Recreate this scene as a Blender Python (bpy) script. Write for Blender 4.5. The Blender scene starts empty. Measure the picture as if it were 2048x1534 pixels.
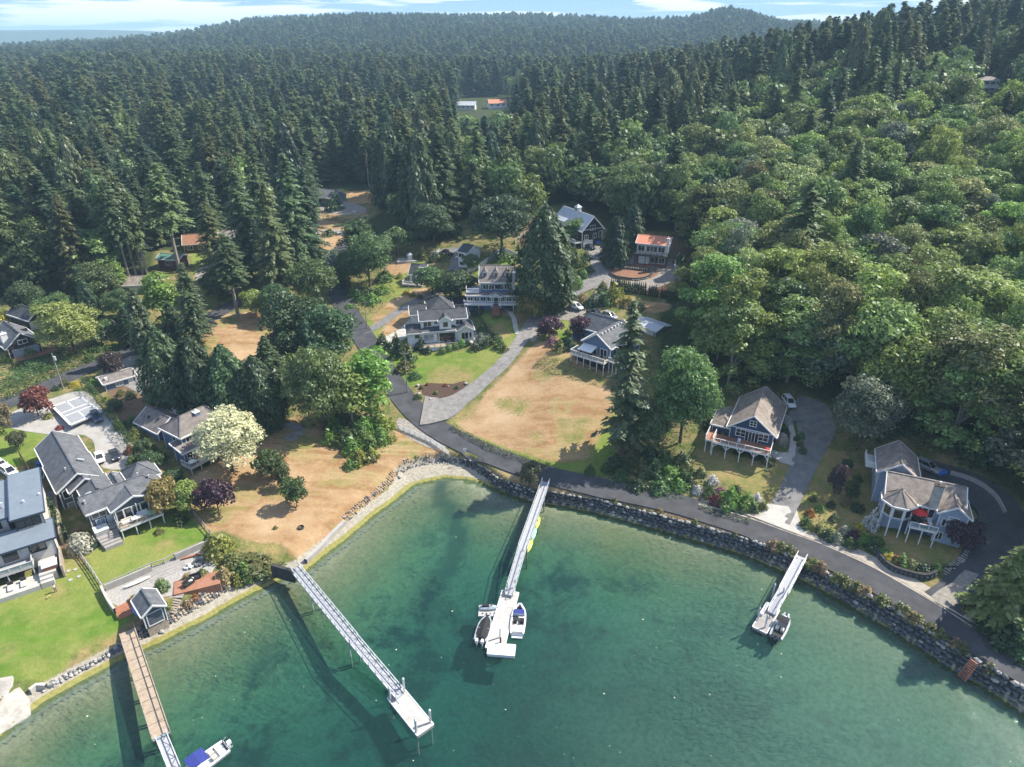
import bpy, bmesh, math, random
import numpy as np
from mathutils import Vector, Matrix
from mathutils.geometry import delaunay_2d_cdt
random.seed(7); rng=np.random.default_rng(11)
SC=bpy.context.scene; COL=SC.collection
# ---------------------------------------------------------------- camera
cam=bpy.data.objects.new('camera',bpy.data.cameras.new('camera')); COL.objects.link(cam)
cam.location=(0,0,85.0); cam.rotation_euler=(math.radians(63),0,0)
cam.data.sensor_width=36; cam.data.lens=23.99; cam.data.clip_start=1; cam.data.clip_end=60000
SC.camera=cam
# ---------------------------------------------------------------- sky and sun
SUN_AZ=math.radians(68); SUN_EL=math.radians(47)
W=bpy.data.worlds.new('World'); SC.world=W; W.use_nodes=True
nt=W.node_tree; nt.nodes.clear()
def N(t,ty,**k):
    n=t.nodes.new(ty)
    for a,b in k.items():
        if a.startswith('i_'):
            key=a[2:]; key=int(key) if key.isdigit() else key
            n.inputs[key].default_value=b
        else: setattr(n,a,b)
    return n
def L(t,a,b): t.links.new(a,b)
sky=N(nt,'ShaderNodeTexSky',sky_type='NISHITA',sun_disc=False,sun_elevation=SUN_EL,sun_rotation=SUN_AZ,altitude=80,air_density=1.0,dust_density=0.1,ozone_density=1.6)
tc=N(nt,'ShaderNodeTexCoord'); sep=N(nt,'ShaderNodeSeparateXYZ'); L(nt,tc.outputs['Generated'],sep.inputs[0])
mp=N(nt,'ShaderNodeMapping'); mp.inputs['Scale'].default_value=(3.6,3.6,52.0); mp.inputs['Location'].default_value=(1.35,0,2.1); L(nt,tc.outputs['Generated'],mp.inputs[0])
nz=N(nt,'ShaderNodeTexNoise'); nz.inputs['Scale'].default_value=1.35; nz.inputs['Detail'].default_value=6; nz.inputs['Roughness'].default_value=.52; L(nt,mp.outputs[0],nz.inputs['Vector'])
rp=N(nt,'ShaderNodeValToRGB'); rp.color_ramp.elements[0].position=.52; rp.color_ramp.elements[1].position=.585; L(nt,nz.outputs['Fac'],rp.inputs[0])
mx=N(nt,'ShaderNodeMix',data_type='RGBA'); L(nt,rp.outputs[0],mx.inputs[0]); gm=N(nt,'ShaderNodeGamma'); gm.inputs[1].default_value=.45; L(nt,sky.outputs[0],gm.inputs[0]); tn=N(nt,'ShaderNodeMix',data_type='RGBA',blend_type='MULTIPLY'); tn.inputs[0].default_value=1; L(nt,gm.outputs[0],tn.inputs[6]); tn.inputs[7].default_value=(.60,.93,1.52,1); L(nt,tn.outputs[2],mx.inputs[6]); mx.inputs[7].default_value=(4.1,4.25,4.45,1)
bg=N(nt,'ShaderNodeBackground'); bg.inputs['Strength'].default_value=.15; L(nt,mx.outputs[2],bg.inputs[0])
wo=N(nt,'ShaderNodeOutputWorld'); L(nt,bg.outputs[0],wo.inputs['Surface'])
sl=bpy.data.lights.new('sun','SUN'); sl.energy=4.7; sl.angle=math.radians(.53); sl.color=(1,.93,.80)
sun=bpy.data.objects.new('sun',sl); COL.objects.link(sun)
sdir=Vector((math.sin(SUN_AZ)*math.cos(SUN_EL),math.cos(SUN_AZ)*math.cos(SUN_EL),math.sin(SUN_EL)))
sun.rotation_euler=(-sdir).to_track_quat('-Z','Y').to_euler(); sun.location=(200,100,300)
vs=SC.view_settings; vs.view_transform='Standard'; vs.look='None'; vs.gamma=1; vs.use_curve_mapping=False; vs.exposure=1.08
cy=SC.cycles; cy.max_bounces=6; cy.diffuse_bounces=2; cy.glossy_bounces=2; cy.transmission_bounces=3; cy.transparent_max_bounces=8; cy.volume_bounces=0
cy.use_denoising=True; cy.caustics_reflective=False; cy.caustics_refractive=False
HAZE=0.00016
F=1365.0; PITCH=math.radians(27.0); CAMZ=85.0
CP,SP=math.cos(PITCH),math.sin(PITCH)
def ray(px,py):
    x=px-1024.0; v=py-767.0
    return np.array([x, F*CP-v*SP, -F*SP-v*CP])
def at(px,py,z=0.0):
    d=ray(px,py); t=(z-CAMZ)/d[2]
    return np.array([d[0]*t,d[1]*t,z])
def proj(p):
    X,Y,Z=p[0],p[1],p[2]-CAMZ
    f=Y*CP-Z*SP; u=Y*SP+Z*CP
    return 1024+F*X/f, 767-F*u/f, f
# ground control points: pixel x, pixel y, height
CTRL=[(1000,915,3.2),(1100,950,3.2),(1300,1005,3.2),(1500,1052,3.2),(1700,1132,3.2),(1892,1244,3.2),(2040,1330,3.3),
(920,880,3.4),(850,840,4.2),(790,770,6.2),(720,660,9),(690,600,11),(690,520,14.5),(650,475,16),
(20,800,8),(150,750,8.6),(250,710,9.2),(430,620,11),(480,595,12),
(600,1000,3.2),(700,930,3.2),(780,900,3.2),(560,860,5.5),(480,660,10),(620,740,7),(700,850,5),(520,1080,2.6),(760,960,2.6),
(300,1080,3.3),(300,1010,4.2),(110,1000,5.2),(250,880,6.3),(160,830,7.2),(40,860,6.8),(30,1080,4.4),(100,1200,2.9),(30,1300,2.3),(180,1280,2.3),(90,1370,1.6),(330,1200,2.6),(450,1130,2.5),
(40,700,11),(50,640,12.2),(210,780,8.5),(330,820,8),(370,900,6),
(1080,890,4.6),(1000,820,6),(1110,790,8.5),(1080,755,9.2),(1110,715,12),(1200,735,11.6),(1230,850,6),(1200,690,12.6),(1150,630,13.6),
(870,720,8),(880,660,10),(990,600,14),(1050,640,12),(1080,590,15),(1300,520,21),(1250,560,19),(1150,480,22),(1300,600,15),
(830,570,13.5),(900,530,16),(950,440,24),(760,420,20),(700,440,17.5),(640,430,17),
(1480,930,6),(1440,880,7.5),(1620,860,8.6),(1590,950,6.2),(1560,1020,4),(1670,990,5.2),(1820,1060,5.6),(1850,1110,5),(1850,980,7.2),(2000,1040,6.6),(1920,1180,4),(1980,1240,4.2),
(1650,790,13),(1900,860,14),(2040,900,15),(1400,640,17),(1330,760,10),
(0,560,16),(300,500,16),(280,570,14)]
WPTS=[(-230,330,22),(-120,380,19),(-350,450,28),(-200,560,24),(0,450,24),(0,620,28),(180,620,50),(120,420,40),(115,234,32),(128,178,23),(95,150,15),(175,400,60),(250,400,64),(300,300,62),(330,520,82),(230,250,52),
(190,150,36),(160,110,22),(300,120,60),(60,320,31),(90,280,30),(150,320,48),(-400,250,20),(-300,150,10),(-200,90,3),(-150,60,3),(-500,700,30),(-250,750,30),(100,780,36),(300,750,62),(600,700,85),(600,300,80),(600,50,50),(110,70,4),(200,60,12),(-400,50,5)]
cx=[];cz=[]
for px,py,z in CTRL:
    p=at(px,py,z); cx.append(p[:2]); cz.append(z)
for X,Y,z in WPTS: cx.append(np.array([X,Y],float)); cz.append(z)
cx=np.array(cx); cz=np.array(cz,float)
def _k(r2): return np.sqrt(r2+16.0)
_d=((cx[:,None]-cx[None])**2).sum(-1)
_n=len(cx)
_A=np.zeros((_n+3,_n+3)); _A[:_n,:_n]=_k(_d)-0.0+np.eye(_n)*-1.2
_A[:_n,_n]=1;_A[:_n,_n+1:]=cx/100;_A[_n,:_n]=1;_A[_n+1:,:_n]=(cx/100).T
_w=np.linalg.solve(_A,np.concatenate([cz,np.zeros(3)]))
def sstep(a,b,x):
    t=np.clip((x-a)/(b-a),0,1); return t*t*(3-2*t)
RA=np.array([-1.2,-.68,-.60,-.50,-.42,-.33,-.22,0,.1,.17,.22,.27,.30,.34,.6,1.2])
RZ=np.array([10,14,30,42,62,96,108,110,106,98,100,124,112,90,90,90.])
def hraw(X,Y):
    X=np.asarray(X,float);Y=np.asarray(Y,float); sh=X.shape; X=X.ravel();Y=Y.ravel()
    out=np.zeros(len(X))
    for i in range(0,len(X),20000):
        x=X[i:i+20000];y=Y[i:i+20000]
        r2=(x[:,None]-cx[:,0])**2+(y[:,None]-cx[:,1])**2
        out[i:i+20000]=_k(r2)@_w[:_n]+_w[_n]+_w[_n+1]*x/100+_w[_n+2]*y/100
    D=np.hypot(X,Y)
    fr=sstep(650,1000,D)
    if fr.max()>0:
        a=np.arctan2(X,np.maximum(Y,1))
        far=30+ (np.interp(a,RA,RZ)-30)*sstep(850,2300,D)+6*np.sin(X/130+1)*np.sin(Y/170)*sstep(700,1000,D)
        far=np.where(D>2500,far-sstep(2500,3200,D)*(far+5),far)
        out=out*(1-fr)+far*fr
    return out.reshape(sh)
SHORE=[(-60,1520),(0,1472),(40,1440),(90,1402),(150,1368),(240,1320),(320,1284),(400,1244),(480,1199),(540,1168),(575,1153),(606,1145),(645,1112),(695,1075),(745,1032),(793,997),(826,970),(890,956),(940,961),(976,972),(1025,990),(1060,1003),(1120,1012),(1200,1028),(1300,1055),(1400,1084),(1500,1114),(1600,1157),(1700,1210),(1800,1270),(1900,1336),(1980,1382),(2060,1434),(2200,1530)]
WALLPX=[(800,952),(845,936),(890,931),(935,939),(965,955),(1000,979),(1060,1000),(1120,1010),(1200,1026),(1300,1053),(1400,1082),(1500,1112),(1600,1155),(1700,1208),(1800,1268),(1900,1334),(1980,1380),(2060,1432),(2200,1528)]
shore=np.array([at(a,b,0)[:2] for a,b in SHORE])
WPOLY=np.vstack([[[-400,20]],[[-120,45]],shore,[[140,45],[400,10],[400,-300],[-400,-300]]])
def inside(P,X,Y):
    X=np.asarray(X,float);Y=np.asarray(Y,float); r=np.zeros(X.shape,bool); n=len(P)
    for i in range(n):
        x1,y1=P[i];x2,y2=P[(i+1)%n]
        if y1==y2: continue
        c=((y1>Y)!=(y2>Y))&(X<(x2-x1)*(Y-y1)/(y2-y1)+x1); r^=c
    return r
def pdist(P,X,Y,closed=True):
    X=np.asarray(X,float);Y=np.asarray(Y,float); d=np.full(X.shape,1e9); n=len(P)
    for i in range(n if closed else n-1):
        x1,y1=P[i];x2,y2=P[(i+1)%n]; dx,dy=x2-x1,y2-y1; L=dx*dx+dy*dy
        if L==0: continue
        t=np.clip(((X-x1)*dx+(Y-y1)*dy)/L,0,1)
        d=np.minimum(d,(X-x1-t*dx)**2+(Y-y1-t*dy)**2)
    return np.sqrt(d)
_wall=np.array([at(a,b,0)[:2] for a,b in WALLPX])
_ws=[k for k,(a,b) in enumerate(SHORE) if a<793][-1]
WPOLY2=np.vstack([[[-400,20]],[[-120,45]],shore[:_ws+1],_wall,[[140,45],[400,10],[400,-300],[-400,-300]]])
def land(X,Y):
    h=hraw(X,Y)
    X=np.asarray(X,float);Y=np.asarray(Y,float)
    near=(Y<330)&(np.abs(X)<400)
    if near.any():
        xs=X[near];ys=Y[near]
        sd=pdist(WPOLY,xs,ys); ins=inside(WPOLY,xs,ys); s2=pdist(WPOLY2,xs,ys); in2=inside(WPOLY2,xs,ys)
        wd=pdist(_wall,xs,ys,False)
        wall=wd<s2+0.3
        hh=h[near]
        beach=np.minimum(hh, 0.05+0.16*np.minimum(sd,2.6)+0.75*np.maximum(sd-2.6,0))
        wz=np.where(in2,np.minimum(hh,.05+.13*sd),np.minimum(hh,np.where(s2<.55,0.7,0.7+(s2-.55)*3.6)))
        z=np.where(wall,wz,beach)
        bed=-(0.05+0.10*sd); bed=np.maximum(bed,-4.5)
        z=np.where(ins,bed-np.where(wall,0.3,0),z)
        h=h.copy(); h[near]=z
    return h
def hz(x,y): return float(land(np.array([x]),np.array([y]))[0])
def on(px,py,dz=0.0):
    d=ray(px,py)
    t=60.0/np.linalg.norm(d); prev=t; step=4.0/np.linalg.norm(d)
    ts=t*np.power(1.012,np.arange(0,420))
    P=d[None]*ts[:,None]; P[:,2]+=CAMZ
    g=land(P[:,0],P[:,1])+dz
    below=np.where(P[:,2]<g)[0]
    if len(below)==0: return np.array([d[0]*ts[-1],d[1]*ts[-1],0])
    i=below[0]; lo,hi=ts[max(i-1,0)],ts[i]
    for _ in range(3):
        q=np.linspace(lo,hi,12); P=d[None]*q[:,None]; P[:,2]+=CAMZ
        b=np.where(P[:,2]<land(P[:,0],P[:,1])+dz)[0]
        j=b[0] if len(b) else 11
        lo,hi=q[max(j-1,0)],q[j]
    p=d*hi; p[2]=hz(p[0],p[1])
    return p
# ---------------------------------------------------------------- materials
MATS={}
def mat(name,col,rough=.8,var=.15,scale=3.0,bump=0,bscale=20,spec=.3,metal=0,col2=None,det=4,coord='Object'):
    m=bpy.data.materials.new(name); m.use_nodes=True; t=m.node_tree; b=t.nodes['Principled BSDF']
    b.inputs['Roughness'].default_value=rough; b.inputs['Specular IOR Level'].default_value=spec; b.inputs['Metallic'].default_value=metal
    tc=N(t,'ShaderNodeTexCoord')
    nz=N(t,'ShaderNodeTexNoise'); nz.inputs['Scale'].default_value=scale; nz.inputs['Detail'].default_value=det; nz.inputs['Roughness'].default_value=.65; L(t,tc.outputs[coord],nz.inputs['Vector'])
    c2=col2 or tuple(c*(1-var) for c in col); c1=tuple(min(1,c*(1+var)) for c in col) if not col2 else col
    r=N(t,'ShaderNodeValToRGB'); r.color_ramp.elements[0].position=.33; r.color_ramp.elements[1].position=.67
    r.color_ramp.elements[0].color=(*c2,1); r.color_ramp.elements[1].color=(*c1,1)
    L(t,nz.outputs['Fac'],r.inputs[0]); L(t,r.outputs[0],b.inputs['Base Color'])
    if bump:
        n2=N(t,'ShaderNodeTexNoise'); n2.inputs['Scale'].default_value=bscale; n2.inputs['Detail'].default_value=3; L(t,tc.outputs[coord],n2.inputs['Vector'])
        bm=N(t,'ShaderNodeBump'); bm.inputs['Strength'].default_value=bump; bm.inputs['Distance'].default_value=.05; L(t,n2.outputs['Fac'],bm.inputs['Height']); L(t,bm.outputs[0],b.inputs['Normal'])
    MATS[name]=m; return m
def streaks(name,axis,scale,depth,col=None):
    # thin parallel seams running along one local axis
    m=MATS[name]; t=m.node_tree; b=t.nodes['Principled BSDF']; tc=N(t,'ShaderNodeTexCoord')
    w=N(t,'ShaderNodeTexWave',wave_type='BANDS',bands_direction=axis); w.inputs['Scale'].default_value=scale; w.inputs['Distortion'].default_value=.0
    L(t,tc.outputs['Object'],w.inputs['Vector'])
    bm=N(t,'ShaderNodeBump'); bm.inputs['Strength'].default_value=depth; bm.inputs['Distance'].default_value=.06; L(t,w.outputs['Fac'],bm.inputs['Height']); L(t,bm.outputs[0],b.inputs['Normal'])
mat('white_paint',(.62,.62,.61),.55,.05); mat('white_wall',(.72,.73,.74),.6,.06,1.5); streaks('white_wall','Z',3.0,.25)
mat('navy_siding',(.035,.055,.11),.6,.12,1.5); streaks('navy_siding','Z',3.0,.3)
mat('blue_siding',(.10,.155,.245),.6,.12,1.5); streaks('blue_siding','Z',3.0,.3)
mat('pale_blue_siding',(.27,.33,.43),.6,.12,1.5); streaks('pale_blue_siding','Z',3.0,.3)
mat('slate_siding',(.075,.09,.115),.6,.12,1.5); streaks('slate_siding','Z',3.0,.3)
mat('grey_siding',(.24,.26,.29),.6,.12,1.5)
mat('dark_siding',(.035,.028,.026),.7,.2,1.5); mat('brown_siding',(.12,.055,.04),.7,.2,1.5)
mat('stucco',(.50,.48,.44),.8,.07,1.2); mat('cream_wall',(.62,.60,.53),.7,.07,1.2); mat('brick',(.20,.085,.06),.8,.3,9.0)
mat('grey_shingle',(.105,.110,.122),.85,.30,.9,.5,14); mat('taupe_shingle',(.21,.178,.155),.85,.30,.9,.5,14); mat('brown_grey_shingle',(.165,.145,.135),.85,.30,.9,.5,14)
mat('dark_shingle',(.06,.062,.07),.85,.30,.9,.5,14); mat('orange_roof',(.50,.20,.12),.8,.14,2.0,.5,10); mat('brown_roof',(.26,.13,.075),.85,.2,2.0,.4,10)
mat('blue_metal_roof',(.17,.205,.245),.42,.08,.6,0,0,.5); streaks('blue_metal_roof','Y',1.05,.9)
mat('pale_metal_roof',(.40,.43,.47),.4,.08,.6,0,0,.5); streaks('pale_metal_roof','X',.9,.7)
mat('green_metal_roof',(.10,.21,.17),.5,.2,1.0); streaks('green_metal_roof','X',.9,.7)
def glass(name,col):
    m=mat(name,col,.06,.25,.8,0,0,.8); return m
glass('window_glass',(.018,.022,.026)); glass('pale_glass',(.22,.27,.30)); glass('car_glass',(.012,.014,.018))
mat('asphalt',(.056,.057,.063),.9,.26,.35,.35,6.0); mat('old_asphalt',(.165,.16,.155),.9,.25,.5,.35,6.0); mat('concrete',(.32,.305,.285),.85,.12,.6,.2,5); mat('pale_concrete',(.40,.385,.355),.85,.12,.7,.2,5)
mat('gravel',(.235,.215,.19),.95,.25,1.6,.5,12); mat('shoulder_gravel',(.34,.30,.25),.95,.22,1.2,.5,12); mat('grey_dust',(.205,.195,.185),.95,.25,.8,.4,9)
mat('old_ramp',(.33,.31,.275),.9,.3,.5,.3,6); mat('paving',(.30,.285,.27),.85,.25,3.5,.3,8); mat('line_paint',(.62,.62,.62),.7,.08,2.0); mat('court_grey',(.25,.26,.28),.8,.07,.7)
mat('deck_wood',(.36,.285,.21),.75,.18,1.5); streaks('deck_wood','X',3.4,.5)
mat('red_deck',(.30,.145,.09),.75,.15,1.5); streaks('red_deck','X',3.4,.4)
mat('grey_deck',(.30,.28,.265),.8,.15,1.5); streaks('grey_deck','X',3.4,.5)
mat('stain_concrete',(.36,.34,.31),.9,.3,.8,.3,5); mat('old_timber',(.30,.25,.20),.85,.25,2.0); mat('grey_timber',(.33,.32,.31),.85,.2,2.0); mat('dark_timber',(.06,.05,.04),.85,.3,2.0)
mat('aluminium',(.55,.56,.58),.38,.08,1.0,0,0,.5,.35); mat('grating',(.33,.34,.36),.6,.15,6.0); mat('float_deck',(.44,.42,.40),.75,.16,1.2); streaks('float_deck','X',2.6,.6); mat('white_plastic',(.66,.66,.66),.35,.03)
mat('rock',(.085,.092,.102),.9,.45,1.4,.8,5.0); mat('pale_rock',(.33,.32,.30),.9,.3,1.6,.7,5.0); mat('dark_rock',(.045,.045,.045),.95,.4,2.0,.5,6)  # last one: dark mortar colour behind wall stones, also abutment and ash
mat('brown_rock',(.30,.25,.20),.9,.3,2.0,.7,6.0)
mat('bark',(.10,.075,.055),.95,.35,3.0,.6,9.0); mat('pale_bark',(.26,.23,.20),.95,.3,3.0,.5,9.0)
mat('mulch',(.075,.045,.032),.95,.4,3.5,.6,12); mat('bark_mulch',(.20,.105,.065),.95,.3,2.5,.6,12)
mat('car_white',(.72,.72,.73),.22,.02,.5,0,0,.6); mat('car_dark',(.018,.022,.030),.2,.1,.5,0,0,.7); mat('car_silver',(.36,.38,.40),.28,.04,.5,0,0,.6,.4); mat('car_red',(.45,.03,.04),.25,.05,.5,0,0,.6); mat('car_blue',(.03,.045,.085),.2,.1,.5,0,0,.7)
mat('tyre',(.015,.015,.016),.9,.2); mat('hub',(.35,.36,.37),.35,.1,3,0,0,.5,.6); mat('lamp_lens',(.6,.6,.58),.15,.02); mat('tail_lens',(.35,.02,.02),.2,.02)
mat('navy_canvas',(.028,.040,.20),.8,.12,2.0); mat('black_canvas',(.022,.022,.024),.85,.2,2.0,.3,3); mat('cream_vinyl',(.58,.54,.47),.5,.08); mat('black_rubber',(.02,.02,.021),.6,.2); mat('hull_grey',(.30,.34,.37),.4,.08)
mat('red_fabric',(.50,.035,.03),.8,.1); mat('blue_tarp',(.03,.13,.48),.6,.2); mat('lime',(.55,.62,.12),.45,.06); mat('mint',(.30,.58,.40),.45,.06); mat('teal_plastic',(.06,.24,.52),.45,.06)
mat('steel_tub',(.62,.62,.6),.5,.08); mat('skin',(.42,.26,.19),.6,.05); mat('hair',(.05,.03,.02),.8,.2); mat('jeans',(.08,.09,.12),.8,.1); mat('shirt',(.5,.48,.46),.8,.1); mat('dog_fur',(.46,.32,.16),.9,.2); mat('redwood',(.30,.13,.08),.75,.15)
mat('terracotta',(.36,.15,.09),.8,.15); mat('wire',(.02,.02,.02),.6,.1)
def foliage_material():
    m=bpy.data.materials.new('foliage'); m.use_nodes=True; t=m.node_tree; t.nodes.clear()
    oi=N(t,'ShaderNodeObjectInfo'); tc=N(t,'ShaderNodeTexCoord')
    geo=N(t,'ShaderNodeNewGeometry')
    n=N(t,'ShaderNodeTexNoise'); n.inputs['Scale'].default_value=.55; n.inputs['Detail'].default_value=5; n.inputs['Roughness'].default_value=.7; L(t,tc.outputs['Object'],n.inputs['Vector'])
    mr=N(t,'ShaderNodeMapRange'); mr.inputs[1].default_value=.3; mr.inputs[2].default_value=.7; mr.inputs[3].default_value=.62; mr.inputs[4].default_value=1.42; L(t,n.outputs['Fac'],mr.inputs[0])
    # per leaf and per tree variation
    mr2=N(t,'ShaderNodeMapRange'); mr2.inputs[3].default_value=.72; mr2.inputs[4].default_value=1.3; L(t,geo.outputs['Random Per Island'],mr2.inputs[0])
    mr3=N(t,'ShaderNodeMapRange'); mr3.inputs[3].default_value=.78; mr3.inputs[4].default_value=1.24; L(t,oi.outputs['Random'],mr3.inputs[0])
    a=N(t,'ShaderNodeMath',operation='MULTIPLY'); L(t,mr.outputs[0],a.inputs[0]); L(t,mr2.outputs[0],a.inputs[1])
    b=N(t,'ShaderNodeMath',operation='MULTIPLY'); L(t,a.outputs[0],b.inputs[0]); L(t,mr3.outputs[0],b.inputs[1])
    h=N(t,'ShaderNodeHueSaturation'); h.inputs['Saturation'].default_value=1.0; L(t,oi.outputs['Color'],h.inputs['Color']); L(t,b.outputs[0],h.inputs['Value'])
    mh=N(t,'ShaderNodeMapRange'); mh.inputs[3].default_value=.482; mh.inputs[4].default_value=.518; L(t,oi.outputs['Random'],mh.inputs[0]); L(t,mh.outputs[0],h.inputs['Hue'])
    d=N(t,'ShaderNodeBsdfDiffuse'); L(t,h.outputs[0],d.inputs[0])
    tr=N(t,'ShaderNodeBsdfTranslucent'); L(t,h.outputs[0],tr.inputs[0])
    g=N(t,'ShaderNodeBsdfGlossy'); g.inputs['Roughness'].default_value=.5; g.inputs['Color'].default_value=(.8,.85,.9,1)
    s=N(t,'ShaderNodeMixShader'); s.inputs[0].default_value=.42; L(t,d.outputs[0],s.inputs[1]); L(t,tr.outputs[0],s.inputs[2])
    s2=N(t,'ShaderNodeMixShader'); s2.inputs[0].default_value=.035; L(t,s.outputs[0],s2.inputs[1]); L(t,g.outputs[0],s2.inputs[2])
    o=N(t,'ShaderNodeOutputMaterial'); L(t,s2.outputs[0],o.inputs[0]); return m
FOL=foliage_material(); MATS['foliage']=FOL

# ---------------------------------------------------------------- object helpers
def tag(o,label=None,cat=None,group=None,kind=None):
    if label: o['label']=label
    if cat: o['category']=cat
    if group: o['group']=group
    if kind: o['kind']=kind
    return o
def empty(name,loc,rz=0,label=None,cat=None,group=None):
    o=bpy.data.objects.new(name,None); o.empty_display_size=.5; COL.objects.link(o); o.location=loc; o.rotation_euler=(0,0,rz)
    return tag(o,label,cat,group)
def link(name,me,parent=None,loc=(0,0,0),rz=0):
    o=bpy.data.objects.new(name,me); COL.objects.link(o); o.location=loc; o.rotation_euler=(0,0,rz)
    if parent: o.parent=parent
    return o
def npmesh(name,V,Fq,mats,mi=None,smooth=False):
    V=np.asarray(V,np.float32); Fq=np.asarray(Fq,np.int32); me=bpy.data.meshes.new(name)
    me.vertices.add(len(V)); me.vertices.foreach_set('co',V.ravel())
    k=Fq.shape[1]; me.loops.add(Fq.size); me.loops.foreach_set('vertex_index',Fq.ravel())
    me.polygons.add(len(Fq)); me.polygons.foreach_set('loop_start',np.arange(0,Fq.size,k,dtype=np.int32)); me.polygons.foreach_set('loop_total',np.full(len(Fq),k,np.int32))
    for m in mats: me.materials.append(MATS[m] if isinstance(m,str) else m)
    if mi is not None: me.polygons.foreach_set('material_index',np.asarray(mi,np.int32))
    me.polygons.foreach_set('use_smooth',np.full(len(Fq),smooth,bool))
    me.update(calc_edges=True); return me
class MB:
    def __init__(s): s.v=[]; s.f=[]; s.m=[]
    def add(s,vs,fs,m=0):
        o=len(s.v); s.v+= [tuple(map(float,q)) for q in vs]; s.f+=[tuple(i+o for i in f) for f in fs]; s.m+=[m]*len(fs); return s
    def box(s,x0,x1,y0,y1,z0,z1,m=0):
        return s.add([(x0,y0,z0),(x1,y0,z0),(x1,y1,z0),(x0,y1,z0),(x0,y0,z1),(x1,y0,z1),(x1,y1,z1),(x0,y1,z1)],[(0,3,2,1),(4,5,6,7),(0,1,5,4),(1,2,6,5),(2,3,7,6),(3,0,4,7)],m)
    def bar(s,p,q,w,h=None,m=0):
        p=Vector(p);q=Vector(q);d=q-p
        if d.length<1e-6: return s
        h=h or w; d.normalize(); up=Vector((0,0,1)) if abs(d.z)<.95 else Vector((1,0,0)); a=d.cross(up).normalized()*w/2; b=a.cross(d).normalized()*h/2
        vs=[p-a-b,p+a-b,p+a+b,p-a+b,q-a-b,q+a-b,q+a+b,q-a+b]
        return s.add(vs,[(0,1,2,3),(7,6,5,4),(0,4,5,1),(1,5,6,2),(2,6,7,3),(3,7,4,0)],m)
    def tube(s,p,q,r,r2=None,n=8,m=0,cap=True):
        p=Vector(p);q=Vector(q);d=(q-p).normalized(); r2=r if r2 is None else r2
        up=Vector((0,0,1)) if abs(d.z)<.95 else Vector((1,0,0)); a=d.cross(up).normalized(); b=a.cross(d)
        vs=[];
        for c,rr in ((p,r),(q,r2)):
            for i in range(n):
                t=2*math.pi*i/n; vs.append(c+a*math.cos(t)*rr+b*math.sin(t)*rr)
        fs=[(i,(i+1)%n,n+(i+1)%n,n+i) for i in range(n)]
        if cap: fs+=[tuple(range(n-1,-1,-1)),tuple(range(n,2*n))]
        return s.add(vs,fs,m)
    def prism(s,poly,z0,z1,m=0,mt=None):
        n=len(poly); vs=[(x,y,z0) for x,y in poly]+[(x,y,z1) for x,y in poly]
        a=sum(poly[i][0]*poly[(i+1)%n][1]-poly[(i+1)%n][0]*poly[i][1] for i in range(n))
        if a<0: vs=[(x,y,z0) for x,y in poly[::-1]]+[(x,y,z1) for x,y in poly[::-1]]
        s.add(vs,[tuple(range(n-1,-1,-1))]+[(i,(i+1)%n,n+(i+1)%n,n+i) for i in range(n)],m)
        return s.add(vs[n:],[tuple(range(n))],m if mt is None else mt)
    def loft(s,rings,m=0,cap=True,closed=True):
        n=len(rings[0]); vs=[p for r in rings for p in r]; fs=[]
        for k in range(len(rings)-1):
            for i in range(n if closed else n-1):
                j=(i+1)%n; fs.append((k*n+i,k*n+j,(k+1)*n+j,(k+1)*n+i))
        if cap and closed: fs+=[tuple(range(n-1,-1,-1)),tuple((len(rings)-1)*n+i for i in range(n))]
        return s.add(vs,fs,m)
    def ball(s,c,rx,ry,rz,m=0,n=8,k=5):
        rings=[]
        for j in range(k+1):
            t=-math.pi/2+math.pi*j/k; cr=max(math.cos(t),.02)
            rings.append([(c[0]+rx*cr*math.cos(2*math.pi*i/n),c[1]+ry*cr*math.sin(2*math.pi*i/n),c[2]+rz*math.sin(t)) for i in range(n)])
        return s.loft(rings,m)
    def mesh(s,name,mats,smooth=False):
        me=bpy.data.meshes.new(name); me.from_pydata(s.v,[],s.f)
        for m in mats: me.materials.append(MATS[m])
        if len(mats)>1: me.polygons.foreach_set('material_index',s.m)
        if smooth: me.polygons.foreach_set('use_smooth',[True]*len(s.f))
        me.update(); return me
    def build(s,name,mats,parent=None,loc=(0,0,0),rz=0,smooth=False):
        if isinstance(mats,str): mats=[mats]
        return link(name,s.mesh(name,mats,smooth),parent,loc,rz)
def dup(o,loc=None,rz=None,label=None):
    c=o.copy(); COL.objects.link(c)
    if loc is not None: c.location=loc
    if rz is not None: c.rotation_euler=(0,0,rz)
    if label: c['label']=label
    for k in o.children:
        d=k.copy(); COL.objects.link(d); d.parent=c
        for g in k.children:
            e=g.copy(); COL.objects.link(e); e.parent=d
    return c
ORD=['leftmost','second from the left','third from the left','fourth from the left','fifth from the left','sixth from the left','seventh from the left','eighth from the left','ninth from the left','tenth from the left','eleventh from the left','twelfth from the left']
def ORD2(i,n): return 'leftmost' if i==0 else 'rightmost' if i==n-1 else ['second','third','fourth','fifth','sixth','seventh','eighth','ninth','tenth','eleventh','twelfth'][min(i-1,10)]+' from left' if i<12 else '%dth from left'%(i+1) if i<n-2 else 'next to rightmost'
def ordn(i,n): return 'the '+('rightmost' if i==n-1 and n>1 else ORD[i] if i<12 else '%dth from the left'%(i+1))

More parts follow.
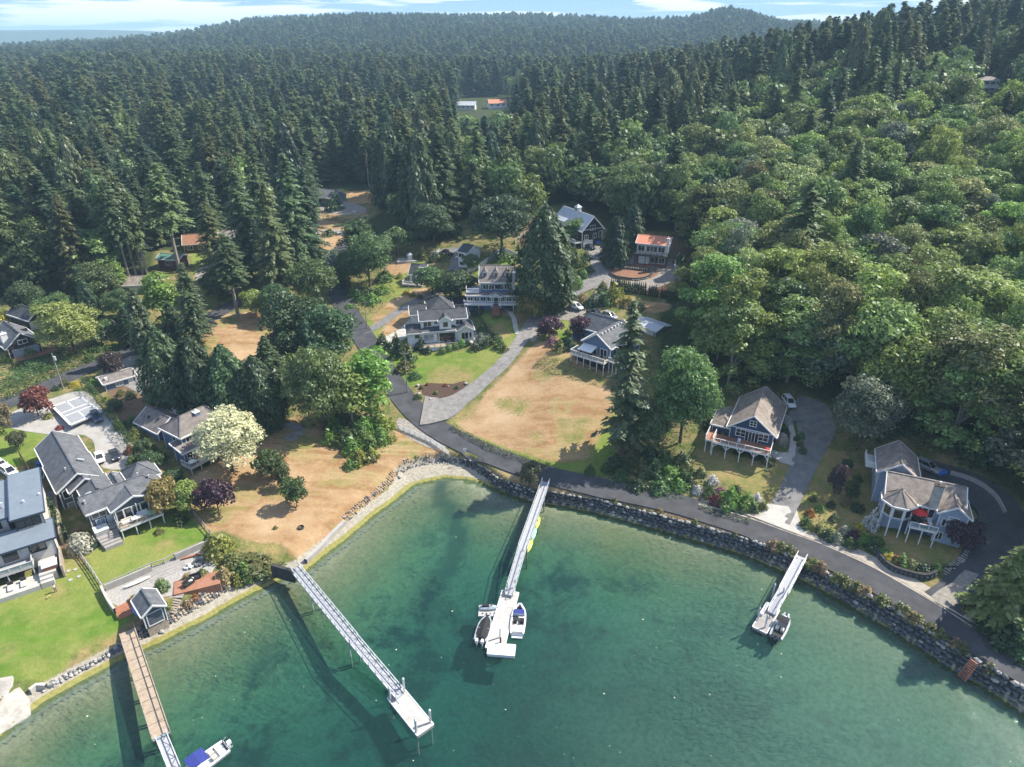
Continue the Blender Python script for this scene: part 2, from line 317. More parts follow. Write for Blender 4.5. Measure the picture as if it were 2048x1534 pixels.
# ---------------------------------------------------------------- terrain
def catmull(P,step=1.5,closed=False):
    P=np.asarray(P,float); n=len(P); out=[]
    for i in range(n if closed else n-1):
        if closed: a,b,c,d=P[i-1],P[i],P[(i+1)%n],P[(i+2)%n]
        else: a,b,c,d=P[max(i-1,0)],P[i],P[i+1],P[min(i+2,n-1)]
        k=max(1,int(np.linalg.norm(c-b)/step))
        for t in np.arange(k)/k: out.append(.5*((2*b)+(c-a)*t+(2*a-5*b+4*c-d)*t*t+(3*b-a-3*c+d)*t**3))
    if not closed: out.append(P[-1])
    return np.array(out)
def opoly(pts,smooth=True):
    P=np.array([on(*p)[:2] for p in pts]); return catmull(P,2.0,True) if smooth else P
DRY=[opoly(p) for p in [
 [(560,850),(600,832),(650,850),(690,900),(720,935),(800,855),(850,880),(900,905),(950,935),(900,928),(850,932),(800,950),(745,1005),(690,1045),(640,1092),(610,1122),(575,1130),(560,1105),(480,1090),(455,1060),(420,1065),(385,1030),(380,960),(420,930),(520,890)],
 [(395,665),(440,628),(545,630),(560,670),(530,700),(500,730),(430,700)],
 [(1070,690),(1110,685),(1225,730),(1240,800),(1245,880),(1200,918),(1120,925),(1040,905),(960,875),(895,845),(930,815),(1000,760)],
 [(1110,1000),(1000,962),(955,935),(985,928),(1060,958),(1160,982),(1300,1012),(1450,1046),(1600,1096),(1750,1165),(1900,1255),(2060,1365),(2060,1410),(1900,1305),(1720,1190),(1560,1118),(1400,1066),(1250,1020)],
 [(640,440),(700,450),(690,480),(640,500)],[(680,385),(770,378),(775,400),(690,405)],[(648,420),(730,425),(725,440),(645,438)],
 [(860,820),(880,800),(870,790)],[(1195,590),(1330,605),(1320,625),(1190,600)],
 [(775,525),(820,520),(815,545),(770,550)],[(745,635),(775,605),(850,575),(860,590),(800,610),(760,650)],
 [(760,665),(800,625),(850,610),(840,640),(790,670)]]]
GREEN=[opoly(p) for p in [
 [(165,1100),(200,1072),(260,1058),(330,1030),(385,1025),(430,1070),(400,1095),(300,1135),(207,1175)],
 [(-30,1190),(60,1150),(130,1125),(150,1100),(205,1175),(258,1243),(235,1285),(150,1325),(95,1365),(-30,1345)],
 [(0,850),(60,855),(100,872),(80,920),(30,930),(-20,920)],
 [(745,700),(800,690),(850,702),(900,705),(960,690),(1000,655),(1040,650),(1040,690),(1000,745),(930,800),(890,795),(850,770),(800,770),(770,740)],
 [(920,600),(960,610),(1000,630),(1040,655),(1038,692),(1000,690),(960,640),(920,615)],
 [(672,568),(700,580),(720,615),(735,640),(790,655),(760,690),(720,660),(690,615)],
 [(800,520),(850,525),(840,560),(790,600),(720,600),(760,560)],[(970,510),(1030,505),(1040,525),(980,535),(950,550)],
 [(1110,650),(1135,640),(1150,660),(1130,685),(1115,670)],[(380,480),(440,470),(450,570),(410,600)],
 [(1240,880),(1210,925),(1180,925),(1225,830)],[(900,845),(940,875),(1000,900),(1100,935),(1210,950),(1230,930),(1110,915),(1000,880),(920,840)]]]
MIX=[opoly(p) for p in [
 [(1390,870),(1430,860),(1440,900),(1560,925),(1595,935),(1560,1000),(1480,975),(1400,930)],
 [(1640,900),(1680,900),(1740,960),(1740,1050),(1700,1080),(1600,1050),(1610,1000)],
 [(1750,1060),(1850,1075),(1940,1095),(1900,1125),(1800,1120),(1740,1090)],
 [(700,580),(770,560),(840,580),(760,640),(720,620)],[(1080,720),(1230,740),(1225,770),(1110,750)],
 [(840,790),(890,740),(950,740),(930,790),(880,800)],[(1090,690),(1250,740),(1240,690),(1150,670)]]]
SOIL=[opoly(p) for p in [
 [(840,770),(905,765),(930,760),(945,775),(900,795),(860,800),(840,790)],
 [(1330,560),(1360,545),(1350,580),(1300,588)],[(1180,600),(1240,590),(1250,605),(1190,612)],
 [(100,1080),(120,1000),(90,960),(130,1050),(145,1100)],[(215,780),(260,770),(290,800),(275,850),(245,850)],[(1340,470),(1390,475),(1380,520),(1350,520)],[(1040,480),(1070,430),(1090,440),(1060,490)]]]
CLEAR=[(0,598),(110,600),(200,585),(215,560),(300,552),(310,500),(360,500),(385,470),(430,470),(500,455),(630,475),(635,430),(612,385),(660,366),(720,368),(785,375),(775,420),(735,440),(735,465),(800,480),(880,480),(895,450),(950,434),(1000,438),(1040,470),(1100,412),(1150,402),(1200,440),(1215,485),(1262,462),(1350,462),(1392,495),(1362,560),(1320,620),(1318,720),(1328,800),(1400,850),(1436,775),(1590,765),(1640,800),(1760,850),(1850,866),(1960,945),(2048,1010),(2300,1200),(2300,1700),(-300,1700),(-300,598)]
CLEARP=np.array(CLEAR,float)
clearw=np.array([on(*p)[:2] for p in CLEAR if 0<=p[0]<=2048 and p[1]<1100]+[[260,60],[260,-60],[-300,-60],[-300,150]])
def mask(polys,X,Y,soft):
    r=np.zeros(X.shape)
    for P in polys:
        lo=P.min(0)-soft-1; hi=P.max(0)+soft+1; s=(X>lo[0])&(X<hi[0])&(Y>lo[1])&(Y<hi[1])
        if not s.any(): continue
        x=X[s];y=Y[s]; d=pdist(P,x,y); d=np.where(inside(P,x,y),d,-d); r[s]=np.maximum(r[s],np.clip(.5+d/(2*soft),0,1))
    return r
HOLE=[opoly(q) for q in [[(1072,724),(1100,712),(1150,728),(1215,752),(1230,775),(1170,768),(1105,748)],[(985,800),(1020,793),(1065,808),(1040,832),(1000,822)],[(1148,848),(1165,842),(1172,870),(1150,874)],[(1055,868),(1082,862),(1088,886),(1060,890)],[(1205,840),(1245,800),(1250,890),(1195,918),(1165,918)],[(900,845),(930,815),(960,800),(945,835)],[(520,972),(560,965),(590,980),(560,1000),(525,995)],[(575,878),(640,868),(645,890),(585,900)],[(480,1085),(560,1090),(575,1125),(500,1100)],[(430,640),(470,630),(480,645),(440,655)]]]
GHOLE=[opoly(q) for q in [[(852,742),(900,732),(950,742),(938,785),(885,795),(850,772)],[(90,1165),(130,1160),(140,1195),(105,1205)],[(0,1290),(30,1285),(40,1310),(0,1325)],[(140,1300),(200,1265),(240,1270),(160,1320)],[(128,1120),(150,1112),(165,1135),(140,1140)],[(300,1085),(350,1070),(360,1090),(310,1105)],[(975,650),(1010,640),(1030,670),(990,680)],[(715,600),(740,590),(760,610),(735,625)]]]
def ground_material():
    m=bpy.data.materials.new('ground'); m.use_nodes=True; t=m.node_tree; b=t.nodes['Principled BSDF']; b.inputs['Roughness'].default_value=.95; b.inputs['Specular IOR Level'].default_value=.1
    geo=N(t,'ShaderNodeNewGeometry'); at1=N(t,'ShaderNodeAttribute',attribute_name='zone'); at2=N(t,'ShaderNodeAttribute',attribute_name='zone2')
    s1=N(t,'ShaderNodeSeparateColor'); L(t,at1.outputs['Color'],s1.inputs[0]); s2=N(t,'ShaderNodeSeparateColor'); L(t,at2.outputs['Color'],s2.inputs[0])
    def noise(sc,det=5,rough=.6,vec=None):
        n=N(t,'ShaderNodeTexNoise'); n.inputs['Scale'].default_value=sc; n.inputs['Detail'].default_value=det; n.inputs['Roughness'].default_value=rough; L(t,vec or geo.outputs['Position'],n.inputs['Vector']); return n.outputs['Fac']
    def ramp(f,stops):
        r=N(t,'ShaderNodeValToRGB'); L(t,f,r.inputs[0]); e=r.color_ramp.elements
        while len(e)<len(stops): e.new(.5)
        for i,(p,c) in enumerate(stops): e[i].position=p; e[i].color=(*c,1)
        return r.outputs[0]
    def mixc(f,a,bb):
        x=N(t,'ShaderNodeMix',data_type='RGBA'); L(t,f,x.inputs[0]); L(t,a,x.inputs[6]); L(t,bb,x.inputs[7]); return x.outputs[2]
    def edge(f,nf,amt=.55,soft=.16):
        a=N(t,'ShaderNodeMath',operation='MULTIPLY_ADD'); L(t,nf,a.inputs[0]); a.inputs[1].default_value=amt; L(t,f,a.inputs[2])
        r=N(t,'ShaderNodeMapRange'); r.inputs[1].default_value=.5+amt/2-soft; r.inputs[2].default_value=.5+amt/2+soft; L(t,a.outputs[0],r.inputs[0]); return r.outputs[0]
    big=noise(.07,6,.6); med=noise(.35,6,.7); fine=noise(1.6,5,.75); vfine=noise(6,3,.7)
    mm=N(t,'ShaderNodeMapping'); mm.inputs['Scale'].default_value=(.10,.5,.3); mm.inputs['Rotation'].default_value=(0,0,.6); L(t,geo.outputs['Position'],mm.inputs[0]); mow=noise(1.0,4,.6,mm.outputs[0])
    dryA=ramp(med,[(.25,(.185,.11,.052)),(.5,(.32,.21,.112)),(.75,(.44,.32,.20))]); dryB=ramp(big,[(.37,(.105,.135,.030)),(.43,(.22,.185,.065)),(.475,(.20,.105,.048)),(.525,(.28,.178,.088)),(.60,(.37,.258,.15)),(.68,(.45,.335,.21))])
    x=N(t,'ShaderNodeMix',data_type='RGBA'); x.inputs[0].default_value=.74; L(t,dryA,x.inputs[6]); L(t,dryB,x.inputs[7]); dry=x.outputs[2]
    dry=mixc(ramp(mow,[(.40,(0,0,0)),(.60,(.55,.55,.55))]),dry,ramp(fine,[(.3,(.29,.185,.098)),(.7,(.46,.335,.21))]))
    grn=mixc(ramp(big,[(.42,(0,0,0)),(.60,(1,1,1))]),ramp(med,[(.3,(.065,.135,.016)),(.7,(.125,.205,.030))]),ramp(fine,[(.3,(.13,.175,.035)),(.7,(.24,.235,.07))]))
    grn=mixc(ramp(mow,[(.42,(0,0,0)),(.58,(.45,.45,.45))]),grn,ramp(med,[(.35,(.10,.15,.03)),(.65,(.25,.235,.085))]))
    mixg=mixc(ramp(med,[(.4,(0,0,0)),(.6,(1,1,1))]),ramp(fine,[(.3,(.13,.145,.04)),(.7,(.20,.20,.065))]),ramp(fine,[(.3,(.21,.165,.065)),(.7,(.32,.235,.115))]))
    soil=ramp(fine,[(.3,(.085,.055,.036)),(.7,(.20,.135,.085))])
    rough=mixc(ramp(med,[(.42,(0,0,0)),(.6,(1,1,1))]),ramp(fine,[(.3,(.055,.085,.022)),(.7,(.12,.145,.04))]),ramp(fine,[(.3,(.16,.135,.06)),(.7,(.27,.20,.105))]))
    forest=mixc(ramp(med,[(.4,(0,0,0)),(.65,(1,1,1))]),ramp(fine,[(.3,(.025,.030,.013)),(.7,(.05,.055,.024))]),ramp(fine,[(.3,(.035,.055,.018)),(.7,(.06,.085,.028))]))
    sand=ramp(fine,[(.25,(.16,.14,.105)),(.5,(.30,.275,.225)),(.75,(.42,.395,.34))])
    weed=ramp(fine,[(.3,(.15,.15,.035)),(.7,(.30,.27,.10))])
    sand=mixc(edge(s2.outputs[1],med,.8,.12),sand,weed)
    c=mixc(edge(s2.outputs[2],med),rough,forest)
    c=mixc(edge(at1.outputs['Alpha'],fine,.4),c,soil)
    c=mixc(edge(s1.outputs[2],fine),c,mixg); c=mixc(edge(s1.outputs[1],fine,.5),c,grn); c=mixc(edge(s1.outputs[0],fine,.5),c,dry); c=mixc(edge(s2.outputs[0],fine,.3),c,sand)
    L(t,c,b.inputs['Base Color'])
    bm=N(t,'ShaderNodeBump'); bm.inputs['Strength'].default_value=.7; bm.inputs['Distance'].default_value=.18; L(t,fine,bm.inputs['Height'])
    b2=N(t,'ShaderNodeBump'); b2.inputs['Strength'].default_value=.5; b2.inputs['Distance'].default_value=.06; L(t,vfine,b2.inputs['Height']); L(t,bm.outputs[0],b2.inputs['Normal']); L(t,b2.outputs[0],b.inputs['Normal'])
    MATS['ground']=m
ground_material()
def grid_mesh(name,xs,ys,matname,near):
    X,Y=np.meshgrid(xs,ys); Z=land(X,Y); nx,ny=len(xs),len(ys); V=np.stack([X,Y,Z],-1).reshape(-1,3)
    i=np.arange(nx*ny).reshape(ny,nx); Fq=np.stack([i[:-1,:-1],i[:-1,1:],i[1:,1:],i[1:,:-1]],-1).reshape(-1,4)
    return V,Fq
def terrain():
    x=np.arange(-170,200.1,.55); y=np.arange(48,330.1,.55)
    V,Fq=grid_mesh('g',x,y,'ground',True); X,Y=V[:,0],V[:,1]
    # drop the faces lying wholly under deep water; the seabed is a mesh of its own
    sd=pdist(WPOLY,X,Y); ins=inside(WPOLY,X,Y); out=ins&(sd>1.2)
    keep=~out[Fq].all(1); Fq=Fq[keep]
    used=np.unique(Fq); rem=np.full(len(V),-1); rem[used]=np.arange(len(used)); V=V[used]; Fq=rem[Fq]; X,Y=V[:,0],V[:,1]
    sd=pdist(WPOLY,X,Y); ins=inside(WPOLY,X,Y); wd=pdist(_wall,X,Y,False); s2=pdist(WPOLY2,X,Y); in2=inside(WPOLY2,X,Y)
    z1=np.zeros((len(V),4)); z2=np.zeros((len(V),4)); z2[:,3]=1
    hl=mask(HOLE,X,Y,3.0); gh=mask(GHOLE,X,Y,2.5); z1[:,0]=mask(DRY,X,Y,1.9)-.85*hl; z1[:,1]=mask(GREEN,X,Y,1.2)-.75*gh; z1[:,2]=np.maximum(np.maximum(mask(MIX,X,Y,1.8),hl),gh); z1[:,3]=mask(SOIL,X,Y,.8)
    wall=wd<s2+.3
    z2[:,0]=np.where(ins|in2,1,np.where(wall,np.clip(1.4-s2,0,1),np.clip(3.4-sd,0,1))); z2[:,1]=np.where(ins,np.clip(1-sd/1.5,0,1),np.clip(1.25-sd/1.3,0,1)*np.where(wall&~in2,.25,1))
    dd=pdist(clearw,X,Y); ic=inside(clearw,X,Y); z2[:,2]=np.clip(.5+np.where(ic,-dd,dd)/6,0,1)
    me=npmesh('ground',V,Fq,['ground'],smooth=True)
    for nm,a in (('zone',z1),('zone2',z2)):
        at_=me.color_attributes.new(nm,'FLOAT_COLOR','POINT'); at_.data.foreach_set('color',a.astype(np.float32).ravel())
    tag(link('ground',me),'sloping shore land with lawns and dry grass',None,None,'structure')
    # the hills beyond: polar rings out to the far side of the bay
    r=np.concatenate([np.arange(0,400,8),np.arange(400,1000,14),np.arange(1000,3300,34),np.arange(3300,8300,300)])
    rings=[]; th=np.radians(np.arange(-62,62.1,.62))
    V=[];n=len(th)
    X=np.outer(r,np.sin(th)); Y=np.outer(r,np.cos(th)); Z=land(X,Y)
    a=np.arctan2(X,np.maximum(Y,1)); D=np.hypot(X,Y)
    hill=(112+14*np.sin(a*9+1.0)+8*np.sin(a*23))*sstep(4600,6500,D)*(1-.4*sstep(7000,8300,D))
    Z=np.where(D>3300,np.maximum(Z,2)+hill,Z)
    inn=(X>-169)&(X<199)&(Y>49)&(Y<329)
    wat=(Y<=49)&(np.abs(X)<380)
    V=np.stack([X,Y,Z],-1).reshape(-1,3); i=np.arange(len(r)*n).reshape(len(r),n); Fq=np.stack([i[:-1,:-1],i[:-1,1:],i[1:,1:],i[1:,:-1]],-1).reshape(-1,4)
    bad=(inn|wat).ravel(); Fq=Fq[~bad[Fq].all(1)]
    used=np.unique(Fq); rem=np.full(len(V),-1); rem[used]=np.arange(len(used)); V=V[used]; Fq=rem[Fq]
    X,Y=V[:,0],V[:,1]; under=(X>-170)&(X<200)&(Y>48)&(Y<330); V[under,2]-=1.5
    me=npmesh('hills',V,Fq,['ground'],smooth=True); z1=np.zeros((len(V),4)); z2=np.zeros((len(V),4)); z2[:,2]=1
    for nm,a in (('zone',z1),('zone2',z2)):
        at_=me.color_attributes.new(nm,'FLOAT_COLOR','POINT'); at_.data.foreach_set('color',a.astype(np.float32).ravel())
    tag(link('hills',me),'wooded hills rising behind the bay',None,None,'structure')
terrain()
# ---------------------------------------------------------------- seabed and water
def seabed():
    m=bpy.data.materials.new('seabed'); m.use_nodes=True; t=m.node_tree; b=t.nodes['Principled BSDF']; b.inputs['Roughness'].default_value=1; b.inputs['Specular IOR Level'].default_value=0
    geo=N(t,'ShaderNodeNewGeometry'); at1=N(t,'ShaderNodeAttribute',attribute_name='depth'); s=N(t,'ShaderNodeSeparateColor'); L(t,at1.outputs['Color'],s.inputs[0])
    def noise(sc,det=5,rough=.6,dist=0):
        n=N(t,'ShaderNodeTexNoise'); n.inputs['Scale'].default_value=sc; n.inputs['Detail'].default_value=det; n.inputs['Roughness'].default_value=rough; n.inputs['Distortion'].default_value=dist; L(t,geo.outputs['Position'],n.inputs['Vector']); return n.outputs['Fac']
    def ramp(f,stops):
        r=N(t,'ShaderNodeValToRGB'); L(t,f,r.inputs[0]); e=r.color_ramp.elements
        while len(e)<len(stops): e.new(.5)
        for i,(p,c) in enumerate(stops): e[i].position=p; e[i].color=(*c,1)
        return r.outputs[0]
    big=noise(.05,6,.65,.3); med=noise(.11,8,.72,.15); fine=noise(1.4,5,.75)
    a=N(t,'ShaderNodeMath',operation='MULTIPLY_ADD'); L(t,big,a.inputs[0]); a.inputs[1].default_value=.30; L(t,s.outputs[0],a.inputs[2])
    a2=N(t,'ShaderNodeMath',operation='ADD'); L(t,a.outputs[0],a2.inputs[0]); a2.inputs[1].default_value=-.15
    # bands of the bottom from the beach outwards: shingle, weedy sand, sand under green water, silt and eelgrass
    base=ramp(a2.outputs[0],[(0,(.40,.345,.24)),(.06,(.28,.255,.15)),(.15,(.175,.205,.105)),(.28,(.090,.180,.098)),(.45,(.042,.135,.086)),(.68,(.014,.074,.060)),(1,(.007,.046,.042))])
    weed=ramp(med,[(.48,(0,0,0)),(.60,(1,1,1))])
    w=N(t,'ShaderNodeMath',operation='MULTIPLY'); L(t,weed,w.inputs[0]); L(t,s.outputs[1],w.inputs[1]); aa=N(t,'ShaderNodeMath',operation='MULTIPLY'); L(t,at1.outputs['Alpha'],aa.inputs[0]); L(t,ramp(fine,[(.2,(.45,.45,.45)),(.6,(1,1,1))]),aa.inputs[1]); w0=w; w=N(t,'ShaderNodeMath',operation='MAXIMUM'); L(t,w0.outputs[0],w.inputs[0]); L(t,aa.outputs[0],w.inputs[1])
    x=N(t,'ShaderNodeMix',data_type='RGBA'); L(t,w.outputs[0],x.inputs[0]); L(t,base,x.inputs[6]); x.inputs[7].default_value=(.007,.030,.030,1)
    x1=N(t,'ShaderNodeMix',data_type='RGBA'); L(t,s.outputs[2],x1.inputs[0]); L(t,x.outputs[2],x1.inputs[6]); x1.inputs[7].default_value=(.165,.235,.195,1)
    h=N(t,'ShaderNodeMix',data_type='RGBA',blend_type='MULTIPLY'); h.inputs[0].default_value=.8; L(t,x1.outputs[2],h.inputs[6]); L(t,ramp(fine,[(.3,(.6,.6,.6)),(.6,(1.15,1.15,1.15))]),h.inputs[7]); L(t,h.outputs[2],b.inputs['Base Color'])
    MATS['seabed']=m
    xs=np.arange(-125,150,1.3); ys=np.arange(12,150,1.3)
    X,Y=np.meshgrid(xs,ys); ins=inside(WPOLY,X,Y); sd=pdist(WPOLY,X,Y); sd=np.where(ins,sd,-sd)
    wd=pdist(_wall,X,Y,False)
    Z=np.where(sd>0,-(.05+.10*np.minimum(sd,40)),-.05+ .0*sd); Z=np.where(sd>0,Z-.12,-1.2-.2*np.minimum(-sd,3))
    V=np.stack([X,Y,Z],-1).reshape(-1,3); i=np.arange(X.size).reshape(X.shape); Fq=np.stack([i[:-1,:-1],i[:-1,1:],i[1:,1:],i[1:,:-1]],-1).reshape(-1,4)
    ok=(sd>-4).ravel()[Fq].any(1); Fq=Fq[ok]
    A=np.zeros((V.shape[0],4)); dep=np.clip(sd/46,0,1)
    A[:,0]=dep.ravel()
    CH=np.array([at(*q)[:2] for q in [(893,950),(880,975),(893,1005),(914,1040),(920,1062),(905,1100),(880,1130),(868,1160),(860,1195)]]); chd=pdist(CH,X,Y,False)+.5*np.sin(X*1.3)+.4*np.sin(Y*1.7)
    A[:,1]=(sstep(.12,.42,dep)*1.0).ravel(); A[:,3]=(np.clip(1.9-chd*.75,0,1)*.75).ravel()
    # bottom painted paler to the right: shallow sand plus the sky's silvery reflection
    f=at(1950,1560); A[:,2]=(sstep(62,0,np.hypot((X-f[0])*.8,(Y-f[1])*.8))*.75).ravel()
    used=np.unique(Fq); rem=np.full(len(V),-1); rem[used]=np.arange(len(used))
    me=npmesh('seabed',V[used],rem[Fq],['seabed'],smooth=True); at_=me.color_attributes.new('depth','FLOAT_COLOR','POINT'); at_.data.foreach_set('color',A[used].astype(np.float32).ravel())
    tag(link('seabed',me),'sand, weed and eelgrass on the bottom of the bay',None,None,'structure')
    m=bpy.data.materials.new('water'); m.use_nodes=True; t=m.node_tree; t.nodes.clear()
    geo=N(t,'ShaderNodeNewGeometry')
    mm=N(t,'ShaderNodeMapping'); mm.inputs['Scale'].default_value=(.55,1.3,1); mm.inputs['Rotation'].default_value=(0,0,-.35); L(t,geo.outputs['Position'],mm.inputs[0])
    n1=N(t,'ShaderNodeTexNoise'); n1.inputs['Scale'].default_value=1.5; n1.inputs['Detail'].default_value=4; n1.inputs['Roughness'].default_value=.6; n1.inputs['Distortion'].default_value=.5; L(t,mm.outputs[0],n1.inputs['Vector'])
    n2=N(t,'ShaderNodeTexNoise'); n2.inputs['Scale'].default_value=.22; n2.inputs['Detail'].default_value=3; L(t,mm.outputs[0],n2.inputs['Vector'])
    ad=N(t,'ShaderNodeMath',operation='MULTIPLY_ADD'); L(t,n2.outputs['Fac'],ad.inputs[0]); ad.inputs[1].default_value=1.2; L(t,n1.outputs['Fac'],ad.inputs[2])
    bm=N(t,'ShaderNodeBump'); bm.inputs['Strength'].default_value=.6; bm.inputs['Distance'].default_value=.17; L(t,ad.outputs[0],bm.inputs['Height'])
    n3=N(t,'ShaderNodeTexNoise'); n3.inputs['Scale'].default_value=.045; n3.inputs['Detail'].default_value=3; L(t,geo.outputs['Position'],n3.inputs['Vector']); r3=N(t,'ShaderNodeMapRange'); r3.inputs[1].default_value=.38; r3.inputs[2].default_value=.62; r3.inputs[3].default_value=.12; r3.inputs[4].default_value=.95; L(t,n3.outputs['Fac'],r3.inputs[0]); L(t,r3.outputs[0],bm.inputs['Strength']); fr=N(t,'ShaderNodeFresnel'); fr.inputs['IOR'].default_value=1.34; L(t,bm.outputs[0],fr.inputs['Normal'])
    tp=N(t,'ShaderNodeBsdfTransparent'); tp.inputs[0].default_value=(.86,.95,.92,1)
    df=N(t,'ShaderNodeBsdfDiffuse'); df.inputs[0].default_value=(.020,.082,.062,1)
    ms=N(t,'ShaderNodeMixShader'); ms.inputs[0].default_value=.24; L(t,tp.outputs[0],ms.inputs[1]); L(t,df.outputs[0],ms.inputs[2])
    gl=N(t,'ShaderNodeBsdfGlossy'); gl.inputs['Roughness'].default_value=.03; gl.inputs['Color'].default_value=(.8,.86,.9,1); L(t,bm.outputs[0],gl.inputs['Normal'])
    m2=N(t,'ShaderNodeMixShader'); L(t,fr.outputs[0],m2.inputs[0]); L(t,ms.outputs[0],m2.inputs[1]); L(t,gl.outputs[0],m2.inputs[2])
    o=N(t,'ShaderNodeOutputMaterial'); L(t,m2.outputs[0],o.inputs[0]); MATS['water']=m
    P=[tuple(p) for p in WPOLY]
    # waterline reaches a little under the beach and the wall stones
    n=len(P); A=np.array(P); Q=[]
    for i in range(n):
        a,b,c=A[i-1],A[i],A[(i+1)%n]; d=(c-a)/np.linalg.norm(c-a); Q.append(b+np.array([-d[1],d[0]])*-.5 if False else b)
    # grow the outline by testing which side is land
    Q2=[]
    for i in range(n):
        a,b,c=A[i-1],A[i],A[(i+1)%n]; d=(c-a)/np.linalg.norm(c-a); nn=np.array([-d[1],d[0]]); p=b+nn*.6
        if inside(A,np.array([b[0]+nn[0]*.3]),np.array([b[1]+nn[1]*.3]))[0]: p=b-nn*.6
        Q2.append((p[0],p[1],0))
    me=bpy.data.meshes.new('water'); bmm=bmesh.new(); vs_=[bmm.verts.new(q) for q in Q2]; es=[bmm.edges.new((vs_[i],vs_[(i+1)%n])) for i in range(n)]
    bmesh.ops.triangle_fill(bmm,use_beauty=True,use_dissolve=False,edges=es); bmesh.ops.recalc_face_normals(bmm,faces=bmm.faces)
    if sum(f.normal.z for f in bmm.faces)<0: bmesh.ops.reverse_faces(bmm,faces=bmm.faces)
    bmm.to_mesh(me); bmm.free(); me.materials.append(m); tag(link('water',me),'clear green bay water with light ripples',None,None,'structure')
seabed()
# ---------------------------------------------------------------- roads, drives, paved areas
def strip(name,px,width,m,dz=.06,label=None,world=None,kind='structure'):
    P=np.array([on(*p)[:2] for p in px]) if world is None else world
    C=catmull(P,1.6); T=np.gradient(C,axis=0); T/=np.linalg.norm(T,axis=1)[:,None]; Nn=np.stack([-T[:,1],T[:,0]],1)
    k=5; V=[];
    w=np.full(len(C),float(width)) if np.isscalar(width) else np.interp(np.linspace(0,1,len(C)),np.linspace(0,1,len(width)),width)
    for j in range(k):
        q=C+Nn*(w*(j/(k-1)-.5))[:,None]; V.append(q)
    V=np.stack(V,1); z=land(V[...,0],V[...,1])
    # even out across the width so the carriageway lies flat, never under the ground
    z=.5*z+.5*z.mean(1,keepdims=True); z=np.maximum(z,land(V[...,0],V[...,1]))
    V3=np.concatenate([V,z[...,None]+dz],-1).reshape(-1,3); n=len(C); i=np.arange(n*k).reshape(n,k); Fq=np.stack([i[:-1,:-1],i[1:,:-1],i[1:,1:],i[:-1,1:]],-1).reshape(-1,4)[:,::-1]
    e=np.concatenate([i[:,0],i[::-1,k-1]]); nb=len(e); V4=V3[e].copy(); V4[:,2]-=dz+.25; b=len(V3)+np.arange(nb); sk=np.stack([e,np.roll(e,-1),np.roll(b,-1),b],-1)
    me=npmesh(name,np.concatenate([V3,V4]),np.concatenate([Fq,sk]),[m],smooth=False); return tag(link(name,me),label,None,None,kind)
def sheet(name,px,m,dz=.05,label=None,smooth=True,step=1.8,flat=None,kind='structure',world=None):
    B=(opoly(px,smooth) if world is None else world)
    if not smooth:
        R=[]
        for i in range(len(B)):
            a,b=B[i],B[(i+1)%len(B)]; k=max(1,int(np.linalg.norm(b-a)/step)); R+= [a+(b-a)*t for t in np.arange(k)/k]
        B=np.array(R)
    lo,hi=B.min(0),B.max(0); gx,gy=np.meshgrid(np.arange(lo[0],hi[0],step),np.arange(lo[1],hi[1],step)); gx=gx.ravel()+.01;gy=gy.ravel()
    ok=inside(B,gx,gy)&(pdist(B,gx,gy)>step*.4); pts=[Vector(p) for p in B]+[Vector(p) for p in np.stack([gx[ok],gy[ok]],1)]
    nb=len(B); r=delaunay_2d_cdt(pts,[(i,(i+1)%nb) for i in range(nb)],[list(range(nb))],1,1e-4)
    V=np.array([(p[0],p[1]) for p in r[0]]); z=land(V[:,0],V[:,1])+dz
    if flat is not None: z=np.maximum(z*0+flat,z) if flat>0 else z
    me=bpy.data.meshes.new(name); me.from_pydata(np.c_[V,z].tolist(),[],[tuple(f) for f in r[2]]); me.materials.append(MATS[m]); me.update()
    return tag(link(name,me),label,None,None,kind)
ROADPX=[(2230,1478),(2060,1348),(1955,1285),(1892,1246),(1845,1219),(1740,1156),(1650,1113),(1590,1090),(1500,1055),(1430,1032),(1350,1008),(1250,986),(1150,965),(1080,947),(1000,918),(940,893),(880,862),(832,825),(797,783),(767,737),(737,690),(711,650),(691,615),(677,580),(666,550),(662,527),(676,505),(703,484),(730,466)]
strip('road',ROADPX,[5.7]*12+[6.0]*6+[6.4]*10,'asphalt',.10,'dark asphalt lane curving along the shore and up the valley')
strip('road',[(-60,840),(0,812),(60,786),(150,748),(215,721),(270,697),(330,673),(410,640),(440,624),(475,606),(530,585),(600,558),(655,540)],5.6,'asphalt',.06,'dark asphalt side road climbing past the left houses')
strip('road_shoulder',[(2060,1306),(1962,1252),(1884,1202),(1806,1157),(1740,1121),(1650,1081),(1590,1060),(1500,1028),(1400,1001)],2.6,'shoulder_gravel',.03,'pale gravel verge on the landward edge of the lane')
sheet('road_shoulder',[(798,835),(830,850),(870,877),(905,900),(895,912),(850,893),(797,860)],'gravel',.04,'grey gravel wedge between the white fence and the lane')
strip('driveway',[(845,822),(885,818),(930,792),(975,755),(1008,725),(1036,690),(1052,665),(1072,637),(1108,606),(1150,583),(1185,563),(1200,540),(1194,510),(1188,493)],[12,5.5,4.2,4,4,4,4,4.4,5,6,6,5,5],'grey_dust',.10,'grey lane from the shore road up to the upper houses')
sheet('driveway',[(1185,575),(1195,552),(1225,530),(1262,512),(1345,517),(1356,540),(1345,562),(1300,580),(1240,583)],'gravel',.035,'pale gravel turning circle before the orange roofed house')
sheet('driveway',[(1058,668),(1085,632),(1120,615),(1165,617),(1240,643),(1235,655),(1160,645),(1125,640),(1085,655),(1068,685)],'gravel',.04,'pale gravel parking beside the grey gabled house')
strip('driveway',[(722,664),(755,652),(798,622),(850,594),(890,580),(930,565)],3.2,'old_asphalt',.05,'narrow grey track to the small dormer cottage')
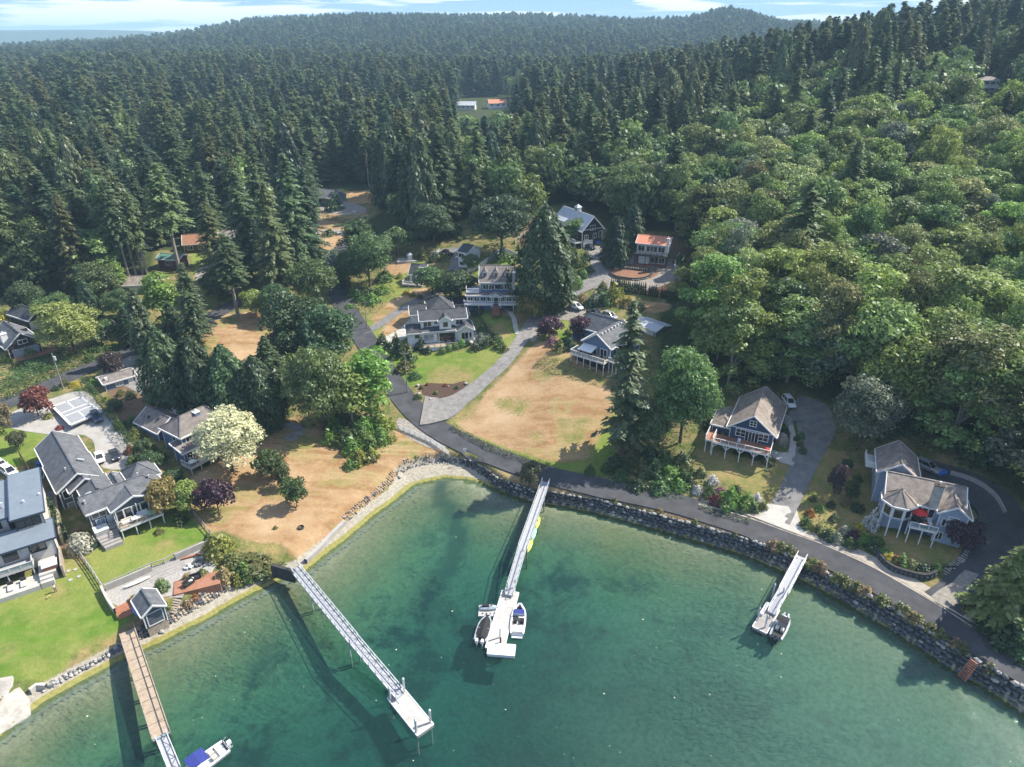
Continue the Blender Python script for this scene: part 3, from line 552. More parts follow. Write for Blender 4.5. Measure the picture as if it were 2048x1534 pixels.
strip('driveway',[(760,692),(790,676),(822,655),(842,635)],[6,5,6.5],'pale_concrete',.05,'pale concrete drive beside the white house')
sheet('driveway',[(860,505),(905,495),(935,500),(938,520),(915,545),(895,545),(900,515)],'old_asphalt',.04,'shaded asphalt yard by the small white garage')
strip('driveway',[(1553,1040),(1580,990),(1603,940),(1622,895),(1632,860),(1625,830),(1585,815)],[5,4.6,4.6,5,6,8,8],'old_asphalt',.05,'grey drive up to the navy house')
sheet('driveway',[(1535,1008),(1592,1015),(1610,1074),(1512,1044)],'pale_concrete',.07,'pale concrete apron where the navy house drive meets the lane',False)
strip('driveway',[(1872,1222),(1922,1175),(1965,1128),(1998,1078),(2002,1035),(1975,1000),(1935,975),(1880,955),(1845,945)],[7,5.5,6,7,8,8,7,6,6],'asphalt',.05,'dark drive curving around the grey blue house')
sheet('driveway',[(1893,1218),(1858,1196),(1905,1165),(1930,1140),(1960,1150),(1930,1190)],'gravel',.075,'pale gravel mouth of the curving drive')
sheet('driveway',[(5,850),(30,822),(95,800),(165,782),(205,818),(245,868),(285,925),(225,940),(195,925),(185,880),(150,868),(90,868)],'concrete',.04,'pale concrete yard in front of the grey house')
sheet('driveway',[(205,745),(262,712),(310,730),(345,760),(420,810),(380,835),(320,812),(275,785)],'grey_dust',.03,'grey gravel yard behind the blue house')
sheet('driveway',[(70,645),(105,630),(130,655),(120,685),(95,680)],'gravel',.04,'pale drive beside the left gabled house')
sheet('driveway',[(640,402),(680,400),(730,415),(720,428),(650,425)],'gravel',.04,'pale yard of the house beyond the bend')
sheet('driveway',[(395,540),(450,520),(455,560),(400,570)],'gravel',.04,'pale yard among the firs')
strip('driveway',[(225,600),(240,580),(235,562)],4,'gravel',.04,'pale drive by the fir trunks')
strip('driveway',[(600,470),(660,462),(700,470)],4,'gravel',.04,'short gravel drive off the bend')
sheet('patio',[(205,1180),(300,1140),(395,1098),(430,1130),(440,1165),(400,1185),(300,1200),(240,1215)],'paving',.04,'paved shore terrace below the lawn')
strip('footpath',[(993,612),(1012,618),(1027,635),(1031,655),(1036,668)],1.3,'pale_concrete',.05,'curved pale footpath to the dormer house')
strip('footpath',[(575,880),(600,862),(580,850),(545,855)],2.5,'grey_dust',.03,'dusty track round the dry field')
sheet('patio',[(1595,905),(1560,905),(1545,900),(1540,912),(1585,932)],'pale_concrete',.05,'pale paved corner beside the navy house')
strip('footpath',[(1583,905),(1587,880),(1580,850),(1575,830)],1.3,'pale_concrete',.05,'pale stepping path beside the navy house')
sheet('patio',[(940,665),(975,665),(980,685),(950,692),(930,680)],'pale_concrete',.05,'pale patio beside the white house')
sheet('boat_ramp',[(-20,1480),(-20,1360),(25,1352),(40,1375),(60,1400),(62,1440),(30,1452)],'old_ramp',.05,'pale concrete boat ramp at the water edge',False)
# ---------------------------------------------------------------- buildings
class House:
    def __init__(s,name,label,A,B,z,zb,cat='house',group=None):
        a=at(A[0],A[1],z); b=at(B[0],B[1],z); d=(b-a)[:2]; s.len=np.linalg.norm(d); d/=s.len; s.ex=d; s.ey=np.array([-d[1],d[0]]); s.o2=a[:2]; s.zb=zb
        s.e=empty(name,(a[0],a[1],zb),math.atan2(d[1],d[0]),label,cat,group)
    def loc(s,px,z):
        p=at(px[0],px[1],z)[:2]-s.o2; return float(p@s.ex),float(p@s.ey)
    def world(s,x,y): return s.o2+s.ex*x+s.ey*y
    def rect(s,p,q,z):
        x0,y0=s.loc(p,z);x1,y1=s.loc(q,z); return [min(x0,x1),max(x0,x1),min(y0,y1),max(y0,y1)]
    def roof(s,V,F,m,trim='white_paint',th=.2,fw=.16,skip=()):
        V=[Vector(v) for v in V]; n=len(V); b=MB(); cnt={}
        for f in F:
            for i in range(len(f)):
                e=(f[i],f[(i+1)%len(f)]); k=tuple(sorted(e)); cnt.setdefault(k,[]).append(e)
        b.add(V,F); b.add([v-Vector((0,0,th)) for v in V],[tuple(reversed(f)) for f in F])
        fb=MB()
        for k,es in cnt.items():
            if len(es)==1:
                i,j=es[0]; d=(V[j]-V[i]); L_=d.length
                if any(abs(V[i][a_]-v_)<.01 and abs(V[j][a_]-v_)<.01 for a_,v_ in skip): continue
                if L_<.05: continue
                up=Vector((0,0,1)); o=d.cross(up); o.z=0
                if o.length<1e-6: continue
                o.normalize(); o*=fw
                p,q=V[i],V[j]; e=d.normalized()*.02; t=Vector((0,0,.03)); l=Vector((0,0,-.30))
                fb.add([p-e+t,q+e+t,q+e+o+t,p-e+o+t,p-e+l,q+e+l,q+e+o+l,p-e+o+l],[(0,3,2,1),(4,5,6,7),(0,1,5,4),(1,2,6,5),(2,3,7,6),(3,0,4,7)])
                b.add([p,q,q-Vector((0,0,th)),p-Vector((0,0,th))],[(0,3,2,1)])
        r=b.build('roof',m,s.e)
        if trim: fb.build('fascia',trim,s.e)
        # ridge and hip caps, a little proud of the shingles
        rb=MB()
        for k,es in cnt.items():
            if len(es)==2:
                p,q=V[k[0]],V[k[1]]
                if (q-p).length>.5: rb.bar(p+Vector((0,0,.03)),q+Vector((0,0,.03)),.28,.06)
        if rb.v: rb.build('ridge_cap',m,r)
        return r
    def wing(s,R,ze,rise,axis='x',style='gable',wall='white_wall',roof='grey_shingle',over=.5,zg=None,trim='white_paint',gover=.45,ends=(1,1),corner=True,skip=''):
        x0,x1,y0,y1=R; sk=[{'F':(1,y0),'B':(1,y1),'L':(0,x0),'R':(0,x1)}[k_] for k_ in skip]; zg=(s.zb-2.5 if zg is None else zg)-s.zb; ze=ze-s.zb; H=rise
        g=dict(R=[x0+(gover if axis=='x' else over),x1-(gover if axis=='x' else over),y0+(over if axis=='x' else gover),y1-(over if axis=='x' else gover)],ze=ze,zg=zg)
        wx0,wx1,wy0,wy1=g['R']; w=MB(); xm,ym=(x0+x1)/2,(y0+y1)/2
        if style=='gable':
            if axis=='x':
                s.roof([(x0,y0,ze),(x1,y0,ze),(x1,ym,ze+H),(x0,ym,ze+H),(x1,y1,ze),(x0,y1,ze)],[(0,1,2,3),(3,2,4,5)],roof,trim,skip=sk)
                hw=ze+H*over/(ym-y0)-.22; pr=[(wy0,zg),(wy1,zg),(wy1,hw),(ym,ze+H-.22),(wy0,hw)]
                w.loft([[(wx0,a,b) for a,b in pr],[(wx1,a,b) for a,b in pr]])
            else:
                s.roof([(x0,y0,ze),(x0,y1,ze),(xm,y1,ze+H),(xm,y0,ze+H),(x1,y1,ze),(x1,y0,ze)],[(3,2,1,0),(5,4,2,3)],roof,trim,skip=sk)
                hw=ze+H*over/(xm-x0)-.22; pr=[(wx0,zg),(wx1,zg),(wx1,hw),(xm,ze+H-.22),(wx0,hw)]
                w.loft([[(a,wy1,b) for a,b in pr],[(a,wy0,b) for a,b in pr]])
            g['hw']=hw
        elif style=='hip':
            k=min(x1-x0,y1-y0)/2
            if axis=='x': r0,r1=(x0+k*ends[0],ym),(x1-k*ends[1],ym)
            else: r0,r1=(xm,y0+k*ends[0]),(xm,y1-k*ends[1])
            V=[(x0,y0,ze),(x1,y0,ze),(x1,y1,ze),(x0,y1,ze),(*r0,ze+H),(*r1,ze+H)]
            F=[(0,1,5,4),(1,2,5),(2,3,4,5),(3,0,4)] if axis=='x' else [(0,1,4),(1,2,5,4),(2,3,5),(3,0,4,5)]
            s.roof(V,F,roof,trim,skip=sk); hw=ze-.05; g['hw']=hw; w.box(wx0,wx1,wy0,wy1,zg,hw+.1)
            # end gables where a hip end is set to zero slope
            if axis=='y' and ends[0]==0: w.add([(wx0,wy0-.01,hw),(wx1,wy0-.01,hw),(xm,wy0-.01,ze+H-.3)],[(0,1,2)])
        elif style=='shed':
            # rises towards +y (axis x) by H
            s.roof([(x0,y0,ze),(x1,y0,ze),(x1,y1,ze+H),(x0,y1,ze+H)],[(0,1,2,3)],roof,trim,skip=sk); hw=ze-.1; g['hw']=hw
            pr=[(wy0,zg),(wy1,zg),(wy1,ze+H-.3),(wy0,ze-.12)]; w.loft([[(wx0,a,b) for a,b in pr],[(wx1,a,b) for a,b in pr]])
        elif style=='flat':
            s.roof([(x0,y0,ze),(x1,y0,ze),(x1,y1,ze),(x0,y1,ze)],[(0,1,2,3)],roof,trim,skip=sk); hw=ze-.2; g['hw']=hw; w.box(wx0,wx1,wy0,wy1,zg,hw)
        w.build('wall',wall,s.e)
        if corner and trim and style!='flat':
            for X in (wx0,wx1):
                for Y in (wy0,wy1): MB().box(X-.07,X+.07,Y-.07,Y+.07,zg,g['hw']-.05).build('corner_board',trim,s.e)
        return g
    def face(s,g,f):
        x0,x1,y0,y1=g['R']
        return {'F':(Vector((x0,y0,0)),Vector((x1-x0,0,0)),Vector((0,-1,0))),'B':(Vector((x1,y1,0)),Vector((x0-x1,0,0)),Vector((0,1,0))),'L':(Vector((x0,y1,0)),Vector((0,y0-y1,0)),Vector((-1,0,0))),'R':(Vector((x1,y0,0)),Vector((0,y1-y0,0)),Vector((1,0,0)))}[f]
    def opening(s,name,g,f,u,z,w,h,mull=1,frame='white_paint',pane='window_glass',panel=None,tr=0,fw=.13):
        o,d,n=s.face(g,f); Ln=d.length; d=d.normalized(); c=o+d*(u*Ln)
        def bx(b,a0,a1,z0,z1,n0,n1):
            ps=[]
            for zz in (z0,z1):
                for aa,nn in ((a0,n0),(a1,n0),(a1,n1),(a0,n1)): ps.append(c+d*aa+n*nn+Vector((0,0,zz)))
            b.add(ps,[(0,3,2,1),(4,5,6,7),(0,1,5,4),(1,2,6,5),(2,3,7,6),(3,0,4,7)])
        b=MB(); a=w/2
        bx(b,-a-fw,a+fw,z-fw,z,-.05,.10); bx(b,-a-fw,a+fw,z+h,z+h+fw,-.05,.10); bx(b,-a-fw,-a,z,z+h,-.05,.09); bx(b,a,a+fw,z,z+h,-.05,.09)
        for i in range(1,mull+1):
            if mull>0 and i<=mull-1 or False: pass
        for i in range(1,mull): x=-a+w*i/mull; bx(b,x-.05,x+.05,z,z+h,-.05,.08)
        if tr: bx(b,-a,a,z+h*tr-.04,z+h*tr+.04,-.05,.075)
        fr=b.build(name,frame,s.e)
        if panel:
            p=MB(); k=4
            for i in range(k): bx(p,-a+.003,a-.003,z+h*i/k+.02,z+h*(i+1)/k-.015,-.04,.05)
            p.build('door_panel',panel,fr)
        else:
            for i in range(mull):
                p=MB(); bx(p,-a+w*i/mull+(.05 if i else 0),-a+w*(i+1)/mull-(.05 if i<mull-1 else 0),z+.001,z+h-.001,-.04,.03); p.build('pane',pane,fr)
        return fr
    def win(s,g,f,u,z,w,h,mull=2,**k): return s.opening('window',g,f,u,z-s.zb,w,h,mull,**k)
    def door(s,g,f,u,z,w,h,panel='white_paint',**k): return s.opening('garage_door' if w>2 else 'door',g,f,u,z-s.zb,w,h,1,panel=panel,**k)
    def deck(s,R,z,m='deck_wood',edge='white_paint',post='white_paint',posts=4,rail='F L R',th=.25,zg=None,ph=1.0,sides='F',brace=False,glassy=False,railm='white_paint',step=1.6):
        x0,x1,y0,y1=R; z-=s.zb; zg=(s.zb-1.5 if zg is None else zg)-s.zb
        b=MB().box(x0,x1,y0,y1,z-.12,z); d=b.build('deck',m,s.e)
        e=MB().box(x0-.06,x1+.06,y0-.06,y0-.003,z-.34,z+.03).box(x0-.06,x0-.003,y0,y1,z-.34,z+.03).box(x1+.003,x1+.06,y0,y1,z-.34,z+.03).build('rim_joist',edge,s.e)
        for i in range(posts):
            x=x0+.15+(x1-x0-.3)*i/max(1,posts-1)
            p=MB().box(x-.08,x+.08,y0+.03,y0+.19,zg,z-.13)
            if brace:
                for sgn in (-1,1):
                    if x0<x+sgn*1.0<x1: p.bar((x,y0+.13,z-1.3),(x+sgn*.95,y0+.13,z-.2),.14)
            p.build('post',post,s.e)
        if 'N'!=rail:
            segs=[]
            if 'F' in rail: segs.append(((x0,y0),(x1,y0)))
            if 'L' in rail: segs.append(((x0,y0),(x0,y1)))
            if 'R' in rail: segs.append(((x1,y0),(x1,y1)))
            if 'B' in rail: segs.append(((x0,y1),(x1,y1)))
            for a,c in segs:
                r=MB(); a=Vector((*a,z));c=Vector((*c,z)); Ln=(c-a).length; k=max(1,round(Ln/step))
                r.bar(a+Vector((0,0,ph)),c+Vector((0,0,ph)),.13,.08); r.bar(a+Vector((0,0,.15)),c+Vector((0,0,.15)),.07)
                for i in range(k+1): q=a+(c-a)*(i/k); r.box(q.x-.06,q.x+.06,q.y-.06,q.y+.06,z,z+ph+.06)
                ro=r.build('railing',railm,s.e)
                if glassy: MB().bar(a+Vector((0,0,.55)),c+Vector((0,0,.55)),.03,.7).build('glass_panel','pale_glass',ro)
                else:
                    q=MB(); kk=int(Ln/.28)
                    for i in range(kk): w=a+(c-a)*((i+.5)/kk); q.box(w.x-.015,w.x+.015,w.y-.015,w.y+.015,z+.18,z+ph-.03)
                    o=q.build('balusters',railm,ro); o['kind']='stuff'
        return d
    def item(s,name,b,m,smooth=False): return b.build(name,m,s.e,smooth=smooth)
    def chimney(s,px,z,w,h,m='pale_rock',cap='white_paint'):
        x,y=s.loc(px,z); z-=s.zb; o=MB().box(x-w/2,x+w/2,y-w/2,y+w/2,z-h-2,z).build('chimney',m,s.e); MB().box(x-w/2-.1,x+w/2+.1,y-w/2-.1,y+w/2+.1,z+.003,z+.16).build('chimney_cap',cap,o); MB().tube((x,y,z+.16),(x,y,z+.7),.17).build('flue','steel_tub',o)
    def onroof(s,name,px,z,sx,sy,sz,m):
        x,y=s.loc(px,z); z-=s.zb; return MB().box(x-sx/2,x+sx/2,y-sy/2,y+sy/2,z-.6,z+sz).build(name,m,s.e)
def zat(P,py):
    # height at ground point P that projects onto picture row py
    v=py-767.; Y=P[1]; return 85+Y*(-v*CP-F*SP)/(F*CP-v*SP)

# --- modern stucco house, far left
h=House('modern_house','modern pale stucco house with blue grey metal roofs at the left edge',(19.2,1042),(87.6,1022),12.2,4.0)
x0,x1,y0,y1=h.rect((19.2,1042),(42.9,953.8),12.2); x1=h.loc((87.6,1022),12.2)[0]
R1=[-12.5,x1,0,y1+.2]
g=h.wing([0,x1,0,y1],12.2,1.0,'x','shed','stucco','blue_metal_roof',.5,trim='car_blue')
g3=h.wing([-13,-.3,2.5,y1-.1],11.6,1.0,'x','shed','stucco','blue_metal_roof',.5,trim='car_blue')
h.win(g,'F',.45,9.9,3.4,1.5,3,frame='dark_siding'); h.win(g3,'F',.8,9.6,2.5,1.5,2,frame='dark_siding')
a=h.loc((109.6,1071.6),9.0); b=h.loc((95,1048),9.0)
g2=h.wing([-13,a[0],a[1]-.2,1.2],8.9,.75,'x','shed','stucco','blue_metal_roof',.8,trim='car_blue')
h.win(g2,'F',.86,6.7,2.2,1.4,2,frame='dark_siding')
xa=g2['R'][1]; ya=g2['R'][2]
for k in range(3): h.win(g2,'F',.30+.17*k,6.3,2.2,2.0,1,frame='stucco')
h.deck([-13,xa-3.6,ya-2.6,ya-.02],5.9,'grating','stucco','stucco',5,'F R',ph=.95,glassy=True,railm='stucco',zg=3)
for k in range(3): h.win(g2,'F',.36+.17*k,3.6,2.4,1.8,1,frame='dark_siding')
h.item('back_roof',MB().box(-13,x1-.6,y1+.02,y1+2.2,7.0,7.35),'brown_roof')
[h.item('roof_vent',MB().box(x,x+.3,y,y+.3,7.6,8.95),'steel_tub') for x,y in ((2.0,4.1),(4.4,5.1),(-1.2,5.4))]
h.item('terrace',MB().box(-13,xa-3.2,ya-6.0,ya-2.62,-2.5,.0),'pale_concrete')
h.item('terrace',MB().box(xa-3.1,xa-.6,ya-4.6,ya-.1,-2.5,.9),'pale_concrete'); h.item('terrace_step',MB().box(xa-3.1,xa-1.2,ya-5.3,ya-4.61,-2.5,.5),'pale_concrete'); h.item('terrace_step',MB().box(xa-3.1,xa-1.2,ya-6,ya-5.31,-2.5,.2),'pale_concrete')
h.item('retaining_wall',MB().box(xa+.1,xa+.4,ya-5,ya+1,-2.5,1.7),'brown_rock'); h.item('retaining_wall',MB().box(a[0]+.0,a[0]+.35,1.01,y1+2,-2.5,2.2),'brown_rock')
MODERN=(h,xa,ya)
# --- grey shingle house with deck
h=House('grey_house','large dark grey house with shingle roofs and a furnished sun deck',(235.8,1052),(318.2,1019.6),5.8,4.4); hB=h
g=h.wing([-3.9,9.8,2.7,8.4],8.7,2.3,'x','hip','slate_siding','grey_shingle',.45,ends=(0.01,1))
h.win(g,'F',.12,7.1,2.2,1.2,2); h.win(g,'F',.115,4.7,1.3,1.9,2,pane='pale_glass'); h.door(g,'F',.235,4.6,.85,2.1)
gf=h.wing([-.4,7.8,.5,6.0],8.72,1.75,'y','gable','slate_siding','grey_shingle',.4,skip='B')
gi=dict(R=[.2,7.2,.93,5])
for k in range(5): h.win(gi,'F',.1+.2*k,6.0,1.15,2.1,1)
h.deck([0,7.3,-1.6,.9],5.8,'deck_wood','white_paint','white_paint',4,'F R L',railm='grey_timber',zg=2.4)
for x in (.2,3.7,7.1): h.item('roof_post',MB().box(x,x+.16,.55,.7,1.41,4.2),'white_paint')
for k in range(4): h.item('deck_step',MB().box(-3.6+.12*k,-.3,-.4-.75*k,.3-.75*k,-1.6,.35-.2*k),'grey_deck')
h.item('lower_deck',MB().box(-3.7,-.06,.31,3.1,-1.6,.36),'grey_deck')
h.wing([4.6,10.4,7.2,13.2],8.9,2.3,'y','hip','slate_siding','grey_shingle',.45)
h.wing([1.3,5.0,7.6,13.2],8.3,1.2,'y','gable','slate_siding','grey_shingle',.4)
h.wing([-3.2,2.2,7.4,14.5],8.9,1.5,'y','gable','slate_siding','grey_shingle',.4,skip='FB')
g=h.wing([-6.4,1.9,13.2,25.0],8.95,2.7,'y','gable','slate_siding','grey_shingle',.45,skip='B'); h.win(g,'F',.2,7.0,1.8,1.6,2); h.win(g,'F',.2,4.3,1.5,1.5,1,pane='pale_glass')
h.wing([-4.6,1.6,11.6,17],8.97,2.0,'y','gable','slate_siding','grey_shingle',.4,skip='BR')
h.wing([-6.2,1.7,24.7,33.8],9.02,2.7,'y','gable','slate_siding','grey_shingle',.45,skip='F')
for a_,b_,w_ in (((-1.0,19.3,6.85),(.1,19.3,6.2),.45),((-2.6,6.4,6.15),(-1.6,6.6,6.15),.35),((-2.5,5.7,6.3),(-1.5,5.9,6.3),.35)): h.item('skylight',MB().bar(a_,b_,w_,.22),'pale_metal_roof')
for x,y,z in ((-3.4,4.2,6.0),(6.2,6.6,6.3),(7.6,4.6,6.2),(3.2,10.5,5.4),(-3.6,17.2,6.6)): h.item('roof_vent',MB().box(x,x+.3,y,y+.3,z-1.2,z+.35),'aluminium')
# --- blue house by the cream flowering tree
h=House('blue_house','mid blue house with brown grey roofs behind the cream flowering tree',(381,937),(420.6,916.5),6.6,6.4); hC=h
g=h.wing([1.8,12.0,4.7,12.6],11.2,2.6,'x','hip','blue_siding','brown_grey_shingle',.5,ends=(.8,.3))
h.win(g,'F',.22,9.4,2.2,1.1,3); h.win(g,'F',.62,9.4,2.2,1.1,3); h.win(g,'L',.6,9.3,1.0,1.2,1)
g=h.wing([.5,10.0,2.7,7.0],8.8,1.1,'x','shed','blue_siding','brown_grey_shingle',.5)
for k in range(4): h.win(g,'F',.16+.22*k,6.9,1.4,1.6,1)
h.deck([0,9.0,0,3.1],6.6,'grey_deck','white_paint','white_paint',5,'F L R',zg=2.5,railm='white_paint')
g=h.wing([2.3,9.6,15.0,24.0],8.6,2.4,'y','gable','blue_siding','brown_grey_shingle',.45); h.win(g,'F',.65,6.6,1.2,1.1,1)
for x,y in ((4.4,17.5),(4.0,20.5)): h.item('roof_vent',MB().box(x,x+.3,y,y+.3,2.2,4.0),'dark_siding')
h.wing([4.0,9.5,11.6,15.6],8.7,1.5,'x','gable','blue_siding','brown_grey_shingle',.4)
h.chimney((391.4,824),13.6,1.1,2.2,'blue_siding')
# --- blue shed
h=House('garden_shed','long blue shed with a pale grey roof beside the side road',(205.5,768.6),(273.3,748.8),10.6,8.2,'shed')
w=h.loc((273.3,748.8),10.6)[0]; d=h.loc((193,751),10.9)[1]
g=h.wing([0,w,0,max(4.5,d)],10.5,.9,'x','gable','blue_siding','brown_grey_shingle',.35); h.win(g,'F',.45,8.9,1.5,.8,2,pane='pale_glass'); h.door(g,'F',.84,8.25,1.0,1.9)
h.item('roof_vent',MB().box(.9,1.5,1.0,1.6,2.2,3.3),'white_paint')
# --- left gabled house and its garage
h=House('gabled_house','dark gabled house with grey roof and timber deck near the left edge',(9.4,697.7),(83.5,677.9),14.0,11.0)
w=h.loc((83.5,677.9),14.0)[0]; d=h.loc((17.7,643.5),17)[1]
g=h.wing([0,w,0,13],13.8,3.3,'y','gable','dark_siding','grey_shingle',.6); h.win(g,'F',.5,14.0,2.0,1.0,2)
h.item('porch_screen',MB().box(1.2,w-1.4,-.9,-.6,0.2,2.3),'grey_siding'); h.deck([.6,w+2.2,-3.4,-.92],11.0,'red_deck','dark_timber','dark_timber',5,'F R',railm='redwood',zg=7)
h.chimney((5,668),16.6,1.4,3.4,'white_paint'); h.item('skylight',MB().box(w*.62,w*.62+2.0,5.5,5.9,4.2,5.0),'dark_siding')
for k in range(5): h.onroof('roof_vent',(16+3.9*k,646+4.6*k),17.0,.5,.3,.25,'dark_siding')
h=House('detached_garage','dark garage with white garage door and white gable trim near the left edge',(55.3,641.4),(102.2,626.8),15.0,12.2,'garage')
w=h.loc((102.2,626.8),15)[0]; g=h.wing([0,w,0,11],14.9,2.3,'y','gable','dark_siding','dark_shingle',.5); h.door(g,'F',.45,12.0,4.8,2.2)
# --- white house in the centre
h=House('white_house','white two storey house with dark grey roofs and a shaded porch deck',(846.8,665),(916,660),13.0,9.4); hG=h
w=h.loc((916,660),13.0)[0]; a=h.loc((811,648),13.0)
g=h.wing([-4.7,-.3,-.4,6.2],13.0,1.2,'y','hip','white_wall','dark_shingle',.4); h.win(g,'F',.72,11.4,1.3,1.2,1)
g=h.wing([-1.0,w+.6,.2,6.4],13.0,1.5,'x','hip','white_wall','dark_shingle',.5); h.win(g,'F',.2,10.3,2.6,1.7,2,pane='pale_glass')
g=h.wing([w-.5,w+4.5,-.9,6.2],13.05,1.5,'y','gable','cream_wall','dark_shingle',.4); h.win(g,'F',.45,10.4,1.8,1.9,2); h.win(g,'F',.82,10.4,.6,1.9,1)
h.win(dict(R=[4.5,w-1.5,.72,6]),'F',.5,10.0,4.6,2.0,4,frame='dark_siding')
h.deck([-.4,w-.6,-2.9,.5],9.6,'deck_wood','white_paint','white_paint',2,'F',railm='grey_timber',zg=7.5); h.item('deck_skirt',MB().box(-.4,w-.6,-2.8,-2.5,-2.5,.0),'white_wall')
h.item('roof_post',MB().box(4.0,4.22,-.3,-.1,.2,3.4),'white_paint')
g=h.wing([-.9,12.4,1.5,8.6],15.7,1.9,'x','gable','white_wall','dark_shingle',.45,zg=11)
h.win(g,'F',.14,13.9,2.0,1.3,2); h.win(g,'F',.33,14.5,.8,.6,1); h.win(g,'F',.85,13.9,1.8,1.4,2); h.win(g,'L',.5,13.9,1.3,1.2,1)
g=h.wing([4.2,8.0,.3,6.0],15.72,1.4,'y','gable','white_wall','dark_shingle',.35,zg=12); h.win(g,'F',.52,13.9,1.3,1.4,1)
g=h.wing([2.0,10.0,10.5,20.5],14.6,3.1,'y','hip','white_wall','dark_shingle',.5)
g=h.wing([-3.0,3.5,13.0,19.0],13.2,2.0,'x','gable','white_wall','dark_shingle',.4); g=h.wing([8.5,14.0,9.6,16.0],13.6,1.4,'x','hip','white_wall','dark_shingle',.4)
g=h.wing([6.5,13.5,19.5,24],13.2,1.4,'x','gable','white_wall','dark_shingle',.4)
# --- dormer house
h=House('dormer_house','blue house with three white dormers and white balconies',(957.8,565.3),(1026.4,565.3),20.6,14.6); hH=h
w=h.loc((1026.4,565.3),20.6)[0]
g=h.wing([0,w,0,10.5],20.6,3.7,'x','gable','blue_siding','brown_grey_shingle',.45)
for u,k in ((.17,2),(.35,2),(.5,1),(.66,2),(.84,2)): h.win(g,'F',u,18.5,1.7 if k==2 else 1.0,1.35,k)
rw=h.rect((935,592),(1045,588),17.0)
g=h.wing([-3.9,w+3.9,-2.2,4.5],17.4,.35,'x','shed','blue_siding','brown_grey_shingle',.25,corner=True)
for k in range(9): h.win(g,'F',.055+.111*k,15.5,1.35,1.35,1 if k in (4,) else 2)
h.deck([-3.8,0,-.8,5],18.0,'white_paint','white_paint','white_paint',2,'F L',zg=14); h.deck([w,w+3.8,-.8,5],18.0,'white_paint','white_paint','white_paint',2,'F R',zg=14)
h.deck([-4.3,w*.42,-3.6,-2.0],15.2,'white_paint','white_paint','white_paint',3,'F L',zg=12.5); h.deck([w*.58,w+4.3,-3.6,-2.0],15.2,'white_paint','white_paint','white_paint',3,'F R',zg=12.5)
for k in range(3):
    x=w*(.17+.325*k); dm=MB(); z0=20.6-h.zb+1.0; y0=2.0
    dm.loft([[(x-.75,y0,z0-1.0),(x+.75,y0,z0-1.0),(x+.75,y0,z0+1.4),(x,y0,z0+2.3),(x-.75,y0,z0+1.4)],[(x-.75,y0+3.4,z0-1.0),(x+.75,y0+3.4,z0-1.0),(x+.75,y0+3.4,z0+1.4),(x,y0+3.4,z0+2.3),(x-.75,y0+3.4,z0+1.4)]])
    o=dm.build('dormer','white_paint',h.e); MB().add([(x-1.0,y0-.25,z0+1.2),(x,y0-.25,z0+2.5),(x,y0+3.6,z0+2.5),(x-1.0,y0+3.6,z0+1.2),(x+1.0,y0-.25,z0+1.2),(x+1.0,y0+3.6,z0+1.2)],[(0,1,2,3),(1,4,5,2)]).build('dormer_roof','brown_grey_shingle',o); MB().box(x-.45,x+.45,y0-.04,y0+.02,z0-.1,z0+1.25).build('dormer_window','window_glass',o)
g2=h.wing([w*.5-1.6,w*.5+1.6,-3.9,-1.9],17.6,1.0,'y','gable','white_paint','brown_grey_shingle',.3,zg=17.2)
[h.item('porch_post',MB().box(w*.5+k-.1,w*.5+k+.1,-3.8,-3.6,-.5,2.9),'white_paint') for k in (-1.3,1.3)]; [h.item('front_step',MB().box(w*.5-1.1,w*.5+1.1,-4.6-.7*k,-3.62-.7*k-(.0 if k==0 else .28),-2,.2-.35*k),'brick') for k in range(4)]
h.door(g,'F',.5,15.0,1.1,2.1,panel='dark_siding'); h.chimney((1027.5,545),25.5,.8,3,'grey_siding')
# --- dark barn with cupola
h=House('barn_house','dark barn like house with pale metal roof and white cupola',(1104.7,439.6),(1164,462.6),27.2,21.6); hI=h
w=h.loc((1164,462.6),27.2)[0]; d=max(8.5,h.loc((1199.5,452),27.2)[1])
g=h.wing([0,w,0,d],27.0,4.6,'x','gable','dark_siding','pale_metal_roof',.5)
h.win(g,'R',.5,27.0,1.9,1.5,2); h.win(g,'R',.2,24.0,1.3,1.5,2); h.win(g,'R',.62,24.2,1.3,1.5,2); h.win(g,'R',.88,24.2,.9,2.0,1); h.door(g,'R',.3,21.3,3.6,2.3); h.item('belt_board',MB().box(w-.44,w-.33,.6,d-.6,5.6,5.8),'white_paint')
for k in (.2,.8): h.win(g,'F',k,24.2,1.8,1.5,2)
h.wing([w*.10,w*.38,.3,4.4],28.1,2.0,'x','shed','dark_siding','pale_metal_roof',.3,zg=25); h.wing([w*.62,w*.9,.3,4.4],28.1,2.0,'x','shed','dark_siding','pale_metal_roof',.3,zg=25)
cx_,cy_=w*.48,d/2; z0=27.0-h.zb+4.2
cu=MB().box(cx_-.8,cx_+.8,cy_-.8,cy_+.8,z0-1,z0+1.7).build('cupola','white_paint',h.e)
MB().add([(cx_-1.05,cy_-1.05,z0+1.7),(cx_+1.05,cy_-1.05,z0+1.7),(cx_+1.05,cy_+1.05,z0+1.7),(cx_-1.05,cy_+1.05,z0+1.7),(cx_,cy_,z0+2.7)],[(0,1,4),(1,2,4),(2,3,4),(3,0,4),(3,2,1,0)]).build('cupola_roof','pale_metal_roof',cu); MB().box(cx_-.4,cx_+.4,cy_-.83,cy_-.79,z0+.5,z0+1.4).build('louvre','window_glass',cu)
h.deck([w*.45,w,-2.6,-.02],23.6,'grey_deck','white_paint','white_paint',3,'F',zg=19)
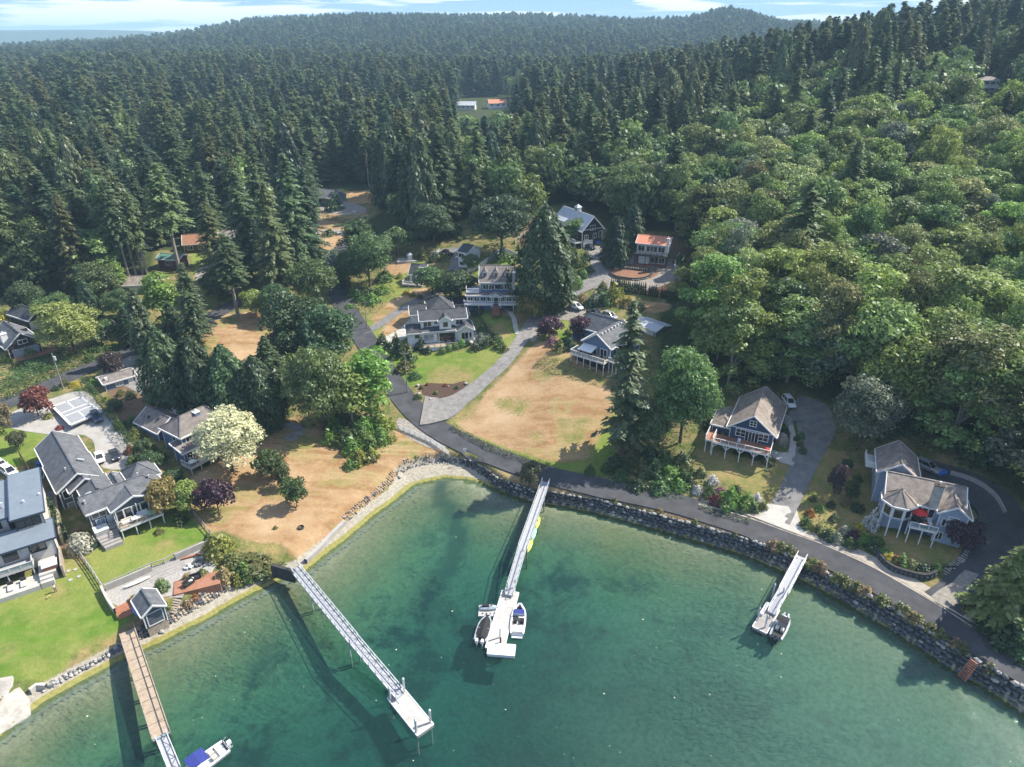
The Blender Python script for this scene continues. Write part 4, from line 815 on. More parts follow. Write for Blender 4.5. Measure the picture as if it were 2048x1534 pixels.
# --- orange roofed house
h=House('orange_roof_house','two storey house with orange tiled roof over brick ground floor',(1271.5,484.5),(1339.3,490.7),27.2,21.2); hJ=h
w=h.loc((1339.3,490.7),27.2)[0]
g=h.wing([0,w,0,8.6],27.0,1.7,'x','gable','cream_wall','orange_roof',.5,zg=23.9,gover=.5)
for u in (.14,.42,.56,.8): h.win(g,'F',u,24.6,1.9,1.6,2)
g=h.wing([.2,w-.2,-1.0,8.0],23.9,.05,'x','flat','brick','concrete',.3,trim='dark_timber',corner=False); h.door(g,'F',.26,21.0,3.0,2.1); h.win(g,'F',.62,21.4,2.6,1.8,2); h.win(g,'F',.86,21.4,1.8,1.7,2)
h.deck([.2,w,-1.9,-.9],24.0,'grey_deck','dark_timber','dark_timber',4,'F',railm='dark_timber',zg=20); h.chimney((1337,478),29.3,.8,2,'white_paint')
# --- grey gabled house with deck, centre right
h=House('deck_house','grey roofed blue house with a broad white posted deck by the tall fir',(1147.4,692),(1215,712.8),15.6,12.2); hK=h
w=h.loc((1215,712.8),15.6)[0]
g=h.wing([-7.0,8.6,8.6,16.4],16.9,3.2,'x','hip','blue_siding','grey_shingle',.55,ends=(1,.6))
g=h.wing([1.2,10.0,1.5,14.0],16.95,3.0,'y','gable','blue_siding','grey_shingle',.5);  gk=dict(R=[1.7,9.5,1.95,13]); h.win(gk,'F',.76,14.4,1.8,1.7,2); h.win(gk,'F',.3,14.2,3.0,1.8,3)
g=h.wing([8.2,13.2,3.6,11],16.9,2.0,'y','hip','blue_siding','grey_shingle',.5,ends=(1,0)); h.win(g,'F',.3,14.3,1.4,1.7,2); h.win(g,'F',.72,14.3,1.4,1.7,2)
h.deck([0,w,-1.4,1.9],14.2,'deck_wood','white_paint','white_paint',6,'F L',zg=10,glassy=True); h.deck([w+.01,w+2.4,.6,4.0],14.2,'deck_wood','white_paint','white_paint',3,'F R',zg=10,glassy=True)
h.item('awning',MB().add([(1.8,1.9,4.2),(5.8,1.9,4.2),(5.8,-.9,3.5),(1.8,-.9,3.5),(1.8,1.9,4.1),(5.8,1.9,4.1),(5.8,-.9,3.35),(1.8,-.9,3.35)],[(3,2,1,0),(4,5,6,7),(0,1,5,4),(1,2,6,5),(2,3,7,6),(3,0,4,7)]),'white_plastic')
h.item('lower_glazing',MB().box(.6,w-.6,.2,.35,-2,1.8),'window_glass')
for k in range(7): h.item('roof_vent',MB().box(6.2,6.6,2.6+1.5*k,2.9+1.5*k,7.1,7.75),'white_paint')
h=House('carport','long grey shed with pale metal roof beside the deck house',(1262,646),(1312,664),15.6,13.0,'shed')
w=h.loc((1312,664),15.6)[0]; g=h.wing([0,w,0,6.5],15.7,.8,'x','gable','grey_siding','pale_metal_roof',.35); h.door(g,'F',.75,13,2.4,2.0)
# --- navy house
h=House('navy_house','navy blue house with taupe roof and white braced deck',(1453.9,851.4),(1554.3,874.2),12.4,7.4); hL=h
w=h.loc((1554.3,874.2),12.4)[0]; d=h.loc((1483,793),12.4)[1]
g=h.wing([0,w,0,d],12.2,3.9,'y','gable','navy_siding','taupe_shingle',.7,gover=.7)
h.win(g,'F',.5,13.3,1.2,1.1,2,tr=.5); h.win(g,'F',.25,10.4,1.8,1.5,2,tr=.5); h.win(g,'F',.78,10.4,1.8,1.5,2,tr=.5); h.opening('french_door',g,'F',.515,9.6-h.zb,2.5,2.2,4); h.item('belt_board',MB().box(.75,w-.75,.56,.67,4.75,4.98),'white_paint')
for x,y in ((.62,.70),(.62,.58)): h.item('skylight',MB().bar((w*.34,d*y,6.7),(w*.43,d*y,7.35),.7,.25),'window_glass')
for x,y in ((.64,.85),(.72,.55),(.66,.35),(.36,.9)): h.item('roof_vent',MB().tube((w*x,d*y,5.5),(w*x,d*y,8.2-abs(x-.5)*6),.13),'grey_siding')
g=h.wing([-3.6,1.2,1.8,9.0],11.0,1.2,'y','hip','navy_siding','taupe_shingle',.45,ends=(1,0))
h.deck([-2.0,w-.6,-3.0,.66],9.6,'red_deck','white_paint','white_paint',5,'F L R',brace=True,zg=5.5); h.deck([-3.5,-2.01,-2.6,1.7],9.6,'red_deck','white_paint','white_paint',2,'L',zg=5.5)
# --- grey blue turreted house
h=House('turret_house','grey blue house with taupe roofs, bay turret and red umbrella deck',(1770.5,995.4),(1943.7,1033),11.6,6.0); hM=h
w=h.loc((1943.7,1033),11.6)[0]
yM=h.loc((1771.6,947.4),14.2)[1]
g=h.wing([0,w-.8,0,9.6],11.6,2.7,'x','gable','pale_blue_siding','taupe_shingle',.5)
for u in (.45,.53,.61): h.win(g,'F',u,8.8,.9,2.2,1)
for k in range(3): h.win(g,'L',.25+.25*k,8.2,1.2,2.0,1)
for k in range(3): h.win(g,'L',.25+.25*k,5.2,1.2,1.6,1)
g=h.wing([w-5.2,w,-1.2,5],11.65,1.9,'y','gable','pale_blue_siding','taupe_shingle',.5); h.win(g,'F',.5,9.0,1.7,1.4,1,pane='pale_glass'); h.win(g,'F',.22,9.0,.55,1.4,1); h.win(g,'F',.78,9.0,.55,1.4,1); h.win(g,'F',.5,10.65,1.4,.35,1,pane='pale_glass'); h.win(g,'F',.2,6.0,.9,1.5,2)
yb=h.loc((1796.6,885.9),15.2); g=h.wing([-1.3,6.0,6.8,15.6],12.5,2.8,'y','gable','pale_blue_siding','taupe_shingle',.5)
for k in range(3): h.win(g,'L',.2+.3*k,9.6,1.3,1.6,2)
h.item('balcony',MB().box(-2.9,-.8,10.5,15.2,5.0,5.25).box(-2.9,-2.75,10.5,15.2,5.251,6.2).box(-2.74,-.8,10.5,10.65,5.251,6.2),'white_paint')
# turret
cx_,cy_,rr=2.3,.45,3.0; ro=[];wa=[]
for k in range(8):
    t=math.pi/8+k*math.pi/4; ro.append((cx_+rr*math.cos(t),cy_+rr*math.sin(t),5.65)); wa.append((cx_+(rr-.55)*math.cos(t),cy_+(rr-.55)*math.sin(t)))
h.roof(ro+[(cx_,cy_,7.9)],[(k,(k+1)%8,8) for k in range(8)],'taupe_shingle'); h.item('turret_wall',MB().prism(wa,2.6,5.6),'pale_blue_siding')
for k in (4,5,6):
    a,b=Vector((*wa[k],0)),Vector((*wa[(k+1)%8],0)); n=((a+b)/2-Vector((cx_,cy_,0))).normalized()*.06; e=(b-a)
    fr_=MB().bar(a+e*.1+n+Vector((0,0,3.1)),b-e*.1+n+Vector((0,0,3.1)),.1,.14).bar(a+e*.1+n+Vector((0,0,5.0)),b-e*.1+n+Vector((0,0,5.0)),.1,.14).bar(a+e*.1+n+Vector((0,0,3.1)),a+e*.1+n+Vector((0,0,5.0)),.14).bar(b-e*.1+n+Vector((0,0,3.1)),b-e*.1+n+Vector((0,0,5)),.14).build('window','white_paint',h.e)
    MB().bar(a+e*.13+n*.7+Vector((0,0,4.05)),b-e*.13+n*.7+Vector((0,0,4.05)),.05,1.8).build('pane','window_glass',fr_)
for k in (4,5,6,7): h.item('post',MB().box(wa[k][0]-.1,wa[k][0]+.1,wa[k][1]-.1,wa[k][1]+.1,-2,5.5),'white_paint')
h.item('lower_wall',MB().box(3.6,w-5.3,.2,.4,-2,2.6),'navy_siding')
h.deck([cx_+2.1,w-4.75,-2.7,.48],8.6,'grey_deck','white_paint','white_paint',3,'F',zg=4,railm='white_paint',glassy=True); h.chimney((1880,970),16.2,1.3,2.5,'pale_rock','dark_siding')
# --- boathouse on the shore
h=House('boathouse','small grey boathouse with white trim by the wooden pier',(282,1235),(332.5,1210.4),5.2,2.4,'shed'); hBH=h
w=h.loc((332.5,1210.4),5.2)[0]; d=h.loc((262.7,1200.7),5.2)[1]
g=h.wing([0,w,0,max(4.2,d)],5.2,1.3,'y','gable','slate_siding','grey_shingle',.3,zg=2.3); h.item('plinth',MB().box(.4,w-.4,.5,3.9,-3,-.11),'brown_rock'); h.door(g,'F',.5,2.5,w-1.6,2.2,panel='slate_siding')
# --- small dormer cottage and garage
h=House('cottage','small white cottage with dark roof and one dormer behind the orchard tree',(816,549),(843,551),16.4,13.8)
w=h.loc((843,551),16.4)[0]+1; g=h.wing([0,w,0,6.5],16.4,2.8,'x','gable','white_wall','dark_shingle',.4); h.win(g,'F',.25,14.2,1.0,1.6,2); h.win(g,'F',.7,14.2,1.4,1.3,2)
h.item('dormer',MB().box(w*.6,w*.6+2.0,.9,3.5,3.2,5.0),'white_paint'); h.item('dormer_window',MB().box(w*.6+.3,w*.6+1.7,.86,.9,3.8,4.7),'window_glass'); h.item('dormer_roof',MB().add([(w*.6-.2,.7,4.9),(w*.6+2.2,.7,4.9),(w*.6+2.2,3.6,5.5),(w*.6-.2,3.6,5.5)],[(0,1,2,3)]),'dark_shingle')
h.deck([-1.2,w,-2.6,-.02],14.0,'deck_wood','white_paint','white_paint',4,'F L',zg=12)
h=House('white_garage','tall white garage building with dark roof by the shaded asphalt yard',(913,498),(935,502),22.2,17.2,'garage')
w=h.loc((935,502),22.2)[0]; g=h.wing([0,w,0,8],21.4,1.8,'x','gable','white_wall','dark_shingle',.3); h.win(g,'F',.35,19.6,2.0,1.2,2); h.win(g,'F',.35,17.0,1.4,1.1,1)
# --- houses among the firs
def simple_house(name,label,px,z,wd,dp,rot,zh,rise,wall,roof,axis='x',style='gable',trim='white_paint',wins=3,cat='house',two=False):
    P=on(*px); a=(P[0],P[1]); h=House.__new__(House); t=math.radians(rot); h.ex=np.array([math.cos(t),math.sin(t)]); h.ey=np.array([-h.ex[1],h.ex[0]]); h.o2=np.array(a)-h.ex*wd/2; h.zb=P[2]+z; h.len=wd
    h.e=empty(name,(h.o2[0],h.o2[1],h.zb),t,label,cat)
    g=h.wing([0,wd,0,dp],h.zb+zh,rise,axis,style,wall,roof,.5,trim=trim)
    for k in range(wins):
        h.win(g,'F',(k+.5)/wins,h.zb+zh-2.0,1.7,1.3,2)
        if two: h.win(g,'F',(k+.5)/wins,h.zb+zh-4.8,1.7,1.3,2)
    return h,g
simple_house('brown_roof_house','house with weathered brown roof half hidden by firs on the left',(404,505),0,12,9,18,3.2,2.6,'brown_siding','brown_roof',wins=3)
simple_house('green_roof_shed','small brown shed with green metal roof among the left firs',(338,540),0,8.5,6,-10,3.6,1.2,'brown_siding','green_metal_roof',wins=1,cat='shed')
simple_house('low_house','low house with grey shingle roof behind the bright columnar tree',(272,588),0,11,8,10,2.8,1.8,'cream_wall','taupe_shingle',wins=2)
simple_house('long_house','long house with mossy grey roof deep among the firs left of the lane',(468,492),0,16,9,35,3.0,2.2,'cream_wall','brown_grey_shingle',wins=3)
simple_house('bend_house','grey roofed house beside the pale yard beyond the bend of the lane',(640,410),0,14,11,-25,3.4,2.6,'grey_siding','grey_shingle',wins=3)
h,g=simple_house('white_mansion','big white house with dormers in a clearing of the left forest',(272,333),0,18,10,8,7.0,3.6,'white_wall','pale_metal_roof',wins=5,two=True)
for k in range(3): x=2.6+5.2*k; h.item('dormer',MB().box(x,x+2.2,1.0,4.5,7.6,9.6),'white_paint'); h.item('dormer_window',MB().box(x+.4,x+1.8,.94,1.0,8.2,9.3),'window_glass')
h.chimney((262,306),31.5,1.4,5,'white_paint')
simple_house('far_house','far grey roofed house in the gap of the middle forest',(931,221),0,17,11,-6,4.2,3.0,'cream_wall','pale_metal_roof',wins=4)
simple_house('far_house','far house with a terracotta roof in the gap of the middle forest',(996,217),0,16,12,10,4.2,3.0,'white_wall','orange_roof',wins=3)
simple_house('far_house','pale far house glimpsed right of the forest gap',(1222,205),0,14,10,0,5,2.5,'white_wall','taupe_shingle',wins=3)
h,g=simple_house('hill_house','grey house with white posted deck high on the right hill',(1975,186),0,11,9,-15,5.6,1.6,'pale_blue_siding','taupe_shingle','x','hip',wins=4,two=True)
h.deck([-3,8,-3,-.02],h.zb+2.9,'grey_deck','white_paint','white_paint',5,'F L')
simple_house('hill_house','white three storey house among the firs on the right hill',(1936,141),0,7,7,-10,8.0,1.8,'white_wall','taupe_shingle',wins=2,two=True)
for k,(px,l) in enumerate([((385,398),'white walled house glimpsed between the left fir trunks'),((510,402),'pale low house glimpsed left of the bend house')]): simple_house('glimpsed_house',l,px,0,13,9,15*k,3.4,2.0,'white_wall','pale_metal_roof',wins=2)

# ---------------------------------------------------------------- vehicles
def make_car(kind,color):
    # local: length along +x (front), origin on the ground in the middle
    L_,Wd,H=(4.8,1.85,1.72) if kind=='suv' else ((5.6,1.95,1.85) if kind=='pickup' else (4.7,1.82,1.42))
    e=empty('car',(0,0,0)); b=MB(); hx=L_/2; hw=Wd/2
    sec=[(-hx,.45,.75,.86),(-hx+.12,.28,.92,.94),(-hx+.9,.24,.98,1),(0,.22,.96,1),(hx-1.3,.24,.94,1),(hx-.35,.28,.80,.95),(hx,.42,.66,.82)]
    hh=.98 if kind!='sedan' else .86
    rings=[]
    for x,z0,z1,wf in sec:
        z1=z1*hh/.96; w=hw*wf; rings.append([(x,-w,z0),(x,-w,z1-.12),(x,-w*.90,z1),(x,w*.90,z1),(x,w,z1-.12),(x,w,z0)])
    b.loft(rings); body=b.build('body','car_'+color,e,smooth=False)
    if kind=='suv': c=[(-hx+.06,.90),(-hx+.42,1.0),(.35,1.0),(1.15,.0)]; cab=[(-hx+.08,hh-.02,.86),(-hx+.50,H-.06,.70),(.25,H-.06,.70),(1.25,hh-.02,.84)]
    elif kind=='pickup': cab=[(-.9,hh-.02,.86),(-.6,H-.06,.72),(.65,H-.06,.72),(1.5,hh-.02,.84)]
    else: cab=[(-hx+.55,hh-.02,.82),(-.95,H-.05,.66),(.30,H-.05,.66),(1.25,hh-.02,.82)]
    g=MB(); g.loft([[(x,-hw*w,z),(x,hw*w,z)] for x,z,w in cab],closed=False)
    for s in (-1,1): g.add([(x,s*hw*w,z) for x,z,w in cab],[(0,1,2,3) if s<0 else (3,2,1,0)])
    g.build('windows','car_glass',e)
    r=MB(); (xa,za,wa),(xb,zb,wb)=cab[1],cab[2]; r.box(xa-.05,xb+.05,-hw*wa-.02,hw*wa+.02,za+.004,za+.06)
    for s in (-1,1):
        for i,j in ((0,1),(2,3)): r.bar((cab[i][0],s*hw*cab[i][2],cab[i][1]),(cab[j][0],s*hw*cab[j][2],cab[j][1]),.09)
        xm=(xa+xb)/2-.1; r.bar((xm,s*hw*.86,hh),(xm,s*hw*wa,za),.10)
    r.build('roof','car_'+color,e)
    if kind=='pickup': MB().box(-hx+.12,-1.0,-hw+.16,hw-.16,hh-.03,hh+.012).build('cargo_bed','black_rubber',e)
    for x in (-L_*.29,L_*.31):
        for s in (-1,1):
            w=MB().tube((x,s*(hw-.24),.34),(x,s*(hw+.01),.34),.34,n=12).build('wheel','tyre',e); MB().tube((x,s*(hw+.012),.34),(x,s*(hw+.03),.34),.2,n=10).build('rim','hub',w)
    for s in (-1,1):
        MB().box(hx-.24,hx-.02,s*hw*.62-.18,s*hw*.62+.18,.58,.74).build('headlight','lamp_lens',e); MB().box(-hx-.01,-hx+.1,s*hw*.68-.14,s*hw*.68+.14,.62,.80).build('tail_light','tail_lens',e); MB().box(.75,.95,s*(hw+.08)-.09,s*(hw+.08)+.09,hh+.02,hh+.16).build('wing_mirror','car_'+color,e)
    return e
CARS={}
def car(kind,color,px,heading,label,dz=.08,rack=False):
    # heading given by a second picture point ahead of the car
    p=on(*px); q=at(heading[0],heading[1],p[2]); rz=math.atan2(q[1]-p[1],q[0]-p[0])
    k=(kind,color)
    if k not in CARS: CARS[k]=o=make_car(kind,color)
    else: o=dup(CARS[k])
    o.location=(p[0],p[1],p[2]+dz); o.rotation_euler=(0,0,rz); tag(o,label,'car','cars parked at the houses'); return o
c1=car('suv','blue',(194,839),(204,856),'dark blue car with roof box parked on the white lined court')
bx_=MB().loft([[(x,-w,1.72),(x,-w,1.72+h_),(x,w,1.72+h_),(x,w,1.72)] for x,w,h_ in ((-1.3,.25,.2),(-1.0,.42,.36),(.3,.42,.36),(.6,.25,.18))]).build('roof_box','car_dark',c1)
car('sedan','white',(200,919),(207,940),'white car with dark glass roof parked outside the grey house'); car('sedan','dark',(230,914),(238,932),'dark saloon parked beside the white car outside the grey house')
car('sedan','red',(318,815),(300,813),'red car mostly hidden behind the blue house roof'); car('suv','white',(353,821),(362,832),'white car in shade behind the blue house chimney'); 
car('suv','white',(1152,617),(1166,622),'white car on the pale gravel by the lane'); car('pickup','dark',(1190,631),(1206,637),'dark pickup truck parked above the deck house'); car('suv','silver',(1220,636),(1234,641),'silver car parked nose to the deck house roof')
car('suv','white',(1577,809),(1584,818),'white car in shade behind the navy house'); car('suv','silver',(1853,938),(1866,944),'silver car parked behind the turret house')
car('suv','dark',(886,580),(896,582),'black car under the orchard trees on the grey track'); car('sedan','dark',(1180,497),(1192,502),'black car outside the barn garage door'); car('pickup','dark',(892,510),(880,507),'dark pickup truck beside the tall white garage')
car('suv','white',(4,936),(22,948),'white van like car at the very left edge'); car('suv','white',(20,948),(33,956),'white car behind the modern house roof at left edge')
car('sedan','dark',(905,550),(915,552),'dark car half hidden by the hedge near the cottage')

# ---------------------------------------------------------------- boats
def hull(L_,Wd,H,m='white_plastic',name='boat',z0=-.35,blunt=.15):
    e=empty(name,(0,0,0)); xs=[-.5,-.35,-.1,.15,.32,.43,.5]; wf=[.88,.95,1,.95,.72,.40,blunt]; sh=[0,0,.02,.06,.12,.18,.22]
    rings=[]; inner=[]
    for x,w,s in zip(xs,wf,sh):
        X=x*L_; w=w*Wd/2; z=H+s*H*1.2; rings.append([(X,-w,z),(X*.985,-w*.82,.05),(X*.96,0,z0),(X*.985,w*.82,.05),(X,w,z)]); inner.append((X,w,z))
    b=MB(); b.loft(rings,closed=False); b.add([(p[0],p[1],p[2]) for p in rings[0]],[(0,1,2,3,4)]); b.add(rings[-1],[(4,3,2,1,0)])
    g=MB()
    o=[[(X,-w,z),(X*.96,-max(w-.28,.02),z+.04),(X*.96,-max(w-.3,.015),z-.12)] for X,w,z in inner]
    for s in (1,-1): g.loft([[(a,s*bb,c) for a,bb,c in r] for r in o],closed=False)
    b.build('hull',m,e); g.build('gunwale',m,e)
    return e,inner
def outboard(e,x,y,z,m='car_dark'):
    o=MB().loft([[(x-.55,y-.2,z+.3),(x-.55,y+.2,z+.3),(x-.5,y+.2,z+.75),(x-.5,y-.2,z+.75)],[(x+.1,y-.2,z+.25),(x+.1,y+.2,z+.25),(x+.05,y+.17,z+.8),(x+.05,y-.17,z+.8)]]).box(x-.35,x-.1,y-.09,y+.09,z-.6,z+.3).box(x-.55,x-.08,y-.04,y+.04,z-.75,z-.601).build('outboard_motor',m,e); return o
def bow_loc(px,z=0.05): p=at(px[0],px[1],z); return p
def place(e,stern,bow,z=0.05):
    a=at(*stern,z);b=at(*bow,z); c=(a+b)/2; e.location=(c[0],c[1],z); e.rotation_euler=(0,0,math.atan2(b[1]-a[1],b[0]-a[0])); return np.linalg.norm(b-a)
def blen(s,b): return float(np.linalg.norm(at(*s,.1)-at(*b,.1)))
# white bowrider
ln=blen((1034,1274),(1040,1214)); e,i=hull(ln,2.5,.75,'white_plastic','motorboat'); place(e,(1034,1274),(1040,1214)); tag(e,'white motorboat with navy canvas over the bow at the middle pier','boat')
MB().box(-ln*.48,ln*.30,-.92,.92,.28,.36).build('cockpit_floor','cream_vinyl',e); MB().loft([[(ln*.06,-1.0,.86),(ln*.06,1.0,.86),(ln*.06,.9,.95),(ln*.06,-.9,.95)],[(ln*.26,-.85,.98),(ln*.26,.85,.98),(ln*.26,.75,1.06),(ln*.26,-.75,1.06)]]).build('bow_cover','navy_canvas',e)
for y in (-.5,.5): MB().box(-.75,-.15,y-.28,y+.28,.37,.75).box(-.85,-.74,y-.28,y+.28,.37,1.1).build('seat','black_rubber',e)
MB().box(-ln*.44,-ln*.24,-.9,.9,.37,.80).build('sun_pad','white_plastic',e); MB().bar((.35,-.95,1.1),(.35,.95,1.1),.06,.42).build('windscreen','pale_glass',e); MB().box(-ln*.57,-ln*.49,-.85,.85,.15,.28).build('swim_platform','white_plastic',e); MB().box(-.05,.3,-.9,.0,.37,.95).build('dashboard','cream_vinyl',e)
# covered boat
ln=blen((960,1286),(976,1236)); e,i=hull(ln,2.3,.6,'hull_grey','motorboat',blunt=.55); place(e,(960,1286),(976,1236)); tag(e,'boat under a black canvas cover beside the middle pier','boat')
MB().loft([[(x*ln,-w,.62),(x*ln,0,.62+hh_),(x*ln,w,.62)] for x,w,hh_ in ((-.42,.85,.1),(-.3,.98,.35),(0,1.05,.45),(.25,.95,.4),(.4,.6,.3))],cap=False).build('cover','black_canvas',e); MB().bar((-.05*ln,-1.0,.75),(-.05*ln,1.0,.75),.04,.10).build('strap','cream_vinyl',e)
outboard(e,-ln*.5-.1,-.45,.25,'white_plastic'); outboard(e,-ln*.5-.1,.45,.25,'white_plastic')
# dark boat at the right pier
ln=blen((1550,1280),(1573,1233)); e,i=hull(ln,2.3,.62,'hull_grey','motorboat',blunt=.35); place(e,(1550,1280),(1573,1233)); tag(e,'grey open motorboat with dark canopy at the right pier','boat')
MB().box(-ln*.46,ln*.32,-.85,.85,.22,.3).build('cockpit_floor','car_dark',e); MB().loft([[(x*ln,-.9,z),(x*ln,.9,z),(x*ln,.9,z+.05),(x*ln,-.9,z+.05)] for x,z in ((-.08,1.7),(.02,1.85),(.17,1.7))]).build('bimini','black_canvas',e)
for x in (-.07,.16):
    for y in (-.85,.85): MB().bar((x*ln,y,.6),(x*ln,y,1.72),.05).build('canopy_pole','aluminium',e)
for y in (-.4,.4): MB().box(-ln*.2,-ln*.1,y-.26,y+.26,.31,.85).build('seat','cream_vinyl',e)
MB().box(-ln*.45,-ln*.36,-.8,.8,.31,.62).build('stern_bench','black_rubber',e); outboard(e,-ln*.5-.15,-.35,.25); outboard(e,-ln*.5-.15,.35,.25); MB().box(ln*.30,ln*.40,-.5,.5,.4,.66).build('bow_bench','white_plastic',e)
# boat with blue bimini, bottom edge
ln=7.0; s,b=(375,1550),(440,1498); e,i=hull(ln,2.6,.7,'white_plastic','motorboat'); a=at(404,1534,.1); a2=at(436,1510,.1); rz=math.atan2(a2[1]-a[1],a2[0]-a[0]); e.location=(a[0],a[1],.05); e.rotation_euler=(0,0,rz+math.pi); tag(e,'white motorboat with royal blue bimini at the bottom edge','boat')
MB().box(-ln*.46,ln*.3,-1.0,1.0,.25,.33).build('cockpit_floor','white_plastic',e); MB().loft([[(x,-1.1,z),(x,1.1,z),(x,1.1,z+.06),(x,-1.1,z+.06)] for x,z in ((-.9,1.95),(.3,2.1),(1.5,1.95))]).build('bimini','navy_canvas',e)
for x in (-.8,1.4):
    for y in (-1.05,1.05): MB().bar((x,y,.7),(x,y,2.0),.05).build('canopy_pole','aluminium',e)
for y in (-.45,.45): MB().box(-1.9,-1.3,y-.3,y+.3,.34,.85).build('seat','cream_vinyl',e)
MB().box(-2.9,-2.2,-1.0,1.0,.34,.75).build('stern_bench','white_plastic',e); outboard(e,-ln*.5-.15,.0,.3,'white_plastic'); MB().bar((-ln*.5,-.9,.75),(-ln*.5,.9,.75),.06).bar((-ln*.5,-.9,.7),(-ln*.5-.5,-.9,1.0),.05).bar((-ln*.5,.9,.7),(-ln*.5-.5,.9,1.0),.05).build('stern_rail','aluminium',e)
# personal watercraft on its float
a=at(957,1222,.3); b=at(998,1222,.3); f=MB(); wdt=np.linalg.norm(b-a); f.box(-wdt/2,wdt/2,-1.1,1.3,-.25,.28); rz=math.atan2((b-a)[1],(b-a)[0]); c=(a+b)/2
e=f.build('drive_on_float','float_deck',None,(c[0],c[1],0),rz); tag(e,'pale plastic float with black rings carrying the water scooter','float')
for k in range(4): MB().tube((-wdt*.3+k*.65,-.55,.281),(-wdt*.3+k*.65,-.55,.34),.13,n=8).build('socket','black_rubber',e)
e=empty('water_scooter',(c[0],c[1]+.55,.3),rz,'dark grey water scooter parked on the pale float','water scooter')
MB().loft([[(x,-w,.05),(x,-w,.3+h_*.4),(x,-w*.5,.4+h_),(x,w*.5,.4+h_),(x,w,.3+h_*.4),(x,w,.05)] for x,w,h_ in ((-1.5,.45,.05),(-1.0,.55,.12),(.2,.55,.2),(.9,.45,.15),(1.5,.12,.0))]).build('hull','hull_grey',e); MB().box(-1.1,.05,-.2,.2,.55,.82).build('seat','black_canvas',e); MB().bar((.35,-.4,1.0),(.35,.4,1.0),.06).bar((.5,0,.55),(.35,0,1.0),.1).build('handlebar','black_rubber',e)
def kayak(px0,px1,z,m,label,wid=.75,name='kayak',hh=.3,cat='kayak',grp=None):
    a=at(*px0,z);b=at(*px1,z);ln=np.linalg.norm(b-a);c=(a+b)/2; e=empty(name,(c[0],c[1],z),math.atan2((b-a)[1],(b-a)[0]),label,cat,grp)
    MB().loft([[(x*ln,-w*wid/2,hh*.7),(x*ln,-w*wid*.35,0),(x*ln,w*wid*.35,0),(x*ln,w*wid/2,hh*.7),(x*ln,w*wid*.3,hh),(x*ln,-w*wid*.3,hh)] for x,w in ((-.5,.08),(-.38,.6),(-.15,1),(.15,1),(.38,.6),(.5,.08))]).build('hull',m,e); MB().box(-.22,.16,-wid*.15,wid*.15,hh-.02,hh+.012).build('seat_well','hull_grey',e); return e
for a_,b_,m_,l_ in (((1072,1060),(1079,1035),'lime','upper yellow green kayak on the right side of the middle pier'),((1064,1083),(1072,1056),'mint','pale mint kayak between the two yellow ones on the pier'),((1055,1106),(1065,1079),'lime','lower yellow green kayak on the right side of the middle pier'),((1047,1080),(1055,1056),'mint','upper mint kayak on the left side of the middle pier'),((1039,1103),(1048,1079),'mint','lower mint kayak on the left side of the middle pier')): kayak(a_,b_,1.9,m_,l_,.75)
kayak((1563,1193),(1576,1176),.15,'white_plastic','white dinghy tied to the right pier gangway',1.5,'dinghy',.5,'dinghy'); p=on(246,1177); kayak((247,1177),(301,1154),p[2]+.25,'white_plastic','slim white canoe lying on the shore terrace',.75,'canoe',.3,'canoe'); p=on(268,1220); e=kayak((266,1207),(276,1232),p[2]+1.0,'teal_plastic','blue and white paddle board leaning by the boathouse',.8,'paddle_board',.15,'paddle board')
# ---------------------------------------------------------------- piers
def pier(name,label): return empty(name,(0,0,0),0,label,'pier')
def cross(a,b): d=(b-a)[:2]/np.linalg.norm((b-a)[:2]); return np.array([-d[1],d[0],0]),np.array([d[0],d[1],0])
def span(e,a,b,wd,deckm,name='deck',truss=0,railh=1.0,th=.25,railm='aluminium',both=True,step=2.0,low=True):
    a=np.array(a,float);b=np.array(b,float); n,d=cross(a,b); A=Vector(a);B=Vector(b); Nn=Vector(n)*wd/2; up=Vector((0,0,1))
    MB().add([A-Nn,B-Nn,B+Nn,A+Nn,A-Nn-up*th,B-Nn-up*th,B+Nn-up*th,A+Nn-up*th],[(0,1,2,3),(7,6,5,4),(0,4,5,1),(1,5,6,2),(2,6,7,3),(3,7,4,0)]).build(name,deckm,e)
    ln=(B-A).length; k=max(2,int(ln/step))
    for s in ((-1,1) if both else (1,)):
        r=MB(); o=Nn*s*1.03; r.bar(A+o+up*railh,B+o+up*railh,.10,.10); 
        if low: r.bar(A+o+up*.08,B+o+up*.08,.12,.16)
        for i in range(k+1): q=A+(B-A)*(i/k)+o; r.bar(q-up*.2,q+up*railh,.07)
        if truss:
            for i in range(k): q=A+(B-A)*(i/k)+o; w=A+(B-A)*((i+.5)/k)+o; v=A+(B-A)*((i+1)/k)+o; r.bar(q+up*.1,w+up*railh,.06).bar(w+up*railh,v+up*.1,.06)
        r.build('railing',railm,e)
def pile(e,p,z0,z1,r=.16,m='dark_timber',cap=None,name='piling'):
    o=MB().tube((p[0],p[1],z0),(p[0],p[1],z1),r,n=10).build(name,m,e)
    if cap: MB().tube((p[0],p[1],z1+.002),(p[0],p[1],z1+.3),r*1.15,.03,n=10).build('cone_cap',cap,o)
def floatbox(e,c0,c1,wd,m='float_deck',z=.5,name='float'):
    a=np.array(c0);b=np.array(c1);n,d=cross(a,b); P=[tuple((a-n*wd/2)[:2]),tuple((b-n*wd/2)[:2]),tuple((b+n*wd/2)[:2]),tuple((a+n*wd/2)[:2])]
    o=MB().prism(P,-.2,z).build(name,m,e)
    r=MB(); up=Vector((0,0,z)); V=[Vector((*p,0))+up for p in P]
    for i in range(4): r.bar(V[i],V[(i+1)%4],.14,.12)
    r.build('float_edge','white_plastic',e); return n,d
